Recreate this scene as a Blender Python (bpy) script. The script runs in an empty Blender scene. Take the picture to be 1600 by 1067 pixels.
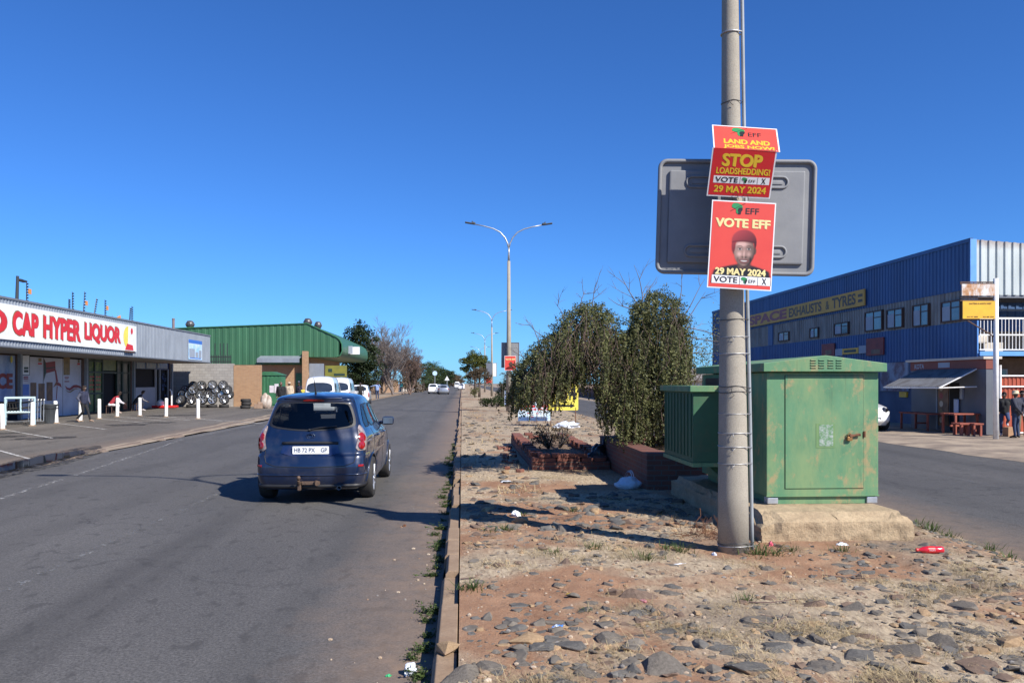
import bpy, bmesh, math, random
from mathutils import Vector, Matrix, noise
from math import sin, cos, tan, pi, sqrt, atan2, hypot, radians

random.seed(7)
SC = bpy.context.scene
COL = SC.collection
F = 1290.0; HZ = 598.0; CX = 800.0; CH = 1.75
YAW = radians(3.46); SY, CY = sin(YAW), cos(YAW)
IH = 0.15            # height of the median above the road

def P(px, py, Z):
    """photo pixel at camera depth Z -> world point (X across the road, Y along it)"""
    xc = (px - CX) / F * Z
    return Vector((xc*CY + Z*SY, -xc*SY + Z*CY, CH - (py - HZ) / F * Z))
def G(px, py, h=0.0):
    """photo pixel on a level surface at height h"""
    Z = (CH - h) * F / (py - HZ)
    return P(px, py, Z)
def PX(px, X):
    """world Y and camera depth where the column px meets the plane x = X"""
    k = (px - CX) / F
    Z = X / (k*CY + SY)
    return (-k*SY + CY) * Z, Z
def ZH(py, Z): return CH - (py - HZ) / F * Z

# ------------------------------------------------------------------ object tagging
def setp(o, label=None, cat=None, group=None, kind=None):
    if label: o['label'] = label
    if cat: o['category'] = cat
    if group: o['group'] = group
    if kind: o['kind'] = kind
    return o
def thing(name, label, cat, loc=(0, 0, 0), rz=0.0, group=None):
    o = bpy.data.objects.new(name, None)
    o.empty_display_size = 0.2
    o.location = loc; o.rotation_euler = (0, 0, rz)
    COL.objects.link(o)
    return setp(o, label, cat, group)
def children_of(o): return [c for c in bpy.data.objects if c.parent is o]
def dup(o, loc=None, rz=None, scale=None, label=None, kids=None, parent=None):
    """copy of a thing with copies of its parts and sub-parts"""
    c = o.copy(); COL.objects.link(c)
    if loc is not None: c.location = loc
    if rz is not None: c.rotation_euler = (c.rotation_euler[0], c.rotation_euler[1], rz)
    if scale is not None: c.scale = scale if hasattr(scale, '__len__') else (scale,)*3
    if label: c['label'] = label
    if parent is not None: c.parent = parent
    for ch in KIDS.get(o.name, []):
        dup(ch, parent=c)
    return c
KIDS = {}

# ------------------------------------------------------------------ mesh builder
class MB:
    def __init__(s): s.v = []; s.f = []; s.m = []; s.mi = 0
    def add(s, vs, fs, mi=None):
        b = len(s.v); s.v.extend([tuple(p) for p in vs])
        for f in fs: s.f.append(tuple(b+i for i in f)); s.m.append(s.mi if mi is None else mi)
        return s
    def box(s, c, d, rz=0.0, mi=None, R=None):
        x, y, z = [q/2 for q in d]
        R = R or Matrix.Rotation(rz, 3, 'Z'); c = Vector(c)
        vs = [c + R @ Vector((sx*x, sy*y, sz*z)) for sz in (-1, 1) for sy in (-1, 1) for sx in (-1, 1)]
        return s.add(vs, [(0, 2, 3, 1), (4, 5, 7, 6), (0, 1, 5, 4), (2, 6, 7, 3), (0, 4, 6, 2), (1, 3, 7, 5)], mi)
    def bx(s, x0, x1, y0, y1, z0, z1, mi=None):
        return s.box(((x0+x1)/2, (y0+y1)/2, (z0+z1)/2), (abs(x1-x0), abs(y1-y0), abs(z1-z0)), mi=mi)
    def bbox(s, c, d, bev=0.02, rz=0.0, mi=None, R=None):
        """box with chamfered edges"""
        bm = bmesh.new(); bmesh.ops.create_cube(bm, size=1.0)
        for v in bm.verts: v.co = Vector((v.co.x*d[0], v.co.y*d[1], v.co.z*d[2]))
        bmesh.ops.bevel(bm, geom=bm.edges[:], offset=bev, segments=2, affect='EDGES', profile=0.6)
        R = R or Matrix.Rotation(rz, 3, 'Z'); c = Vector(c)
        bm.verts.index_update()
        s.add([c + R @ v.co for v in bm.verts], [[v.index for v in f.verts] for f in bm.faces], mi)
        bm.free(); return s
    def tube(s, pts, rad, n=8, cap=True, mi=None):
        pts = [Vector(p) for p in pts]
        if not hasattr(rad, '__len__'): rad = [rad]*len(pts)
        vs = []; prev = None
        for i, p in enumerate(pts):
            d = (pts[min(i+1, len(pts)-1)] - pts[max(i-1, 0)])
            d = d.normalized() if d.length > 1e-9 else Vector((0, 0, 1))
            if prev is None:
                a = Vector((1, 0, 0)) if abs(d.x) < 0.8 else Vector((0, 1, 0))
                u = d.cross(a).normalized()
            else:
                u = (prev - d*prev.dot(d))
                u = u.normalized() if u.length > 1e-6 else d.orthogonal().normalized()
            prev = u; w = d.cross(u)
            for k in range(n):
                t = 2*pi*k/n
                vs.append(p + (u*cos(t) + w*sin(t))*rad[i])
        fs = []
        for i in range(len(pts)-1):
            for k in range(n):
                k2 = (k+1) % n
                fs.append((i*n+k, i*n+k2, (i+1)*n+k2, (i+1)*n+k))
        if cap:
            fs.append(tuple(range(n-1, -1, -1))); m = (len(pts)-1)*n
            fs.append(tuple(m+k for k in range(n)))
        return s.add(vs, fs, mi)
    def cyl(s, p0, p1, r0, r1=None, n=12, mi=None, cap=True):
        return s.tube([p0, p1], [r0, r0 if r1 is None else r1], n, cap, mi)
    def lathe(s, prof, c=(0, 0, 0), n=24, R=None, mi=None):
        """profile [(r, z)] turned round local z"""
        c = Vector(c); R = R or Matrix.Identity(3)
        vs = [c + R @ Vector((r*cos(2*pi*k/n), r*sin(2*pi*k/n), z)) for r, z in prof for k in range(n)]
        fs = []
        for i in range(len(prof)-1):
            for k in range(n):
                k2 = (k+1) % n
                fs.append((i*n+k, i*n+k2, (i+1)*n+k2, (i+1)*n+k))
        return s.add(vs, fs, mi)
    def prism(s, poly, O, U, V, thick, mi=None):
        """polygon in the plane O + u U + v V, given thickness backwards along -(U x V)"""
        O, U, V = Vector(O), Vector(U).normalized(), Vector(V).normalized()
        N = U.cross(V).normalized(); n = len(poly)
        f = [O + U*a + V*b for a, b in poly]; bk = [p - N*thick for p in f]
        fs = [tuple(range(n)), tuple(range(2*n-1, n-1, -1))]
        for i in range(n):
            j = (i+1) % n
            fs.append((j, i, n+i, n+j))
        return s.add(f+bk, fs, mi)
    def quad(s, a, b, c, d, mi=None): return s.add([a, b, c, d], [(0, 1, 2, 3)], mi)
    def ell(s, c, r, seg=12, rings=8, R=None, mi=None):
        c = Vector(c); R = R or Matrix.Identity(3); r = r if hasattr(r, '__len__') else (r, r, r)
        vs = []; fs = []
        for i in range(rings+1):
            th = pi*i/rings
            for k in range(seg):
                ph = 2*pi*k/seg
                vs.append(c + R @ Vector((r[0]*sin(th)*cos(ph), r[1]*sin(th)*sin(ph), r[2]*cos(th))))
        for i in range(rings):
            for k in range(seg):
                k2 = (k+1) % seg
                fs.append((i*seg+k, (i+1)*seg+k, (i+1)*seg+k2, i*seg+k2))
        return s.add(vs, fs, mi)
    def build(s, name, mats, parent=None, label=None, smooth=False, bevel=0.0, loc=None, rz=None, auto=None):
        me = bpy.data.meshes.new(name); me.from_pydata(s.v, [], s.f)
        if not isinstance(mats, (list, tuple)): mats = [mats]
        for m in mats: me.materials.append(m)
        if len(mats) > 1: me.polygons.foreach_set('material_index', s.m)
        if smooth or auto is not None: me.polygons.foreach_set('use_smooth', [True]*len(me.polygons))
        me.update()
        if auto is not None: me.set_sharp_from_angle(angle=radians(auto))
        o = bpy.data.objects.new(name, me); COL.objects.link(o)
        if parent is not None:
            o.parent = parent; KIDS.setdefault(parent.name, []).append(o)
        if loc is not None: o.location = loc
        if rz is not None: o.rotation_euler = (0, 0, rz)
        if label: o['label'] = label
        if bevel:
            md = o.modifiers.new('bevel', 'BEVEL'); md.width = bevel; md.segments = 2; md.limit_method = 'ANGLE'
        return o

def rrect(x0, x1, y0, y1, r, n=5):
    out = []
    for cx, cy, a in ((x1-r, y0+r, -90), (x1-r, y1-r, 0), (x0+r, y1-r, 90), (x0+r, y0+r, 180)):
        for k in range(n+1):
            t = radians(a + 90*k/n); out.append((cx + r*cos(t), cy + r*sin(t)))
    return out
def circ(cx, cy, r, n=20, ry=None):
    return [(cx + r*cos(2*pi*k/n), cy + (ry or r)*sin(2*pi*k/n)) for k in range(n)]

# ------------------------------------------------------------------ lettering
TXT = {}
def text_geo(s, bold=0.0):
    key = (s, bold)
    if key in TXT: return TXT[key]
    cu = bpy.data.curves.new('lettering', 'FONT'); cu.body = s; cu.offset = bold; cu.resolution_u = 4
    cu.fill_mode = 'FRONT'
    o = bpy.data.objects.new('lettering', cu); COL.objects.link(o)
    dg = bpy.context.evaluated_depsgraph_get(); dg.update()
    me = bpy.data.meshes.new_from_object(o.evaluated_get(dg))
    vs = [v.co.copy() for v in me.vertices]; fs = [tuple(p.vertices) for p in me.polygons]
    bpy.data.objects.remove(o); bpy.data.meshes.remove(me); bpy.data.curves.remove(cu)
    TXT[key] = (vs, fs); return TXT[key]
def text(mb, s, rect, O, U, V, lift=0.003, bold=0.02, mi=None, shear=0.0, heavy=0.0):
    """letters of s stretched to fill rect (u0, u1, v0, v1) in the plane O + uU + vV"""
    vs, fs = text_geo(s, bold)
    if not vs: return
    x0 = min(v.x for v in vs); x1 = max(v.x for v in vs); y0 = min(v.y for v in vs); y1 = max(v.y for v in vs)
    O, U, V = Vector(O), Vector(U).normalized(), Vector(V).normalized(); N = U.cross(V)
    u0, u1, v0, v1 = rect; k = heavy*(v1-v0)
    offs = [(0, 0)] if not heavy else [(-k, 0), (k, 0), (-k, k*.7), (k, -k*.7), (0, 0)]
    for i, (du, dv) in enumerate(offs):
        out = []
        for v in vs:
            a = (v.x-x0)/(x1-x0); b = (v.y-y0)/(y1-y0)
            out.append(O + U*(u0 + k + (u1-u0-2*k)*a + shear*b + du) + V*(v0 + k*.7 + (v1-v0-1.4*k)*b + dv) + N*(lift+.00025*i))
        mb.add(out, fs, mi)
def flat(mb, poly, O, U, V, lift=0.002, mi=None):
    O, U, V = Vector(O), Vector(U).normalized(), Vector(V).normalized(); N = U.cross(V)
    mb.add([O + U*a + V*b + N*lift for a, b in poly], [tuple(range(len(poly)))], mi)

# ------------------------------------------------------------------ materials
def srgb(r, g, b):
    f = lambda c: ((c/255+0.055)/1.055)**2.4 if c/255 > 0.04045 else c/255/12.92
    return (f(r), f(g), f(b))
class NT:
    def __init__(s, name):
        s.m = bpy.data.materials.new(name); s.m.use_nodes = True
        s.t = s.m.node_tree; s.n = s.t.nodes
        s.b = s.n['Principled BSDF']; s.out = s.n['Material Output']
        s._tc = None
    def new(s, typ, **kw):
        n = s.n.new(typ)
        for k, v in kw.items(): setattr(n, k, v)
        return n
    def link(s, a, b): s.t.links.new(a, b)
    def tc(s, which='Object'):
        if not s._tc: s._tc = s.new('ShaderNodeTexCoord')
        return s._tc.outputs[which]
    def mapping(s, scale=(1, 1, 1), src=None, loc=(0, 0, 0)):
        m = s.new('ShaderNodeMapping'); m.inputs['Scale'].default_value = scale; m.inputs['Location'].default_value = loc
        s.link(src or s.tc(), m.inputs['Vector']); return m.outputs['Vector']
    def noise(s, scale, detail=5, rough=0.6, vec=None, dist=0.0):
        n = s.new('ShaderNodeTexNoise'); n.inputs['Scale'].default_value = scale
        n.inputs['Detail'].default_value = detail; n.inputs['Roughness'].default_value = rough
        n.inputs['Distortion'].default_value = dist
        s.link(vec or s.tc(), n.inputs['Vector']); return n.outputs['Fac']
    def ramp(s, fac, stops):
        r = s.new('ShaderNodeValToRGB'); e = r.color_ramp.elements
        for i, (p, c) in enumerate(stops):
            if i > 1: e.new(p)
            e[i].position = p; e[i].color = (*c[:3], 1) if hasattr(c, '__len__') else (c, c, c, 1)
        s.link(fac, r.inputs['Fac']); return r.outputs['Color']
    def mix(s, fac, a, b, mode='MIX'):
        m = s.new('ShaderNodeMix', data_type='RGBA', blend_type=mode)
        for sock, v in ((m.inputs[0], fac), (m.inputs[6], a), (m.inputs[7], b)):
            if isinstance(v, bpy.types.NodeSocket): s.link(v, sock)
            elif hasattr(v, '__len__'): sock.default_value = (*v[:3], 1)
            else: sock.default_value = v
        return m.outputs[2]
    def math(s, op, a, b=0.0):
        m = s.new('ShaderNodeMath', operation=op)
        for i, v in enumerate((a, b)):
            if isinstance(v, bpy.types.NodeSocket): s.link(v, m.inputs[i])
            else: m.inputs[i].default_value = v
        return m.outputs[0]
    def set(s, key, v):
        if isinstance(v, bpy.types.NodeSocket): s.link(v, s.b.inputs[key])
        elif hasattr(v, '__len__'): s.b.inputs[key].default_value = (*v[:3], 1)
        else: s.b.inputs[key].default_value = v
    def bump(s, h, strength=0.3, dist=0.01):
        b = s.new('ShaderNodeBump'); b.inputs['Strength'].default_value = strength; b.inputs['Distance'].default_value = dist
        s.link(h, b.inputs['Height']); s.link(b.outputs['Normal'], s.b.inputs['Normal'])

def pm(name, c, c2=None, scale=4.0, rough=0.6, metal=0.0, bump=0.0, bscale=None, coat=0.0, spec=0.5, lo=0.35, hi=0.65, bdist=0.01, stretch=(1, 1, 1)):
    t = NT(name)
    vec = t.mapping(stretch) if stretch != (1, 1, 1) else t.tc()
    if c2 is None: c2 = tuple(x*0.86 for x in c)
    t.set('Base Color', t.ramp(t.noise(scale, 6, 0.62, vec), [(lo, c2), (hi, c)]))
    t.set('Roughness', rough); t.set('Metallic', metal); t.set('Specular IOR Level', spec)
    if coat: t.set('Coat Weight', coat); t.set('Coat Roughness', 0.05)
    if bump: t.bump(t.noise(bscale or scale*6, 4, 0.6, vec), bump, bdist)
    return t.m

M = {}
M['white_paint'] = pm('white_paint', (.80, .79, .76), (.62, .60, .56), 6, .55, lo=.25, hi=.5)
M['steel'] = pm('galvanised_steel', (.50, .52, .54), (.38, .40, .42), 8, .42, .6)
M['dark_steel'] = pm('dark_steel', (.05, .055, .06), None, 6, .5, .3)
M['wire'] = pm('wire', (.10, .095, .09), None, 8, .45, .6)
M['bright_wire'] = pm('galvanised_wire', (.46, .46, .46), None, 8, .45, .7)
M['rubber'] = pm('rubber', (.022, .021, .021), (.035, .032, .030), 9, .8, bump=.2)
M['alloy'] = pm('alloy', (.62, .63, .65), (.48, .49, .5), 6, .28, .85)
M['chrome'] = pm('chrome', (.78, .79, .80), None, 4, .12, 1.0)
M['black'] = pm('black_plastic', (.018, .018, .02), None, 5, .5)
M['rust'] = pm('rust', (.20, .085, .04), (.10, .045, .025), 14, .85, bump=.3)
M['red'] = pm('poster_red', (.62, .022, .028), (.56, .018, .024), 3, .38)
M['salmon'] = pm('poster_salmon', (.70, .075, .05), (.64, .06, .042), 2, .38)
M['card_white'] = pm('card_white', (.82, .82, .81), None, 3, .4)
M['ink'] = pm('black_ink', (.012, .012, .014), None, 3, .45)
M['yellow_ink'] = pm('yellow_ink', (.80, .52, .035), None, 3, .4)
M['cream_ink'] = pm('cream_ink', (.86, .72, .32), None, 3, .4)
M['green_ink'] = pm('green_ink', (.03, .28, .09), None, 3, .4)
M['red_ink'] = pm('red_ink', (.66, .02, .02), None, 3, .4)
M['blue_ink'] = pm('blue_ink', (.05, .16, .55), None, 3, .4)
M['sky_ink'] = pm('sky_ink', (.30, .55, .80), (.65, .75, .85), 3, .4)
M['board_yellow'] = pm('board_yellow', (.83, .70, .10), None, 3, .45)
M['sign_orange'] = pm('sign_orange', (.86, .47, .03), (.75, .40, .03), 3, .5)

def brick(name, c1, c2, mortar, bw=.22, bh=.075, m=.010, rough=.85):
    t = NT(name)
    sx = t.new('ShaderNodeSeparateXYZ'); t.link(t.tc(), sx.inputs[0])
    cb = t.new('ShaderNodeCombineXYZ')
    t.link(t.math('ADD', sx.outputs[0], sx.outputs[1]), cb.inputs[0]); t.link(sx.outputs[2], cb.inputs[1])
    b = t.new('ShaderNodeTexBrick'); b.inputs['Scale'].default_value = 1.0
    b.inputs['Brick Width'].default_value = bw; b.inputs['Row Height'].default_value = bh
    b.inputs['Mortar Size'].default_value = m; b.inputs['Mortar Smooth'].default_value = .2
    b.inputs['Color1'].default_value = (*c1, 1); b.inputs['Color2'].default_value = (*c2, 1); b.inputs['Mortar'].default_value = (*mortar, 1)
    t.link(cb.outputs[0], b.inputs['Vector'])
    t.set('Base Color', t.mix(t.noise(9, 5), b.outputs['Color'], t.mix(.35, b.outputs['Color'], (.12, .09, .07)), 'MIX'))
    t.set('Roughness', rough)
    t.bump(t.math('SUBTRACT', t.noise(40, 3), t.math('MULTIPLY', b.outputs['Fac'], 1.5)), .4, .008)
    return t.m
M['face_brick'] = brick('face_brick', (.46, .25, .115), (.36, .18, .08), (.42, .34, .25))
M['grey_brick'] = brick('grey_brick', (.40, .38, .35), (.32, .30, .28), (.25, .24, .23), .40, .20, .012)
M['red_brick'] = brick('red_brick', (.20, .060, .038), (.12, .042, .030), (.13, .10, .085))

def concrete(name, c, c2, s=3, speck=60):
    t = NT(name)
    a = t.ramp(t.noise(s, 6, .65), [(.3, c2), (.7, c)])
    t.set('Base Color', t.mix(t.ramp(t.noise(speck, 3, .7), [(.42, .0), (.62, .55)]), a, tuple(x*.55 for x in c)))
    t.set('Roughness', .9); t.bump(t.noise(speck, 4, .7), .35 if speck > 40 else .9, .006 if speck > 40 else .014)
    return t.m
M['pole_concrete'] = concrete('pole_concrete', (.40, .36, .29), (.30, .27, .22), 3, 95)
M['plinth_concrete'] = concrete('plinth_concrete', (.50, .38, .235), (.34, .245, .15), 5, 30)
M['kerb_concrete'] = concrete('kerb_concrete', (.36, .255, .165), (.235, .15, .09), 5, 60)
M['plaster'] = pm('plaster', (.62, .56, .47), (.52, .46, .38), 2, .85)
M['glass_dark'] = pm('window_glass', (.02, .026, .035), (.035, .045, .06), 2, .06, spec=.9)
M['glass_sky'] = pm('window_glass_pale', (.09, .12, .17), (.05, .065, .09), 2, .10, spec=.9)

def car_paint(name, c, flake=.35):
    t = NT(name); t.set('Base Color', t.mix(t.ramp(t.noise(2.5, 4), [(.45, 0.), (.75, .22)]), c, (.22, .19, .15)))
    t.set('Metallic', flake); t.set('Roughness', .34); t.set('Coat Weight', 1.0); t.set('Coat Roughness', .06)
    return t.m
M['blue_paint'] = car_paint('blue_car_paint', (.0045, .015, .050), .2)
M['white_car'] = car_paint('white_car_paint', (.80, .80, .79), 0)
M['silver_car'] = car_paint('silver_car_paint', (.42, .44, .47), .6)
M['red_car'] = car_paint('red_car_paint', (.30, .02, .02), .1)

def clear_glass(name, tint, fac):
    t = NT(name)
    tr = t.new('ShaderNodeBsdfTransparent'); tr.inputs[0].default_value = (*tint, 1)
    gl = t.new('ShaderNodeBsdfGlossy'); gl.inputs['Roughness'].default_value = .03
    fr = t.new('ShaderNodeFresnel'); fr.inputs['IOR'].default_value = 1.5
    mx = t.new('ShaderNodeMixShader')
    t.link(t.math('ADD', t.math('MULTIPLY', fr.outputs[0], .9), fac), mx.inputs[0])
    t.link(tr.outputs[0], mx.inputs[1]); t.link(gl.outputs[0], mx.inputs[2]); t.link(mx.outputs[0], t.out.inputs['Surface'])
    return t.m
M['car_glass'] = clear_glass('car_glass', (.42, .46, .46), .02)
M['lens_red'] = pm('lens_red', (.34, .012, .010), (.20, .006, .006), 30, .15, coat=1)
M['lens_clear'] = pm('lens_clear', (.36, .30, .28), (.20, .15, .14), 26, .12, coat=1)
M['lens_amber'] = pm('lens_amber', (.7, .22, .03), None, 20, .15, coat=1)

def leaf(name, c1, c2, trans=.25):
    t = NT(name)
    gi = t.new('ShaderNodeNewGeometry')
    col = t.mix(gi.outputs['Random Per Island'], c1, c2)
    big = t.ramp(t.noise(1.1, 3), [(.35, .55), (.7, 1.25)])
    col = t.mix(1.0, col, big, 'MULTIPLY')
    t.set('Base Color', col); t.set('Roughness', .55); t.set('Specular IOR Level', .25)
    tl = t.new('ShaderNodeBsdfTranslucent'); t.link(col, tl.inputs[0])
    mx = t.new('ShaderNodeMixShader'); mx.inputs[0].default_value = trans
    t.link(t.b.outputs[0], mx.inputs[1]); t.link(tl.outputs[0], mx.inputs[2]); t.link(mx.outputs[0], t.out.inputs['Surface'])
    return t.m
M['leaf_vine'] = leaf('vine_leaf', (.180, .180, .068), (.066, .078, .030), .2)
M['leaf_dark'] = leaf('dark_leaf', (.040, .062, .022), (.020, .034, .013), .15)
M['leaf_olive'] = leaf('olive_leaf', (.145, .150, .030), (.060, .080, .022))
M['leaf_mid'] = leaf('mid_leaf', (.065, .095, .030), (.040, .060, .022))
M['leaf_dry'] = leaf('dry_leaf', (.16, .115, .065), (.09, .066, .042))
M['leaf_palm'] = leaf('palm_leaf', (.080, .115, .050), (.045, .070, .030))
M['weed'] = leaf('weed_leaf', (.10, .145, .040), (.055, .085, .026))
M['grass_green'] = leaf('green_grass', (.115, .165, .045), (.070, .105, .030))
M['straw'] = leaf('straw', (.56, .45, .26), (.38, .29, .16), .2)
M['bark'] = pm('bark', (.13, .10, .078), (.07, .055, .045), 12, .9, bump=.5, stretch=(1, 1, .3))
M['twig'] = pm('twig', (.19, .125, .10), (.11, .075, .06), 8, .85)
M['twig_grey'] = pm('twig_grey', (.20, .165, .145), (.13, .105, .095), 8, .85)

def corr(x0, y0, x1, y1, zb, zt0, zt1=None, pitch=.25, depth=.035, mb=None, mi=None):
    """corrugated (trapezoid rib) sheet from (x0,y0) to (x1,y1); normal to the left of travel gets the ribs"""
    mb = mb or MB(); zt1 = zt0 if zt1 is None else zt1
    L = hypot(x1-x0, y1-y0); d = ((x1-x0)/L, (y1-y0)/L); nrm = (-d[1], d[0])
    pr = []; s = 0.0
    while s < L:
        for a, h in ((0, 0), (.45, 0), (.55, 1), (.9, 1)):
            t = s + a*pitch
            if t < L: pr.append((t, h*depth))
        s += pitch
    pr.append((L, 0))
    vs = []; fs = []
    for t, h in pr:
        x = x0 + d[0]*t + nrm[0]*h; y = y0 + d[1]*t + nrm[1]*h
        vs += [(x, y, zb), (x, y, zt0 + (zt1-zt0)*t/L)]
    for i in range(len(pr)-1): fs.append((2*i, 2*i+2, 2*i+3, 2*i+1))
    mb.add(vs, fs, mi); return mb
# ================================================================== ground, roads, median
def asphalt(name, c, c2, dust_edges=(), cracks=True, tracks=()):
    t = NT(name)
    sx = t.new('ShaderNodeSeparateXYZ'); t.link(t.tc(), sx.inputs[0]); X = sx.outputs[0]
    base = t.ramp(t.noise(.5, 6, .6, t.mapping((1, .35, 1))), [(.3, c2), (.72, c)])
    fine = t.ramp(t.noise(48, 4, .85), [(.34, .45), (.66, 1.60)])
    base = t.mix(1.0, base, fine, 'MULTIPLY')
    fine2 = t.ramp(t.noise(18, 4, .7), [(.3, .85), (.7, 1.15)])
    base = t.mix(1.0, base, fine2, 'MULTIPLY')
    spots = t.ramp(t.noise(7, 3, .5, t.mapping((1, .5, 1))), [(.58, 0.), (.66, .55)])
    base = t.mix(spots, base, tuple(x*.45 for x in c))
    # oil-darkened and rubbed wheel tracks running along the lane
    wob = t.math('MULTIPLY', t.math('SUBTRACT', t.noise(.25, 3), .5), 1.1)
    sw = t.math('SINE', t.math('MULTIPLY', t.math('ADD', X, wob), 3.6))
    tr = t.ramp(sw, [(.45, 0.), (.95, .50)])
    base = t.mix(t.math('MULTIPLY', tr, t.noise(.6, 3)), base, tuple(x*.45 for x in c))
    for xs, sl in tracks:          # rubber laid down by braking wheels
        sy = t.math('ABSOLUTE', t.math('ADD', t.math('ADD', X, t.math('MULTIPLY', sx.outputs[1], sl)), t.math('ADD', t.math('MULTIPLY', t.math('SUBTRACT', t.noise(1.1, 3), .5), .10), -xs)))
        base = t.mix(t.math('MULTIPLY', t.ramp(sy, [(.03, .55), (.17, 0.)]), t.math('MULTIPLY', t.noise(3, 4, .7), t.ramp(t.math('MULTIPLY', sx.outputs[1], .05), [(.50, 1.), (.62, 0.)]))), base, tuple(x*.40 for x in c))
    if cracks:
        v = t.new('ShaderNodeTexVoronoi', feature='DISTANCE_TO_EDGE'); v.inputs['Scale'].default_value = .42
        n = t.new('ShaderNodeTexNoise'); n.inputs['Scale'].default_value = 1.2; n.inputs['Detail'].default_value = 6
        t.link(t.tc(), n.inputs['Vector'])
        va = t.new('ShaderNodeVectorMath', operation='MULTIPLY_ADD'); t.link(n.outputs['Color'], va.inputs[0])
        va.inputs[1].default_value = (1.6, 1.6, 0); t.link(t.tc(), va.inputs[2]); t.link(va.outputs[0], v.inputs['Vector'])
        ck = t.ramp(v.outputs['Distance'], [(.0, .75), (.010, 0.)])
        base = t.mix(t.math('MULTIPLY', ck, t.ramp(t.noise(.35, 2), [(.5, 0.), (.62, 1.)])), base, tuple(x*.3 for x in c))
    for x0, x1 in dust_edges:      # windblown earth lying along the kerb
        mr = t.new('ShaderNodeMapRange'); mr.inputs['From Min'].default_value = x0; mr.inputs['From Max'].default_value = x1
        t.link(t.math('ADD', X, t.math('MULTIPLY', t.math('SUBTRACT', t.noise(1.3, 6, .7), .5), 1.1)), mr.inputs['Value'])
        base = t.mix(t.math('MULTIPLY', mr.outputs[0], t.ramp(t.noise(6, 5, .7), [(.25, .25), (.7, .85)])), base, (.27, .185, .125))
    t.set('Base Color', base); t.set('Roughness', .82); t.set('Specular IOR Level', .35)
    t.bump(t.noise(95, 3, .8), .45, .006)
    return t.m
M['road_l'] = asphalt('road_asphalt', (.112, .106, .100), (.078, .075, .072), ((-1.25, -.15),), tracks=((-3.11, -.006), (-2.52, .030), (-5.6, .015)))
M['road_r'] = asphalt('right_asphalt', (.096, .091, .086), (.068, .066, .064), ((6.9, 5.4),))
M['lot'] = asphalt('lot_asphalt', (.160, .142, .120), (.095, .085, .073), ((-10.6, -9.0),))

def earth(name):
    t = NT(name)
    at = t.new('ShaderNodeVertexColor'); at.layer_name = 'cover'
    sp = t.new('ShaderNodeSeparateColor'); t.link(at.outputs['Color'], sp.inputs[0])
    soil = t.ramp(t.noise(2.2, 7, .65), [(.3, (.225, .120, .070)), (.7, (.390, .230, .140))])
    soil = t.mix(t.ramp(t.noise(55, 3, .7), [(.52, .0), (.7, .6)]), soil, (.42, .29, .19))
    soil = t.mix(t.ramp(t.noise(38, 3, .7, t.mapping((1, 1, 1), loc=(7, 3, 1))), [(.60, 0.), (.68, .5)]), soil, (.09, .055, .04))
    dry = t.ramp(t.noise(26, 6, .75, t.mapping((1, .35, 1))), [(.30, (.15, .10, .062)), (.48, (.40, .315, .22)), (.70, (.60, .49, .33))])
    base = t.mix(sp.outputs[0], soil, dry)
    grv = t.ramp(t.noise(24, 4, .7), [(.3, (.12, .098, .078)), (.7, (.33, .26, .19))])
    base = t.mix(sp.outputs[1], base, grv)
    t.set('Base Color', base); t.set('Roughness', .95); t.set('Specular IOR Level', .15)
    t.bump(t.noise(34, 6, .75), .8, .02)
    return t.m
M['earth'] = earth('median_earth')
M['wide_earth'] = pm('wide_earth', (.30, .20, .13), (.20, .135, .085), .15, .95, bump=.3, bscale=8)
M['pave_dust'] = pm('dusty_apron', (.37, .29, .205), (.20, .155, .115), 1.1, .92, bump=.4, bscale=22, lo=.38, hi=.62)
M['footpath'] = pm('footpath', (.36, .29, .21), (.22, .17, .125), .9, .92, bump=.35, bscale=22)

def structure(o): o['kind'] = 'structure'; return o

g = MB(); g.quad((-900, -300, -.06), (900, -300, -.06), (900, 1500, -.06), (-900, 1500, -.06))
structure(g.build('ground', M['wide_earth']))
def sheet(name, pts, mat, z):
    mb = MB(); mb.add([(x, y, z) for x, y in pts], [tuple(range(len(pts)))]); return structure(mb.build(name, mat))
sheet('road', [(-9.0, -30), (-.17, -30), (-.17, 900), (-9.0, 900)], M['road_l'], 0)
sheet('opposite_road', [(5.2, -30), (12.7, -30), (12.7, 900), (5.2, 900)], M['road_r'], 0)
# car park beside the shops, with a ragged broken edge to the road
rng = random.Random(3)
edge = []
y = -30.0
while y < 64:
    base = -9.1 if y < 20 else -9.1 - min(1.0, (y-20)/25)*.7
    edge.append((base + rng.uniform(-.16, .16), y)); y += .6
mb = MB(); n = len(edge)
mb.add([(x, y, .045) for x, y in edge] + [(-40, y, .055) for x, y in edge] + [(x+.12, y, -.005) for x, y in edge],
       [(i+1, i, n+i, n+i+1)[::-1] for i in range(n-1)] + [(i, i+1, 2*n+i+1, 2*n+i)[::-1] for i in range(n-1)])
structure(mb.build('parking_lot', M['lot']))
# sandy strip where the road's edge has broken up
mb = MB(); vs = []; fs = []
ys = [14 + i*.5 for i in range(150)]
for i, y in enumerate(ys):
    w = .25 + .75*noise.noise(Vector((0, y*.35, 4)))*.6 + (.5 if y > 30 else .1) + .15*noise.noise(Vector((3, y*1.7, 1)))
    c = -9.15 - (min(1.0, max(0, (y-20)/25))*.6)
    vs += [(c - max(.05, w)*.6, y, .052), (c + max(.05, w)*.5, y, .012)]
for i in range(len(ys)-1): fs.append((2*i, 2*i+1, 2*i+3, 2*i+2))
mb.add(vs, fs); structure(mb.build('sand_verge', M['footpath']))
mb = MB(); mb.bx(-16, -9.2, 64, 900, -.05, .11); structure(mb.build('pavement', M['footpath']))
mb = MB(); mb.bx(-9.2, -9.0, 64, 900, -.05, .14); structure(mb.build('pavement_kerb', M['kerb_concrete']))
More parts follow.
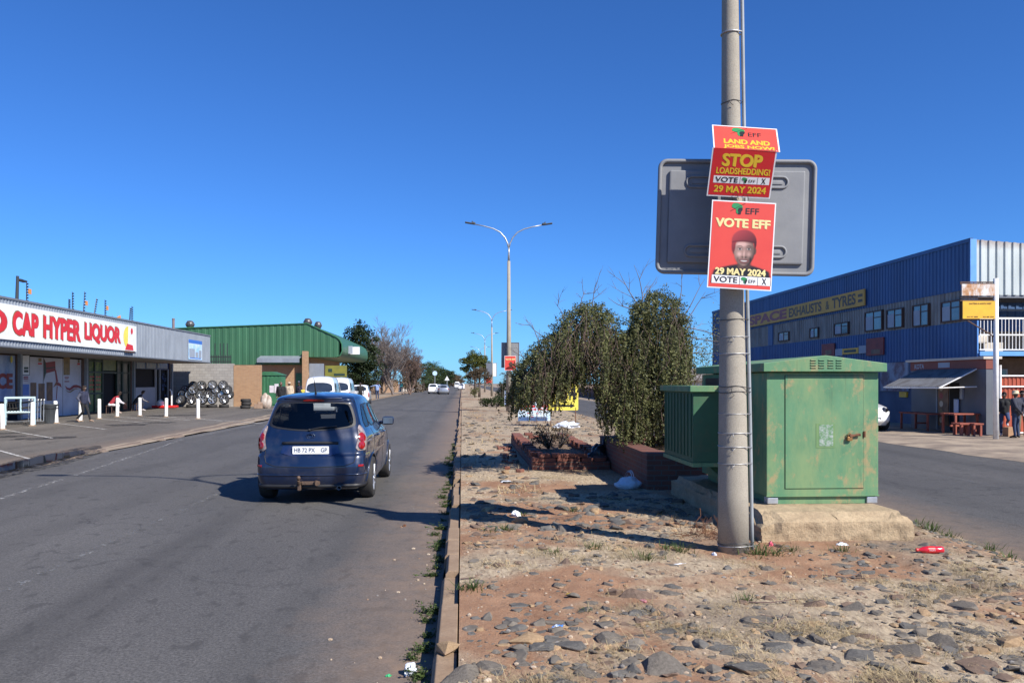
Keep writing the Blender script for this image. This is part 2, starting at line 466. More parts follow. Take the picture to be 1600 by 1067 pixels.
# dusty apron in front of the blue building, edge broken
mb = MB(); ys = [-10 + i*.7 for i in range(150)]; vs = []; fs = []
for y in ys:
    e = 12.5 + .22*noise.noise(Vector((1, y*.6, 2))) + .1*noise.noise(Vector((5, y*2.2, 2)))
    vs += [(e - .18, y, .004), (e + .15, y, .05), (14.4 + .3*noise.noise(Vector((2, y*.3, 0))), y, .075), (45, y, .08)]
for i in range(len(ys)-1):
    for k in range(3): fs.append((4*i+k, 4*i+k+1, 4*i+k+5, 4*i+k+4))
mb.add(vs, fs); structure(mb.build('roadside_apron', M['pave_dust'], smooth=True))
sheet('right_verge', [(12.7, 94), (30, 94), (30, 900), (12.7, 900)], M['pave_dust'], .02)

# ---- the median: one sheet, fine near the camera
def right_edge(y): return 5.50 + min(1.0, max(0, (y-8)/22))*.9 + .16*noise.noise(Vector((9, y*.7, 0))) + .08*noise.noise(Vector((9, y*2.5, 4)))
def cover(x, y):
    a = noise.noise(Vector((x*.55, y*.9, 1.3))) + .55*noise.noise(Vector((x*1.7, y*2.3, 5.1))) + .3*noise.noise(Vector((x*5, y*6, 2.2)))
    a += .20 - .25*max(0, 1-abs(y-6.3)/.8)*(1 if .3 < x < 3.0 else 0)
    if y > 15: a += .25
    dry = max(0.0, min(1.0, .5 + 1.9*(a-.12)))
    gv = noise.noise(Vector((x*.8+7, y*.8, 3.7))) + .4*noise.noise(Vector((x*3+2, y*3, 1.7)))
    grav = max(0.0, min(.85, 1.4*(gv-.22)))
    if y > 22: grav = min(.8, grav + .3)
    return dry, grav
def mheight(x, y):
    h = IH + .028*noise.noise(Vector((x*.7, y*.7, 0))) + .012*noise.noise(Vector((x*3.2, y*3.2, 8))) + .011*noise.noise(Vector((x*9, y*9, 3))) + (.006*noise.noise(Vector((x*21, y*21, 6))) if y < 9 else 0)
    e = right_edge(y) - x
    if e < .55: h = h*max(0.0, min(1, .12+e/.6))
    k = x + .02
    if k < .25: h = h*(k/.25) + (IH-.006)*(1-k/.25) if k > 0 else IH-.006
    return h
ys = []; y = 1.6
while y < 12: ys.append(y); y += .045
while y < 26: ys.append(y); y += .14
while y < 900: ys.append(y); y *= 1.05
NXM = 130
vs = []; fs = []; cols = []
for y in ys:
    r = right_edge(y)
    for i in range(NXM+1):
        x = -.02 + (r+.02)*i/NXM
        vs.append((x, y, mheight(x, y))); d, gq = cover(x, y); cols.append((d, gq, 0, 1))
W1 = NXM+1
for j in range(len(ys)-1):
    for i in range(NXM): fs.append((j*W1+i, j*W1+i+1, (j+1)*W1+i+1, (j+1)*W1+i))
mb = MB(); mb.add(vs, fs)
med = mb.build('median', M['earth'], smooth=True); structure(med)
ca = med.data.color_attributes.new('cover', 'FLOAT_COLOR', 'POINT')
ca.data.foreach_set('color', [c for q in cols for c in q])
# kerb of the median, separate worn lengths
mb = MB(); y = 1.2; rng = random.Random(5)
while y < 70:
    L = rng.choice([.45, .7, 1.0, 1.0]) if y < 30 else 3.0
    dx = rng.uniform(-.022, .022); dz = rng.uniform(-.055, .0)
    if y > 2.2 and rng.random() < .09: y += L*.5; continue
    x0, x1, z1 = -.165+dx, -.030, IH+.002+dz
    pr = [(x0, -.03), (x0+.012, z1-.03), (x0+.035, z1), (x1, z1), (x1, -.03)]
    vs = [(a, yy, b) for yy in (y+.008, y+L-.008) for a, b in pr]
    mb.add(vs, [(i, i+1, 6+i, 5+i)[::-1] for i in range(4)] + [(0, 1, 2, 3, 4), (9, 8, 7, 6, 5)]); y += L
mb.bx(-.165, -.015, 70, 900, -.03, IH)
structure(mb.build('median_kerb', M['kerb_concrete'], bevel=.006))

# ---- worn paint
def worn(name, c, keep):
    t = NT(name); t.set('Base Color', c); t.set('Roughness', .8)
    tr = t.new('ShaderNodeBsdfTransparent'); mx = t.new('ShaderNodeMixShader')
    t.link(t.ramp(t.noise(9, 6, .75), [(keep, 0.), (keep+.14, 1.)]), mx.inputs[0])
    t.link(tr.outputs[0], mx.inputs[1]); t.link(t.b.outputs[0], mx.inputs[2]); t.link(mx.outputs[0], t.out.inputs['Surface'])
    return t.m
M['worn_line'] = worn('worn_road_paint', (.46, .45, .43), .50)
M['faint_line'] = worn('faint_road_paint', (.25, .25, .245), .52)
M['bay_line'] = worn('bay_paint', (.55, .53, .49), .40)
M['stain'] = worn('dark_stain', (.022, .022, .026), .44)
def stripe(mb, a, b, w, z):
    a, b = Vector(a[:2]), Vector(b[:2]); d = (b-a).normalized(); nn = Vector((-d.y, d.x))*w/2
    n = max(1, int((b-a).length/1.5))
    for i in range(n):
        p, q = a+(b-a)*i/n, a+(b-a)*(i+1)/n
        mb.quad((*(p-nn), z), (*(q-nn), z), (*(q+nn), z), (*(p+nn), z))
mb = MB(); stripe(mb, (-6.75, 11), (-7.25, 15.5), .10, .004); stripe(mb, (-7.3, 16), (-8.6, 26), .10, .004); stripe(mb, (-8.65, 27), (-8.7, 60), .09, .004)
structure(mb.build('road_edge_marking', M['worn_line']))
mb = MB(); stripe(mb, (-3.85, 4), (-3.85, 120), .09, .004)
structure(mb.build('lane_marking', M['faint_line']))
mb = MB(); stripe(mb, (9.0, 5), (9.0, 120), .10, .004)
structure(mb.build('opposite_lane_marking', M['faint_line']))
mb = MB()
for x0, L in ((-17.0, 5), (-16.9, 6)):
    pass
for px, py in ((4, 671), (88, 661), (155, 654), (183, 651), (218, 650), (260, 651), (310, 654), (0, 703)):
    p = G(px, py, .055)
    stripe(mb, (p.x+.1, p.y-.1), (p.x+4.1, p.y-4.9), .09, .0585) if px else stripe(mb, (p.x-3, p.y+3.6), (p.x+2.3, p.y-2.9), .09, .0585)
structure(mb.build('bay_marking', M['bay_line']))
# tyre scrub and the standing oily water at the lot's edge
def blotch(name, mat, c, rx, ry, z, seed, rz=0, n=40, kind='structure'):
    vs = []
    for k in range(n):
        t = 2*pi*k/n; r = 1 + .45*noise.noise(Vector((cos(t)*1.6, sin(t)*1.6, seed))) + .18*noise.noise(Vector((cos(t)*5, sin(t)*5, seed)))
        u, v = rx*r*cos(t), ry*r*sin(t)
        vs.append((c[0] + u*cos(rz) - v*sin(rz), c[1] + u*sin(rz) + v*cos(rz), z))
    mb = MB(); mb.add(vs, [tuple(range(n))]); o = mb.build(name, mat); o['kind'] = kind; return o
t = NT('oily_water'); t.set('Base Color', (.012, .012, .014)); t.set('Roughness', .03); t.bump(t.noise(5, 2), .06, .005); M['water'] = t.m
pd = G(66, 718, .05)
blotch('puddle', M['water'], pd, .42, 2.3, .060, 3.3, .12)
M['wet'] = worn('wet_asphalt', (.034, .032, .033), .44)
blotch('wet_ground', M['wet'], (pd.x+.1, pd.y-.6), .62, 4.0, .0565, 8.3, .1)
rng = random.Random(11)
for i in range(9):
    blotch('oil_stain', M['stain'], (rng.uniform(-16, -10.5), rng.uniform(22, 44)), rng.uniform(.3, .9), rng.uniform(.4, 1.1), .0568+.0002*i, i*3.1, rng.uniform(0, 3))
# ================================================================== vehicles: a shell of plan outlines stacked in height
def crom(tab, z):
    """smooth interpolation of rows (z, a, b, ...) at height z"""
    if z <= tab[0][0]: return tab[0][1:]
    if z >= tab[-1][0]: return tab[-1][1:]
    for i in range(len(tab)-1):
        if tab[i][0] <= z <= tab[i+1][0]: break
    p1, p2 = tab[i], tab[i+1]; h = p2[0]-p1[0]; t = (z-p1[0])/h
    p0 = tab[i-1] if i > 0 else None; p3 = tab[i+2] if i+2 < len(tab) else None
    out = []
    for k in range(1, len(p1)):
        s = (p2[k]-p1[k])/h
        def slope(sa, sb): return 0.0 if sa*sb <= 0 else 2*sa*sb/(sa+sb)
        m1 = slope((p1[k]-p0[k])/(p1[0]-p0[0]), s) if p0 else s
        m2 = slope(s, (p3[k]-p2[k])/(p3[0]-p2[0])) if p3 else s
        out.append((2*t**3-3*t*t+1)*p1[k] + (t**3-2*t*t+t)*h*m1 + (-2*t**3+3*t*t)*p2[k] + (t**3-t*t)*h*m2)
    return out
class Shell:
    # rows: z, y rear, y front, half width, corner radius rear, corner radius front, bow rear, bow front
    def __init__(s, rows, taper=.07, ftaper=.05): s.rows = rows; s.tp = taper; s.ft = ftaper
    def half(s, z, t):
        yr, yf, w, rr, rf, br, bf = crom(s.rows, z)
        wr, wf = w*(1-s.tp), w*(1-s.ft)
        rr = min(rr, wr*.9); rf = min(rf, wf*.9)
        if t < .15:
            x = (wr-rr)*t/.15; return (x, yr + br*(x/max(wr-rr, .01))**2*.5)
        if t < .27:
            a = (t-.15)/.12*pi/2; return (wr-rr+rr*sin(a), yr + br*.5 + rr*(1-cos(a)))
        if t <= .73:
            q = (t-.27)/.46; y0, y1 = yr+br*.5+rr, yf-bf*.5-rf
            x = w*(1 - s.tp*(1-min(1, q/.45))**2 - s.ft*max(0, (q-.6)/.4)**2); return (x, y0 + (y1-y0)*q)
        if t <= .85:
            a = (.85-t)/.12*pi/2; return (wf-rf+rf*sin(a), yf - bf*.5 - rf*(1-cos(a)))
        x = (wf-rf)*(1-t)/.15; return (x, yf - bf*(x/max(wf-rf, .01))**2*.5)
    def pt(s, t, z):
        """t in [-1, 1]: 0 rear centre, +-1 front centre, positive on the right side"""
        x, y = s.half(z, min(1, abs(t))); return Vector((x if t >= 0 else -x, y, z))
    def nrm(s, t, z):
        a = s.pt(t+.004, z)-s.pt(t-.004, z); b = s.pt(t, z+.006)-s.pt(t, z-.006); n = a.cross(b)
        if n.length < 1e-9: return Vector((0, -1, 0))
        return n.normalized()
    def q(s, t, z, off=0.0): return s.pt(t, z) + s.nrm(t, z)*off
def tz_in(poly, t, z):
    c = False; n = len(poly)
    for i in range(n):
        (x0, y0), (x1, y1) = poly[i], poly[i-1]
        if (y0 > z) != (y1 > z) and t < (x1-x0)*(z-y0)/(y1-y0)+x0: c = not c
    return c
def smooth_poly(poly, n=2):
    for _ in range(n):
        o = []
        for i in range(len(poly)):
            a, b = poly[i], poly[(i+1) % len(poly)]
            o += [(a[0]*.78+b[0]*.22, a[1]*.78+b[1]*.22), (a[0]*.22+b[0]*.78, a[1]*.22+b[1]*.78)]
        poly = o
    return poly
def patch(mb, sh, poly, off=.004, rings=7, mi=None, inner=0.0, crown=0.0):
    """a pane following the shell inside a (t, z) outline; inner > 0 leaves only a border ring"""
    cx = sum(p[0] for p in poly)/len(poly); cz = sum(p[1] for p in poly)/len(poly); n = len(poly)
    vs = []; fs = []; rs = [inner + (1-inner)*i/rings for i in range(rings+1)]
    for r in rs:
        for t, z in poly:
            vs.append(sh.q(cx+(t-cx)*max(r, .001), cz+(z-cz)*max(r, .001), off + crown*(1-r*r)))
    for i in range(rings):
        for k in range(n):
            k2 = (k+1) % n; fs.append((i*n+k, (i+1)*n+k, (i+1)*n+k2, i*n+k2))
    return mb.add(vs, fs, mi)
def shell_mesh(sh, z0, z1, nz, nt, holes, arches, mat, inner_mat=None):
    mb = MB(); ts = [-1 + 2*i/nt for i in range(nt)]
    zs = [z0 + (z1-z0)*j/nz for j in range(nz+1)]
    vs = [sh.pt(t, z) for z in zs for t in ts]
    vs = [Vector(v) for v in vs]
    for ay, az, ar in arches:          # draw rim vertices onto the wheel-arch circle
        for v in vs:
            if abs(v.x) > .45:
                d = hypot(v.y-ay, v.z-az)
                if abs(d-ar) < .034 and d > 1e-6: v.y = ay+(v.y-ay)*ar/d; v.z = az+(v.z-az)*ar/d
    fs = []
    for j in range(nz):
        for i in range(nt):
            i2 = (i+1) % nt; f = (j*nt+i, j*nt+i2, (j+1)*nt+i2, (j+1)*nt+i)
            tc = ts[i]+1/nt; zc = (zs[j]+zs[j+1])/2
            if any(tz_in(h, tc, zc) for h in holes): continue
            if any(all(abs(vs[k].x) > .45 and hypot(vs[k].y-ay, vs[k].z-az) <= ar+.002 for k in f) for ay, az, ar in arches): continue
            fs.append(f)
    top = len(vs); fs.append(tuple(nz*nt+i for i in range(nt)))
    mb.add(vs, fs); return mb
def wheel_parts(parent, x, y, r, w, side, alloy='alloy', spokes=5, mesh={}):
    key = (r, w, alloy, spokes)
    R = Matrix.Rotation(radians(90), 3, 'Y') if side > 0 else Matrix.Rotation(radians(-90), 3, 'Y')
    t = MB(); ri = r*.66
    prof = [(ri, -w/2), (ri+.02, -w/2-.004), (r*.93, -w/2), (r*.985, -w*.36), (r, -w*.2), (r, w*.2), (r*.985, w*.36), (r*.93, w/2), (ri+.02, w/2+.004), (ri, w/2)]
    t.lathe(prof, (x, y, r), 36, R)
    tyre = t.build('wheel', M['rubber'], parent, smooth=True)
    m = MB(); C = Vector((x, y, r))
    m.lathe([(ri+.003, w*.5), (ri-.012, w*.5-.004), (ri-.02, w*.2), (ri-.03, -w*.4), (.02, -w*.4)], C, 32, R)
    m.lathe([(.001, w*.42), (.055, w*.40), (.06, w*.1)], C, 14, R)
    for k in range(spokes):
        for da in (-.13, .13):
            a = 2*pi*k/spokes + da*.6; b = 2*pi*k/spokes + da*1.3
            p0 = C + R @ Vector((.04*cos(a), .04*sin(a), w*.38)); p1 = C + R @ Vector(((ri-.01)*cos(b), (ri-.01)*sin(b), w*.42))
            m.tube([p0, (p0+p1)/2 + R @ Vector((0, 0, .006)), p1], [.024, .018, .022], 6)
    m.build('rim', M[alloy], tyre, auto=35)
    return tyre
def line_on(mb, sh, path, r=.004, off=.0, n=5, step=10):
    pts = []
    for (a, b) in zip(path, path[1:]):
        for k in range(step): pts.append(sh.q(a[0]+(b[0]-a[0])*k/step, a[1]+(b[1]-a[1])*k/step, off))
    pts.append(sh.q(*path[-1], off)); mb.tube(pts, r, n)

# ------------------------------------------------------------------ the blue people-carrier, seen from behind
car_rows = [
    (.20, .13, 4.16, .74, .16, .40, .10, .30),
    (.26, .05, 4.28, .81, .16, .42, .12, .34),
    (.40, -.005, 4.34, .842, .16, .45, .14, .40),
    (.53, -.015, 4.35, .850, .16, .46, .14, .42),
    (.62, .005, 4.33, .852, .16, .46, .14, .42),
    (.69, .03, 4.30, .852, .16, .46, .14, .42),
    (.715, .065, 4.27, .846, .17, .46, .14, .42),
    (.85, .085, 4.10, .850, .19, .46, .14, .42),
    (.94, .105, 3.80, .842, .19, .40, .14, .40),
    (1.01, .135, 3.40, .815, .18, .36, .14, .36),
    (1.07, .170, 3.14, .785, .17, .32, .14, .34),
    (1.20, .245, 2.88, .735, .15, .30, .14, .32),
    (1.38, .345, 2.52, .678, .14, .28, .14, .30),
    (1.46, .385, 2.32, .648, .14, .26, .14, .28),
    (1.505, .365, 2.18, .630, .14, .24, .16, .26),
    (1.545, .42, 2.00, .598, .20, .28, .20, .24),
    (1.575, .58, 1.86, .500, .36, .32, .22, .2),
    (1.597, .85, 1.68, .36, .30, .30, .2, .2),
    (1.606, 1.10, 1.45, .16, .14, .14, .1, .1)]
csh = Shell(car_rows, .085, .06)
car = thing('car', 'dusty dark blue people carrier driving away on the road', 'car', (-2.195, 12.02, 0))
rw = smooth_poly([(-.196, 1.125), (-.150, 1.085), (-.07, 1.052), (0, 1.044), (.07, 1.052), (.150, 1.085), (.196, 1.125), (.206, 1.22), (.196, 1.38), (.180, 1.455), (.09, 1.466), (0, 1.468), (-.09, 1.466), (-.180, 1.455), (-.196, 1.38), (-.206, 1.22)], 1)
def mirror(poly): return [(-t, z) for t, z in reversed(poly)]
qw = smooth_poly([(.292, 1.08), (.364, 1.08), (.354, 1.43), (.318, 1.42)], 1)
dw = smooth_poly([(.372, 1.08), (.506, 1.08), (.503, 1.44), (.362, 1.435)], 1)
fw = smooth_poly([(.518, 1.08), (.712, 1.08), (.705, 1.32), (.680, 1.42), (.514, 1.44)], 1)
ws = smooth_poly([(.80, 1.10), (1.0, 1.09), (1.20, 1.10), (1.18, 1.45), (1.0, 1.47), (.82, 1.45)], 2)
def shrink(poly, k):
    cx = sum(p[0] for p in poly)/len(poly); cz = sum(p[1] for p in poly)/len(poly)
    return [(cx+(t-cx)*k, cz+(z-cz)*k) for t, z in poly]
hole = [shrink(p, .93) for p in (rw, qw, dw, fw, mirror(qw), mirror(dw), mirror(fw))]
wsh = shrink(ws, .93); hole += [wsh, [(t-2, z) for t, z in wsh]]
arch = [(.80, .30, .375), (3.52, .30, .375)]
body = shell_mesh(csh, .20, 1.606, 74, 260, hole, arch, None).build('body', M['blue_paint'], car, auto=50)
mb = MB(); mb.bx(-.70, .70, .35, 3.9, .24, .30); 
for ay in (.80, 3.52):
    mb.bx(-.60, .60, ay-.36, ay+.36, .24, .72)
mb.build('underbody', M['black'], car)
for nm, poly in (('rear_window', rw), ('side_window', qw), ('side_window', dw), ('side_window', fw), ('side_window', mirror(qw)), ('side_window', mirror(dw)), ('side_window', mirror(fw))):
    mb = MB(); patch(mb, csh, shrink(poly, .94), .003, 6); w = mb.build(nm, M['car_glass'], car, smooth=True)
    mb = MB(); patch(mb, csh, poly, .0045, 3, inner=.90); mb.build('window_border', M['black'], w, smooth=True)
mb = MB(); patch(mb, csh, ws, .003, 6); mb.build('windscreen', M['car_glass'], car, smooth=True)
for sgn in (1, -1):
    for a, b, c, d in ((.352, .374, .364, .352), (.503, .521, .516, .501)):
        mb = MB(); pl = [(sgn*t, z) for t, z in ((a+.008, 1.085), (b, 1.085), (c+.003, 1.43), (d, 1.43))][::sgn]; patch(mb, csh, pl, .002, 3); mb.build('door_pillar', M['black'], car, smooth=True)
# interior
M['seat'] = pm('seat_cloth', (.045, .047, .052), None, 12, .9)
for sx in (-.36, .36):
    mb = MB(); mb.bbox((sx, 2.0, .60), (.50, .52, .18), .05); mb.bbox((sx, 1.70, .95), (.48, .16, .62), .06); s_ = mb.build('seat', M['seat'], car, smooth=True)
    mb = MB(); mb.bbox((sx, 1.66, 1.34), (.26, .10, .18), .04); mb.build('headrest', M['seat'], s_, smooth=True)
mb = MB(); mb.bbox((0, .98, .92), (1.14, .16, .50), .05); s_ = mb.build('rear_bench', M['seat'], car, smooth=True)
for sx in (-.36, .36):
    mb = MB(); mb.bbox((sx, .95, 1.22), (.25, .09, .16), .035); mb.build('headrest', M['seat'], s_, smooth=True)
mb = MB(); mb.bbox((0, 3.05, .88), (1.36, .5, .30), .08); mb.bx(-.64, .64, .34, 1.0, .50, .90); mb.build('dashboard', M['black'], car)
mb = MB(); mb.bbox((.02, 2.52, 1.37), (.22, .03, .075), .012); mb.build('inside_mirror', M['black'], car)
# lamps
def patch_obj(name, poly, mat, parent, off, rings=5, crown=0.0, sh=csh):
    m_ = MB(); patch(m_, sh, poly, off, rings, crown=crown)
    n = len(poly); rim = [sh.q(t, z, off) for t, z in poly]; inn = [sh.q(t, z, -.01) for t, z in poly]
    m_.add(rim+inn, [(i, n+i, n+(i+1) % n, (i+1) % n) for i in range(n)])
    return m_.build(name, mat, parent, smooth=True)
lamp_poly = smooth_poly([(.166, .755), (.255, .765), (.272, .90), (.258, 1.05), (.226, 1.125), (.206, 1.11), (.188, .95)], 1)
for sgn in (1, -1):
    pl = lamp_poly if sgn > 0 else mirror(lamp_poly)
    tl = patch_obj('tail_light', pl, M['lens_clear'], car, .014, crown=.012)
    for cz, rt, rz_ in ((.945, .027, .064), (.838, .025, .055)):
        patch_obj('red_lens', [(sgn*(.212 - (.006 if cz < .9 else 0)) + rt*.86*cos(a), cz + rz_*sin(a)) for a in [2*pi*k/18 for k in range(18)]][::sgn], M['lens_red'], tl, .030, 3, .006)
    patch_obj('reverse_lens', [(sgn*.216 + .014*cos(a), 1.046 + .030*sin(a)) for a in [2*pi*k/14 for k in range(14)]][::sgn], M['lens_clear'], tl, .028, 3, .004)
    patch_obj('reflector', [(sgn*t, z) for t, z in ((.185, .535), (.228, .537), (.228, .565), (.185, .565))][::sgn], M['lens_red'], car, .010, 2)
patch_obj('brake_light', smooth_poly([(-.052, 1.476), (.052, 1.476), (.05, 1.505), (-.05, 1.505)], 1), M['lens_red'], car, .010, 3)
# tailgate details
mb = MB()
line_on(mb, csh, [(-.168, .70), (-.155, .60), (-.12, .548), (0, .535), (.12, .548), (.155, .60), (.168, .70)], .0065, -.001)
for sgn in (1, -1):
    line_on(mb, csh, [(sgn*.168, .70), (sgn*.176, .765)], .006, -.001)
    line_on(mb, csh, [(sgn*.214, 1.12), (sgn*.222, 1.22), (sgn*.213, 1.40), (sgn*.196, 1.50)], .005, -.002)
    line_on(mb, csh, [(sgn*.29, .36), (sgn*.29, .715), (sgn*.285, .80)], .004, -.001)
    line_on(mb, csh, [(sgn*.51, .33), (sgn*.512, .98), (sgn*.512, 1.07)], .0045, -.001)
    line_on(mb, csh, [(sgn*.345, .62), (sgn*.368, .80), (sgn*.37, 1.05)], .0045, -.001)
    line_on(mb, csh, [(sgn*.715, .33), (sgn*.72, .80), (sgn*.70, 1.03)], .0045, -.001)
    line_on(mb, csh, [(sgn*.36, .33), (sgn*.51, .325), (sgn*.715, .33)], .0045, -.001)
mb.build('panel_gaps', M['black'], car)
M['recess'] = car_paint('recess_blue', (.006, .020, .085), .2)
patch_obj('plate_recess', smooth_poly([(-.108, .690), (.108, .690), (.098, .885), (-.098, .885)], 1), M['recess'], car, .003, 4)
mb = MB(); pts = [csh.q(t, .872 + .008*cos(t*12), .012) for t in [(-.102 + .204*i/12) for i in range(13)]]
mb.tube(pts, .021, 8); mb.build('tailgate_handle', M['black'], car, smooth=True)
ny = csh.pt(0, .775).y - .018
mb = MB(); mb.prism(rrect(-.26, .26, -.056, .056, .012), (0.012, ny, .778), (1, 0, 0), (0, 0, 1), .008)
plate = mb.build('number_plate', M['card_white'], car)
mb = MB(); text(mb, 'HB 72 PX    GP', (-.235, .235, -.030, .032), (0.012, ny, .778), (1, 0, 0), (0, 0, 1), .002, .012)
mb.build('plate_lettering', pm('plate_ink', (.03, .05, .12), None, 3, .5), plate)
# badge: plain oval ring
mb = MB(); c0 = csh.q(0, .975, .010); mb.tube([c0 + Vector((.058*cos(a), 0, .040*sin(a))) for a in [2*pi*k/20 for k in range(21)]], .006, 6)
mb.tube([c0 + Vector((.030*cos(a), -.001, .030*sin(a))) for a in [2*pi*k/16 for k in range(17)]], .0045, 6); mb.build('badge', M['blue_paint'], car, smooth=True)
# wiper, aerial
mb = MB(); mb.tube([csh.q(t, z, .022) for t, z in ((-.005, 1.058), (.03, 1.085), (.10, 1.105))], .008, 6)
mb.cyl(csh.q(-.005, 1.055, .0), csh.q(-.005, 1.055, .03), .02, .016, 10); mb.build('wiper', M['black'], car)
mb = MB(); b0 = Vector((-.03, .72, 1.588)); mb.tube([b0, b0+Vector((0, -.02, .03)), b0+Vector((-.015, -.09, .235))], [.02, .011, .005], 8); mb.build('aerial', M['black'], car)
# spoiler lip
mb = MB(); pts = [csh.q(t, 1.513, .006) for t in [(-.15 + .30*i/20) for i in range(21)]]; mb.tube(pts, .014, 8); mb.build('spoiler', M['blue_paint'], car, smooth=True)
# bumper ledge highlight: crease strip
mb = MB(); pts = [csh.q(t, .425, .004) for t in [(-.29 + .58*i/40) for i in range(41)]]; mb.tube(pts, [.010]*41, 6); mb.build('bumper_crease', M['blue_paint'], car, smooth=True)
mb = MB(); pts = [csh.q(t, .26, .0) for t in [(-.30 + .60*i/40) for i in range(41)]]; mb.tube(pts, .030, 8); mb.build('bumper_valance', M['black'], car, smooth=True)
# tow bar, exhaust
mb = MB(); mb.tube([(-.13, .12, .30), (-.13, -.07, .31), (-.13, -.10, .36)], [.028, .026, .02], 10); mb.ell((-.13, -.10, .395), .031)
mb.bbox((.03, -.03, .315), (.26, .03, .05), .008); mb.tube([(.10, -.04, .32), (.13, -.075, .315)], [.035, .038], 12); mb.bbox((-.13, -.04, .25), (.05, .05, .08), .01)
mb.build('tow_bar', pm('old_steel', (.20, .13, .09), (.09, .06, .045), 22, .6, .5), car, smooth=False)
mb = MB(); mb.tube([(.42, .5, .24), (.42, .02, .235)], .030, 12, cap=False); mb.tube([(.42, .02, .235), (.42, .03, .235)], [.031, .024], 12, cap=False); mb.build('exhaust', M['steel'], car, smooth=True)
# door mirrors, handles
for sgn in (1, -1):
    c0 = csh.pt(sgn*.70, 1.06)
    mb = MB(); mb.bbox(c0+Vector((sgn*.15, -.04, .035)), (.20, .11, .145), .045); mb.tube([c0, c0+Vector((sgn*.08, -.02, .0))], .028, 8)
    mr = mb.build('door_mirror', M['blue_paint'], car, smooth=True)
    mb = MB(); mb.bbox(c0+Vector((sgn*.15, -.094, .038)), (.165, .012, .112), .005); mb.build('mirror_glass', M['glass_sky'], mr)
    for tt in (.392, .535):
        mb = MB(); mb.tube([csh.q(sgn*tt, .925, .004), csh.q(sgn*(tt+.014), .928, .03), csh.q(sgn*(tt+.040), .928, .03), csh.q(sgn*(tt+.054), .925, .004)], .012, 6); mb.build('door_handle', M['blue_paint'], car, smooth=True)
    for ay, az, ar in arch:     # rolled arch edge
        mb = MB(); w_ = .838 if ay < 2 else .842
        pts = []
        for k in range(25):
            a = radians(-12 + 204*k/24); y_, z_ = ay+ar*cos(a), az+ar*sin(a)
            best = min((abs(csh.half(z_, .25+.5*i/120)[1]-y_), csh.half(z_, .25+.5*i/120)[0]) for i in range(121))[1]
            pts.append((sgn*(best+.003), y_, z_))
        mb.tube(pts, .013, 6); mb.build('arch_trim', M['blue_paint'], car, smooth=True)
for y_ in (.80, 3.52):
    for sgn in (1, -1): wheel_parts(car, sgn*.745, y_, .315, .20, sgn)
# driver, seen through the rear glass
# ------------------------------------------------------------------ other vehicles
def vehicle(name, label, cat, rows, loc, rz, paint, holes, axles, wr=.31, group=None, nz=26, nt=90, taper=.05, ftaper=.05, lights=True, bed=None, plate=None, glass='glass_dark', tail_z=(.7, .95), head_z=None, track=None):
    sh = Shell(rows, taper, ftaper); v = thing(name, label, cat, loc, rz, group)
    ar = [(y_, wr, wr*1.16) for y_ in axles]
    shell_mesh(sh, rows[0][0], rows[-1][0], nz, nt, [], ar, None).build('body', M[paint], v, auto=45)
    for nm, poly in holes:
        pp = smooth_poly(poly, 2); patch_obj(nm, pp, M[glass], v, .006, 3, sh=sh)
    W_ = track or max(r[3] for r in rows) - .11
    mb = MB()
    for y_ in axles: mb.bx(-W_+.1, W_-.1, y_-wr*1.1, y_+wr*1.1, .18, wr*2)
    mb.bx(-W_+.08, W_-.08, axles[0]-.3, axles[1]+.3, .16, .3); mb.build('underbody', M['black'], v)
    for y_ in axles:
        for sgn in (1, -1): wheel_parts(v, sgn*W_, y_, wr, .19, sgn)
    if lights:
        for sgn in (1, -1):
            patch_obj('tail_light', smooth_poly([(sgn*t, z) for t, z in ((.165, tail_z[0]), (.25, tail_z[0]), (.25, tail_z[1]), (.175, tail_z[1]))][::sgn], 1), M['lens_red'], v, .012, 2, sh=sh)
            if head_z: patch_obj('headlight', smooth_poly([(sgn*t, z) for t, z in ((.73, head_z[0]), (.86, head_z[0]), (.86, head_z[1]-.02), (.73, head_z[1]))][::sgn], 1), M['chrome'], v, .012, 2, sh=sh)
    if plate is not None:
        y_ = sh.pt(plate[0], plate[1]).y; d = -1 if plate[0] == 0 else 1
        mb = MB(); mb.bx(-.25, .25, y_ + d*.005, y_ + d*.02, plate[1]-.055, plate[1]+.055); mb.build('number_plate', M['card_white'], v)
    return v, sh
van_rows = [(.22, .10, 4.75, .80, .10, .3, .04, .2), (.35, .02, 4.85, .85, .10, .35, .04, .25), (.60, .0, 4.87, .86, .09, .36, .04, .25), (.85, .02, 4.82, .86, .09, .35, .04, .25),
            (1.05, .03, 4.62, .85, .09, .32, .04, .25), (1.25, .05, 4.35, .84, .09, .30, .05, .25), (1.60, .12, 3.92, .80, .10, .28, .05, .25), (1.85, .19, 3.65, .75, .12, .26, .06, .22),
            (1.99, .28, 3.4, .70, .2, .3, .08, .2), (2.07, .45, 3.15, .60, .3, .3, .1, .2), (2.11, .75, 2.9, .4, .3, .3, .1, .1)]
van_holes = [('rear_window', [(-.165, 1.22), (.165, 1.22), (.155, 1.76), (-.155, 1.76)])]
for a, b in ((.31, .40), (.42, .51), (.53, .62), (.64, .715)):
    van_holes += [('side_window', [(a, 1.22), (b, 1.22), (b, 1.74), (a, 1.74)]), ('side_window', [(-b, 1.22), (-a, 1.22), (-a, 1.74), (-b, 1.74)])]
van_holes += [('windscreen', [(.80, 1.22), (1.0, 1.2), (1.20, 1.22), (1.18, 1.72), (1.0, 1.74), (.82, 1.72)])]
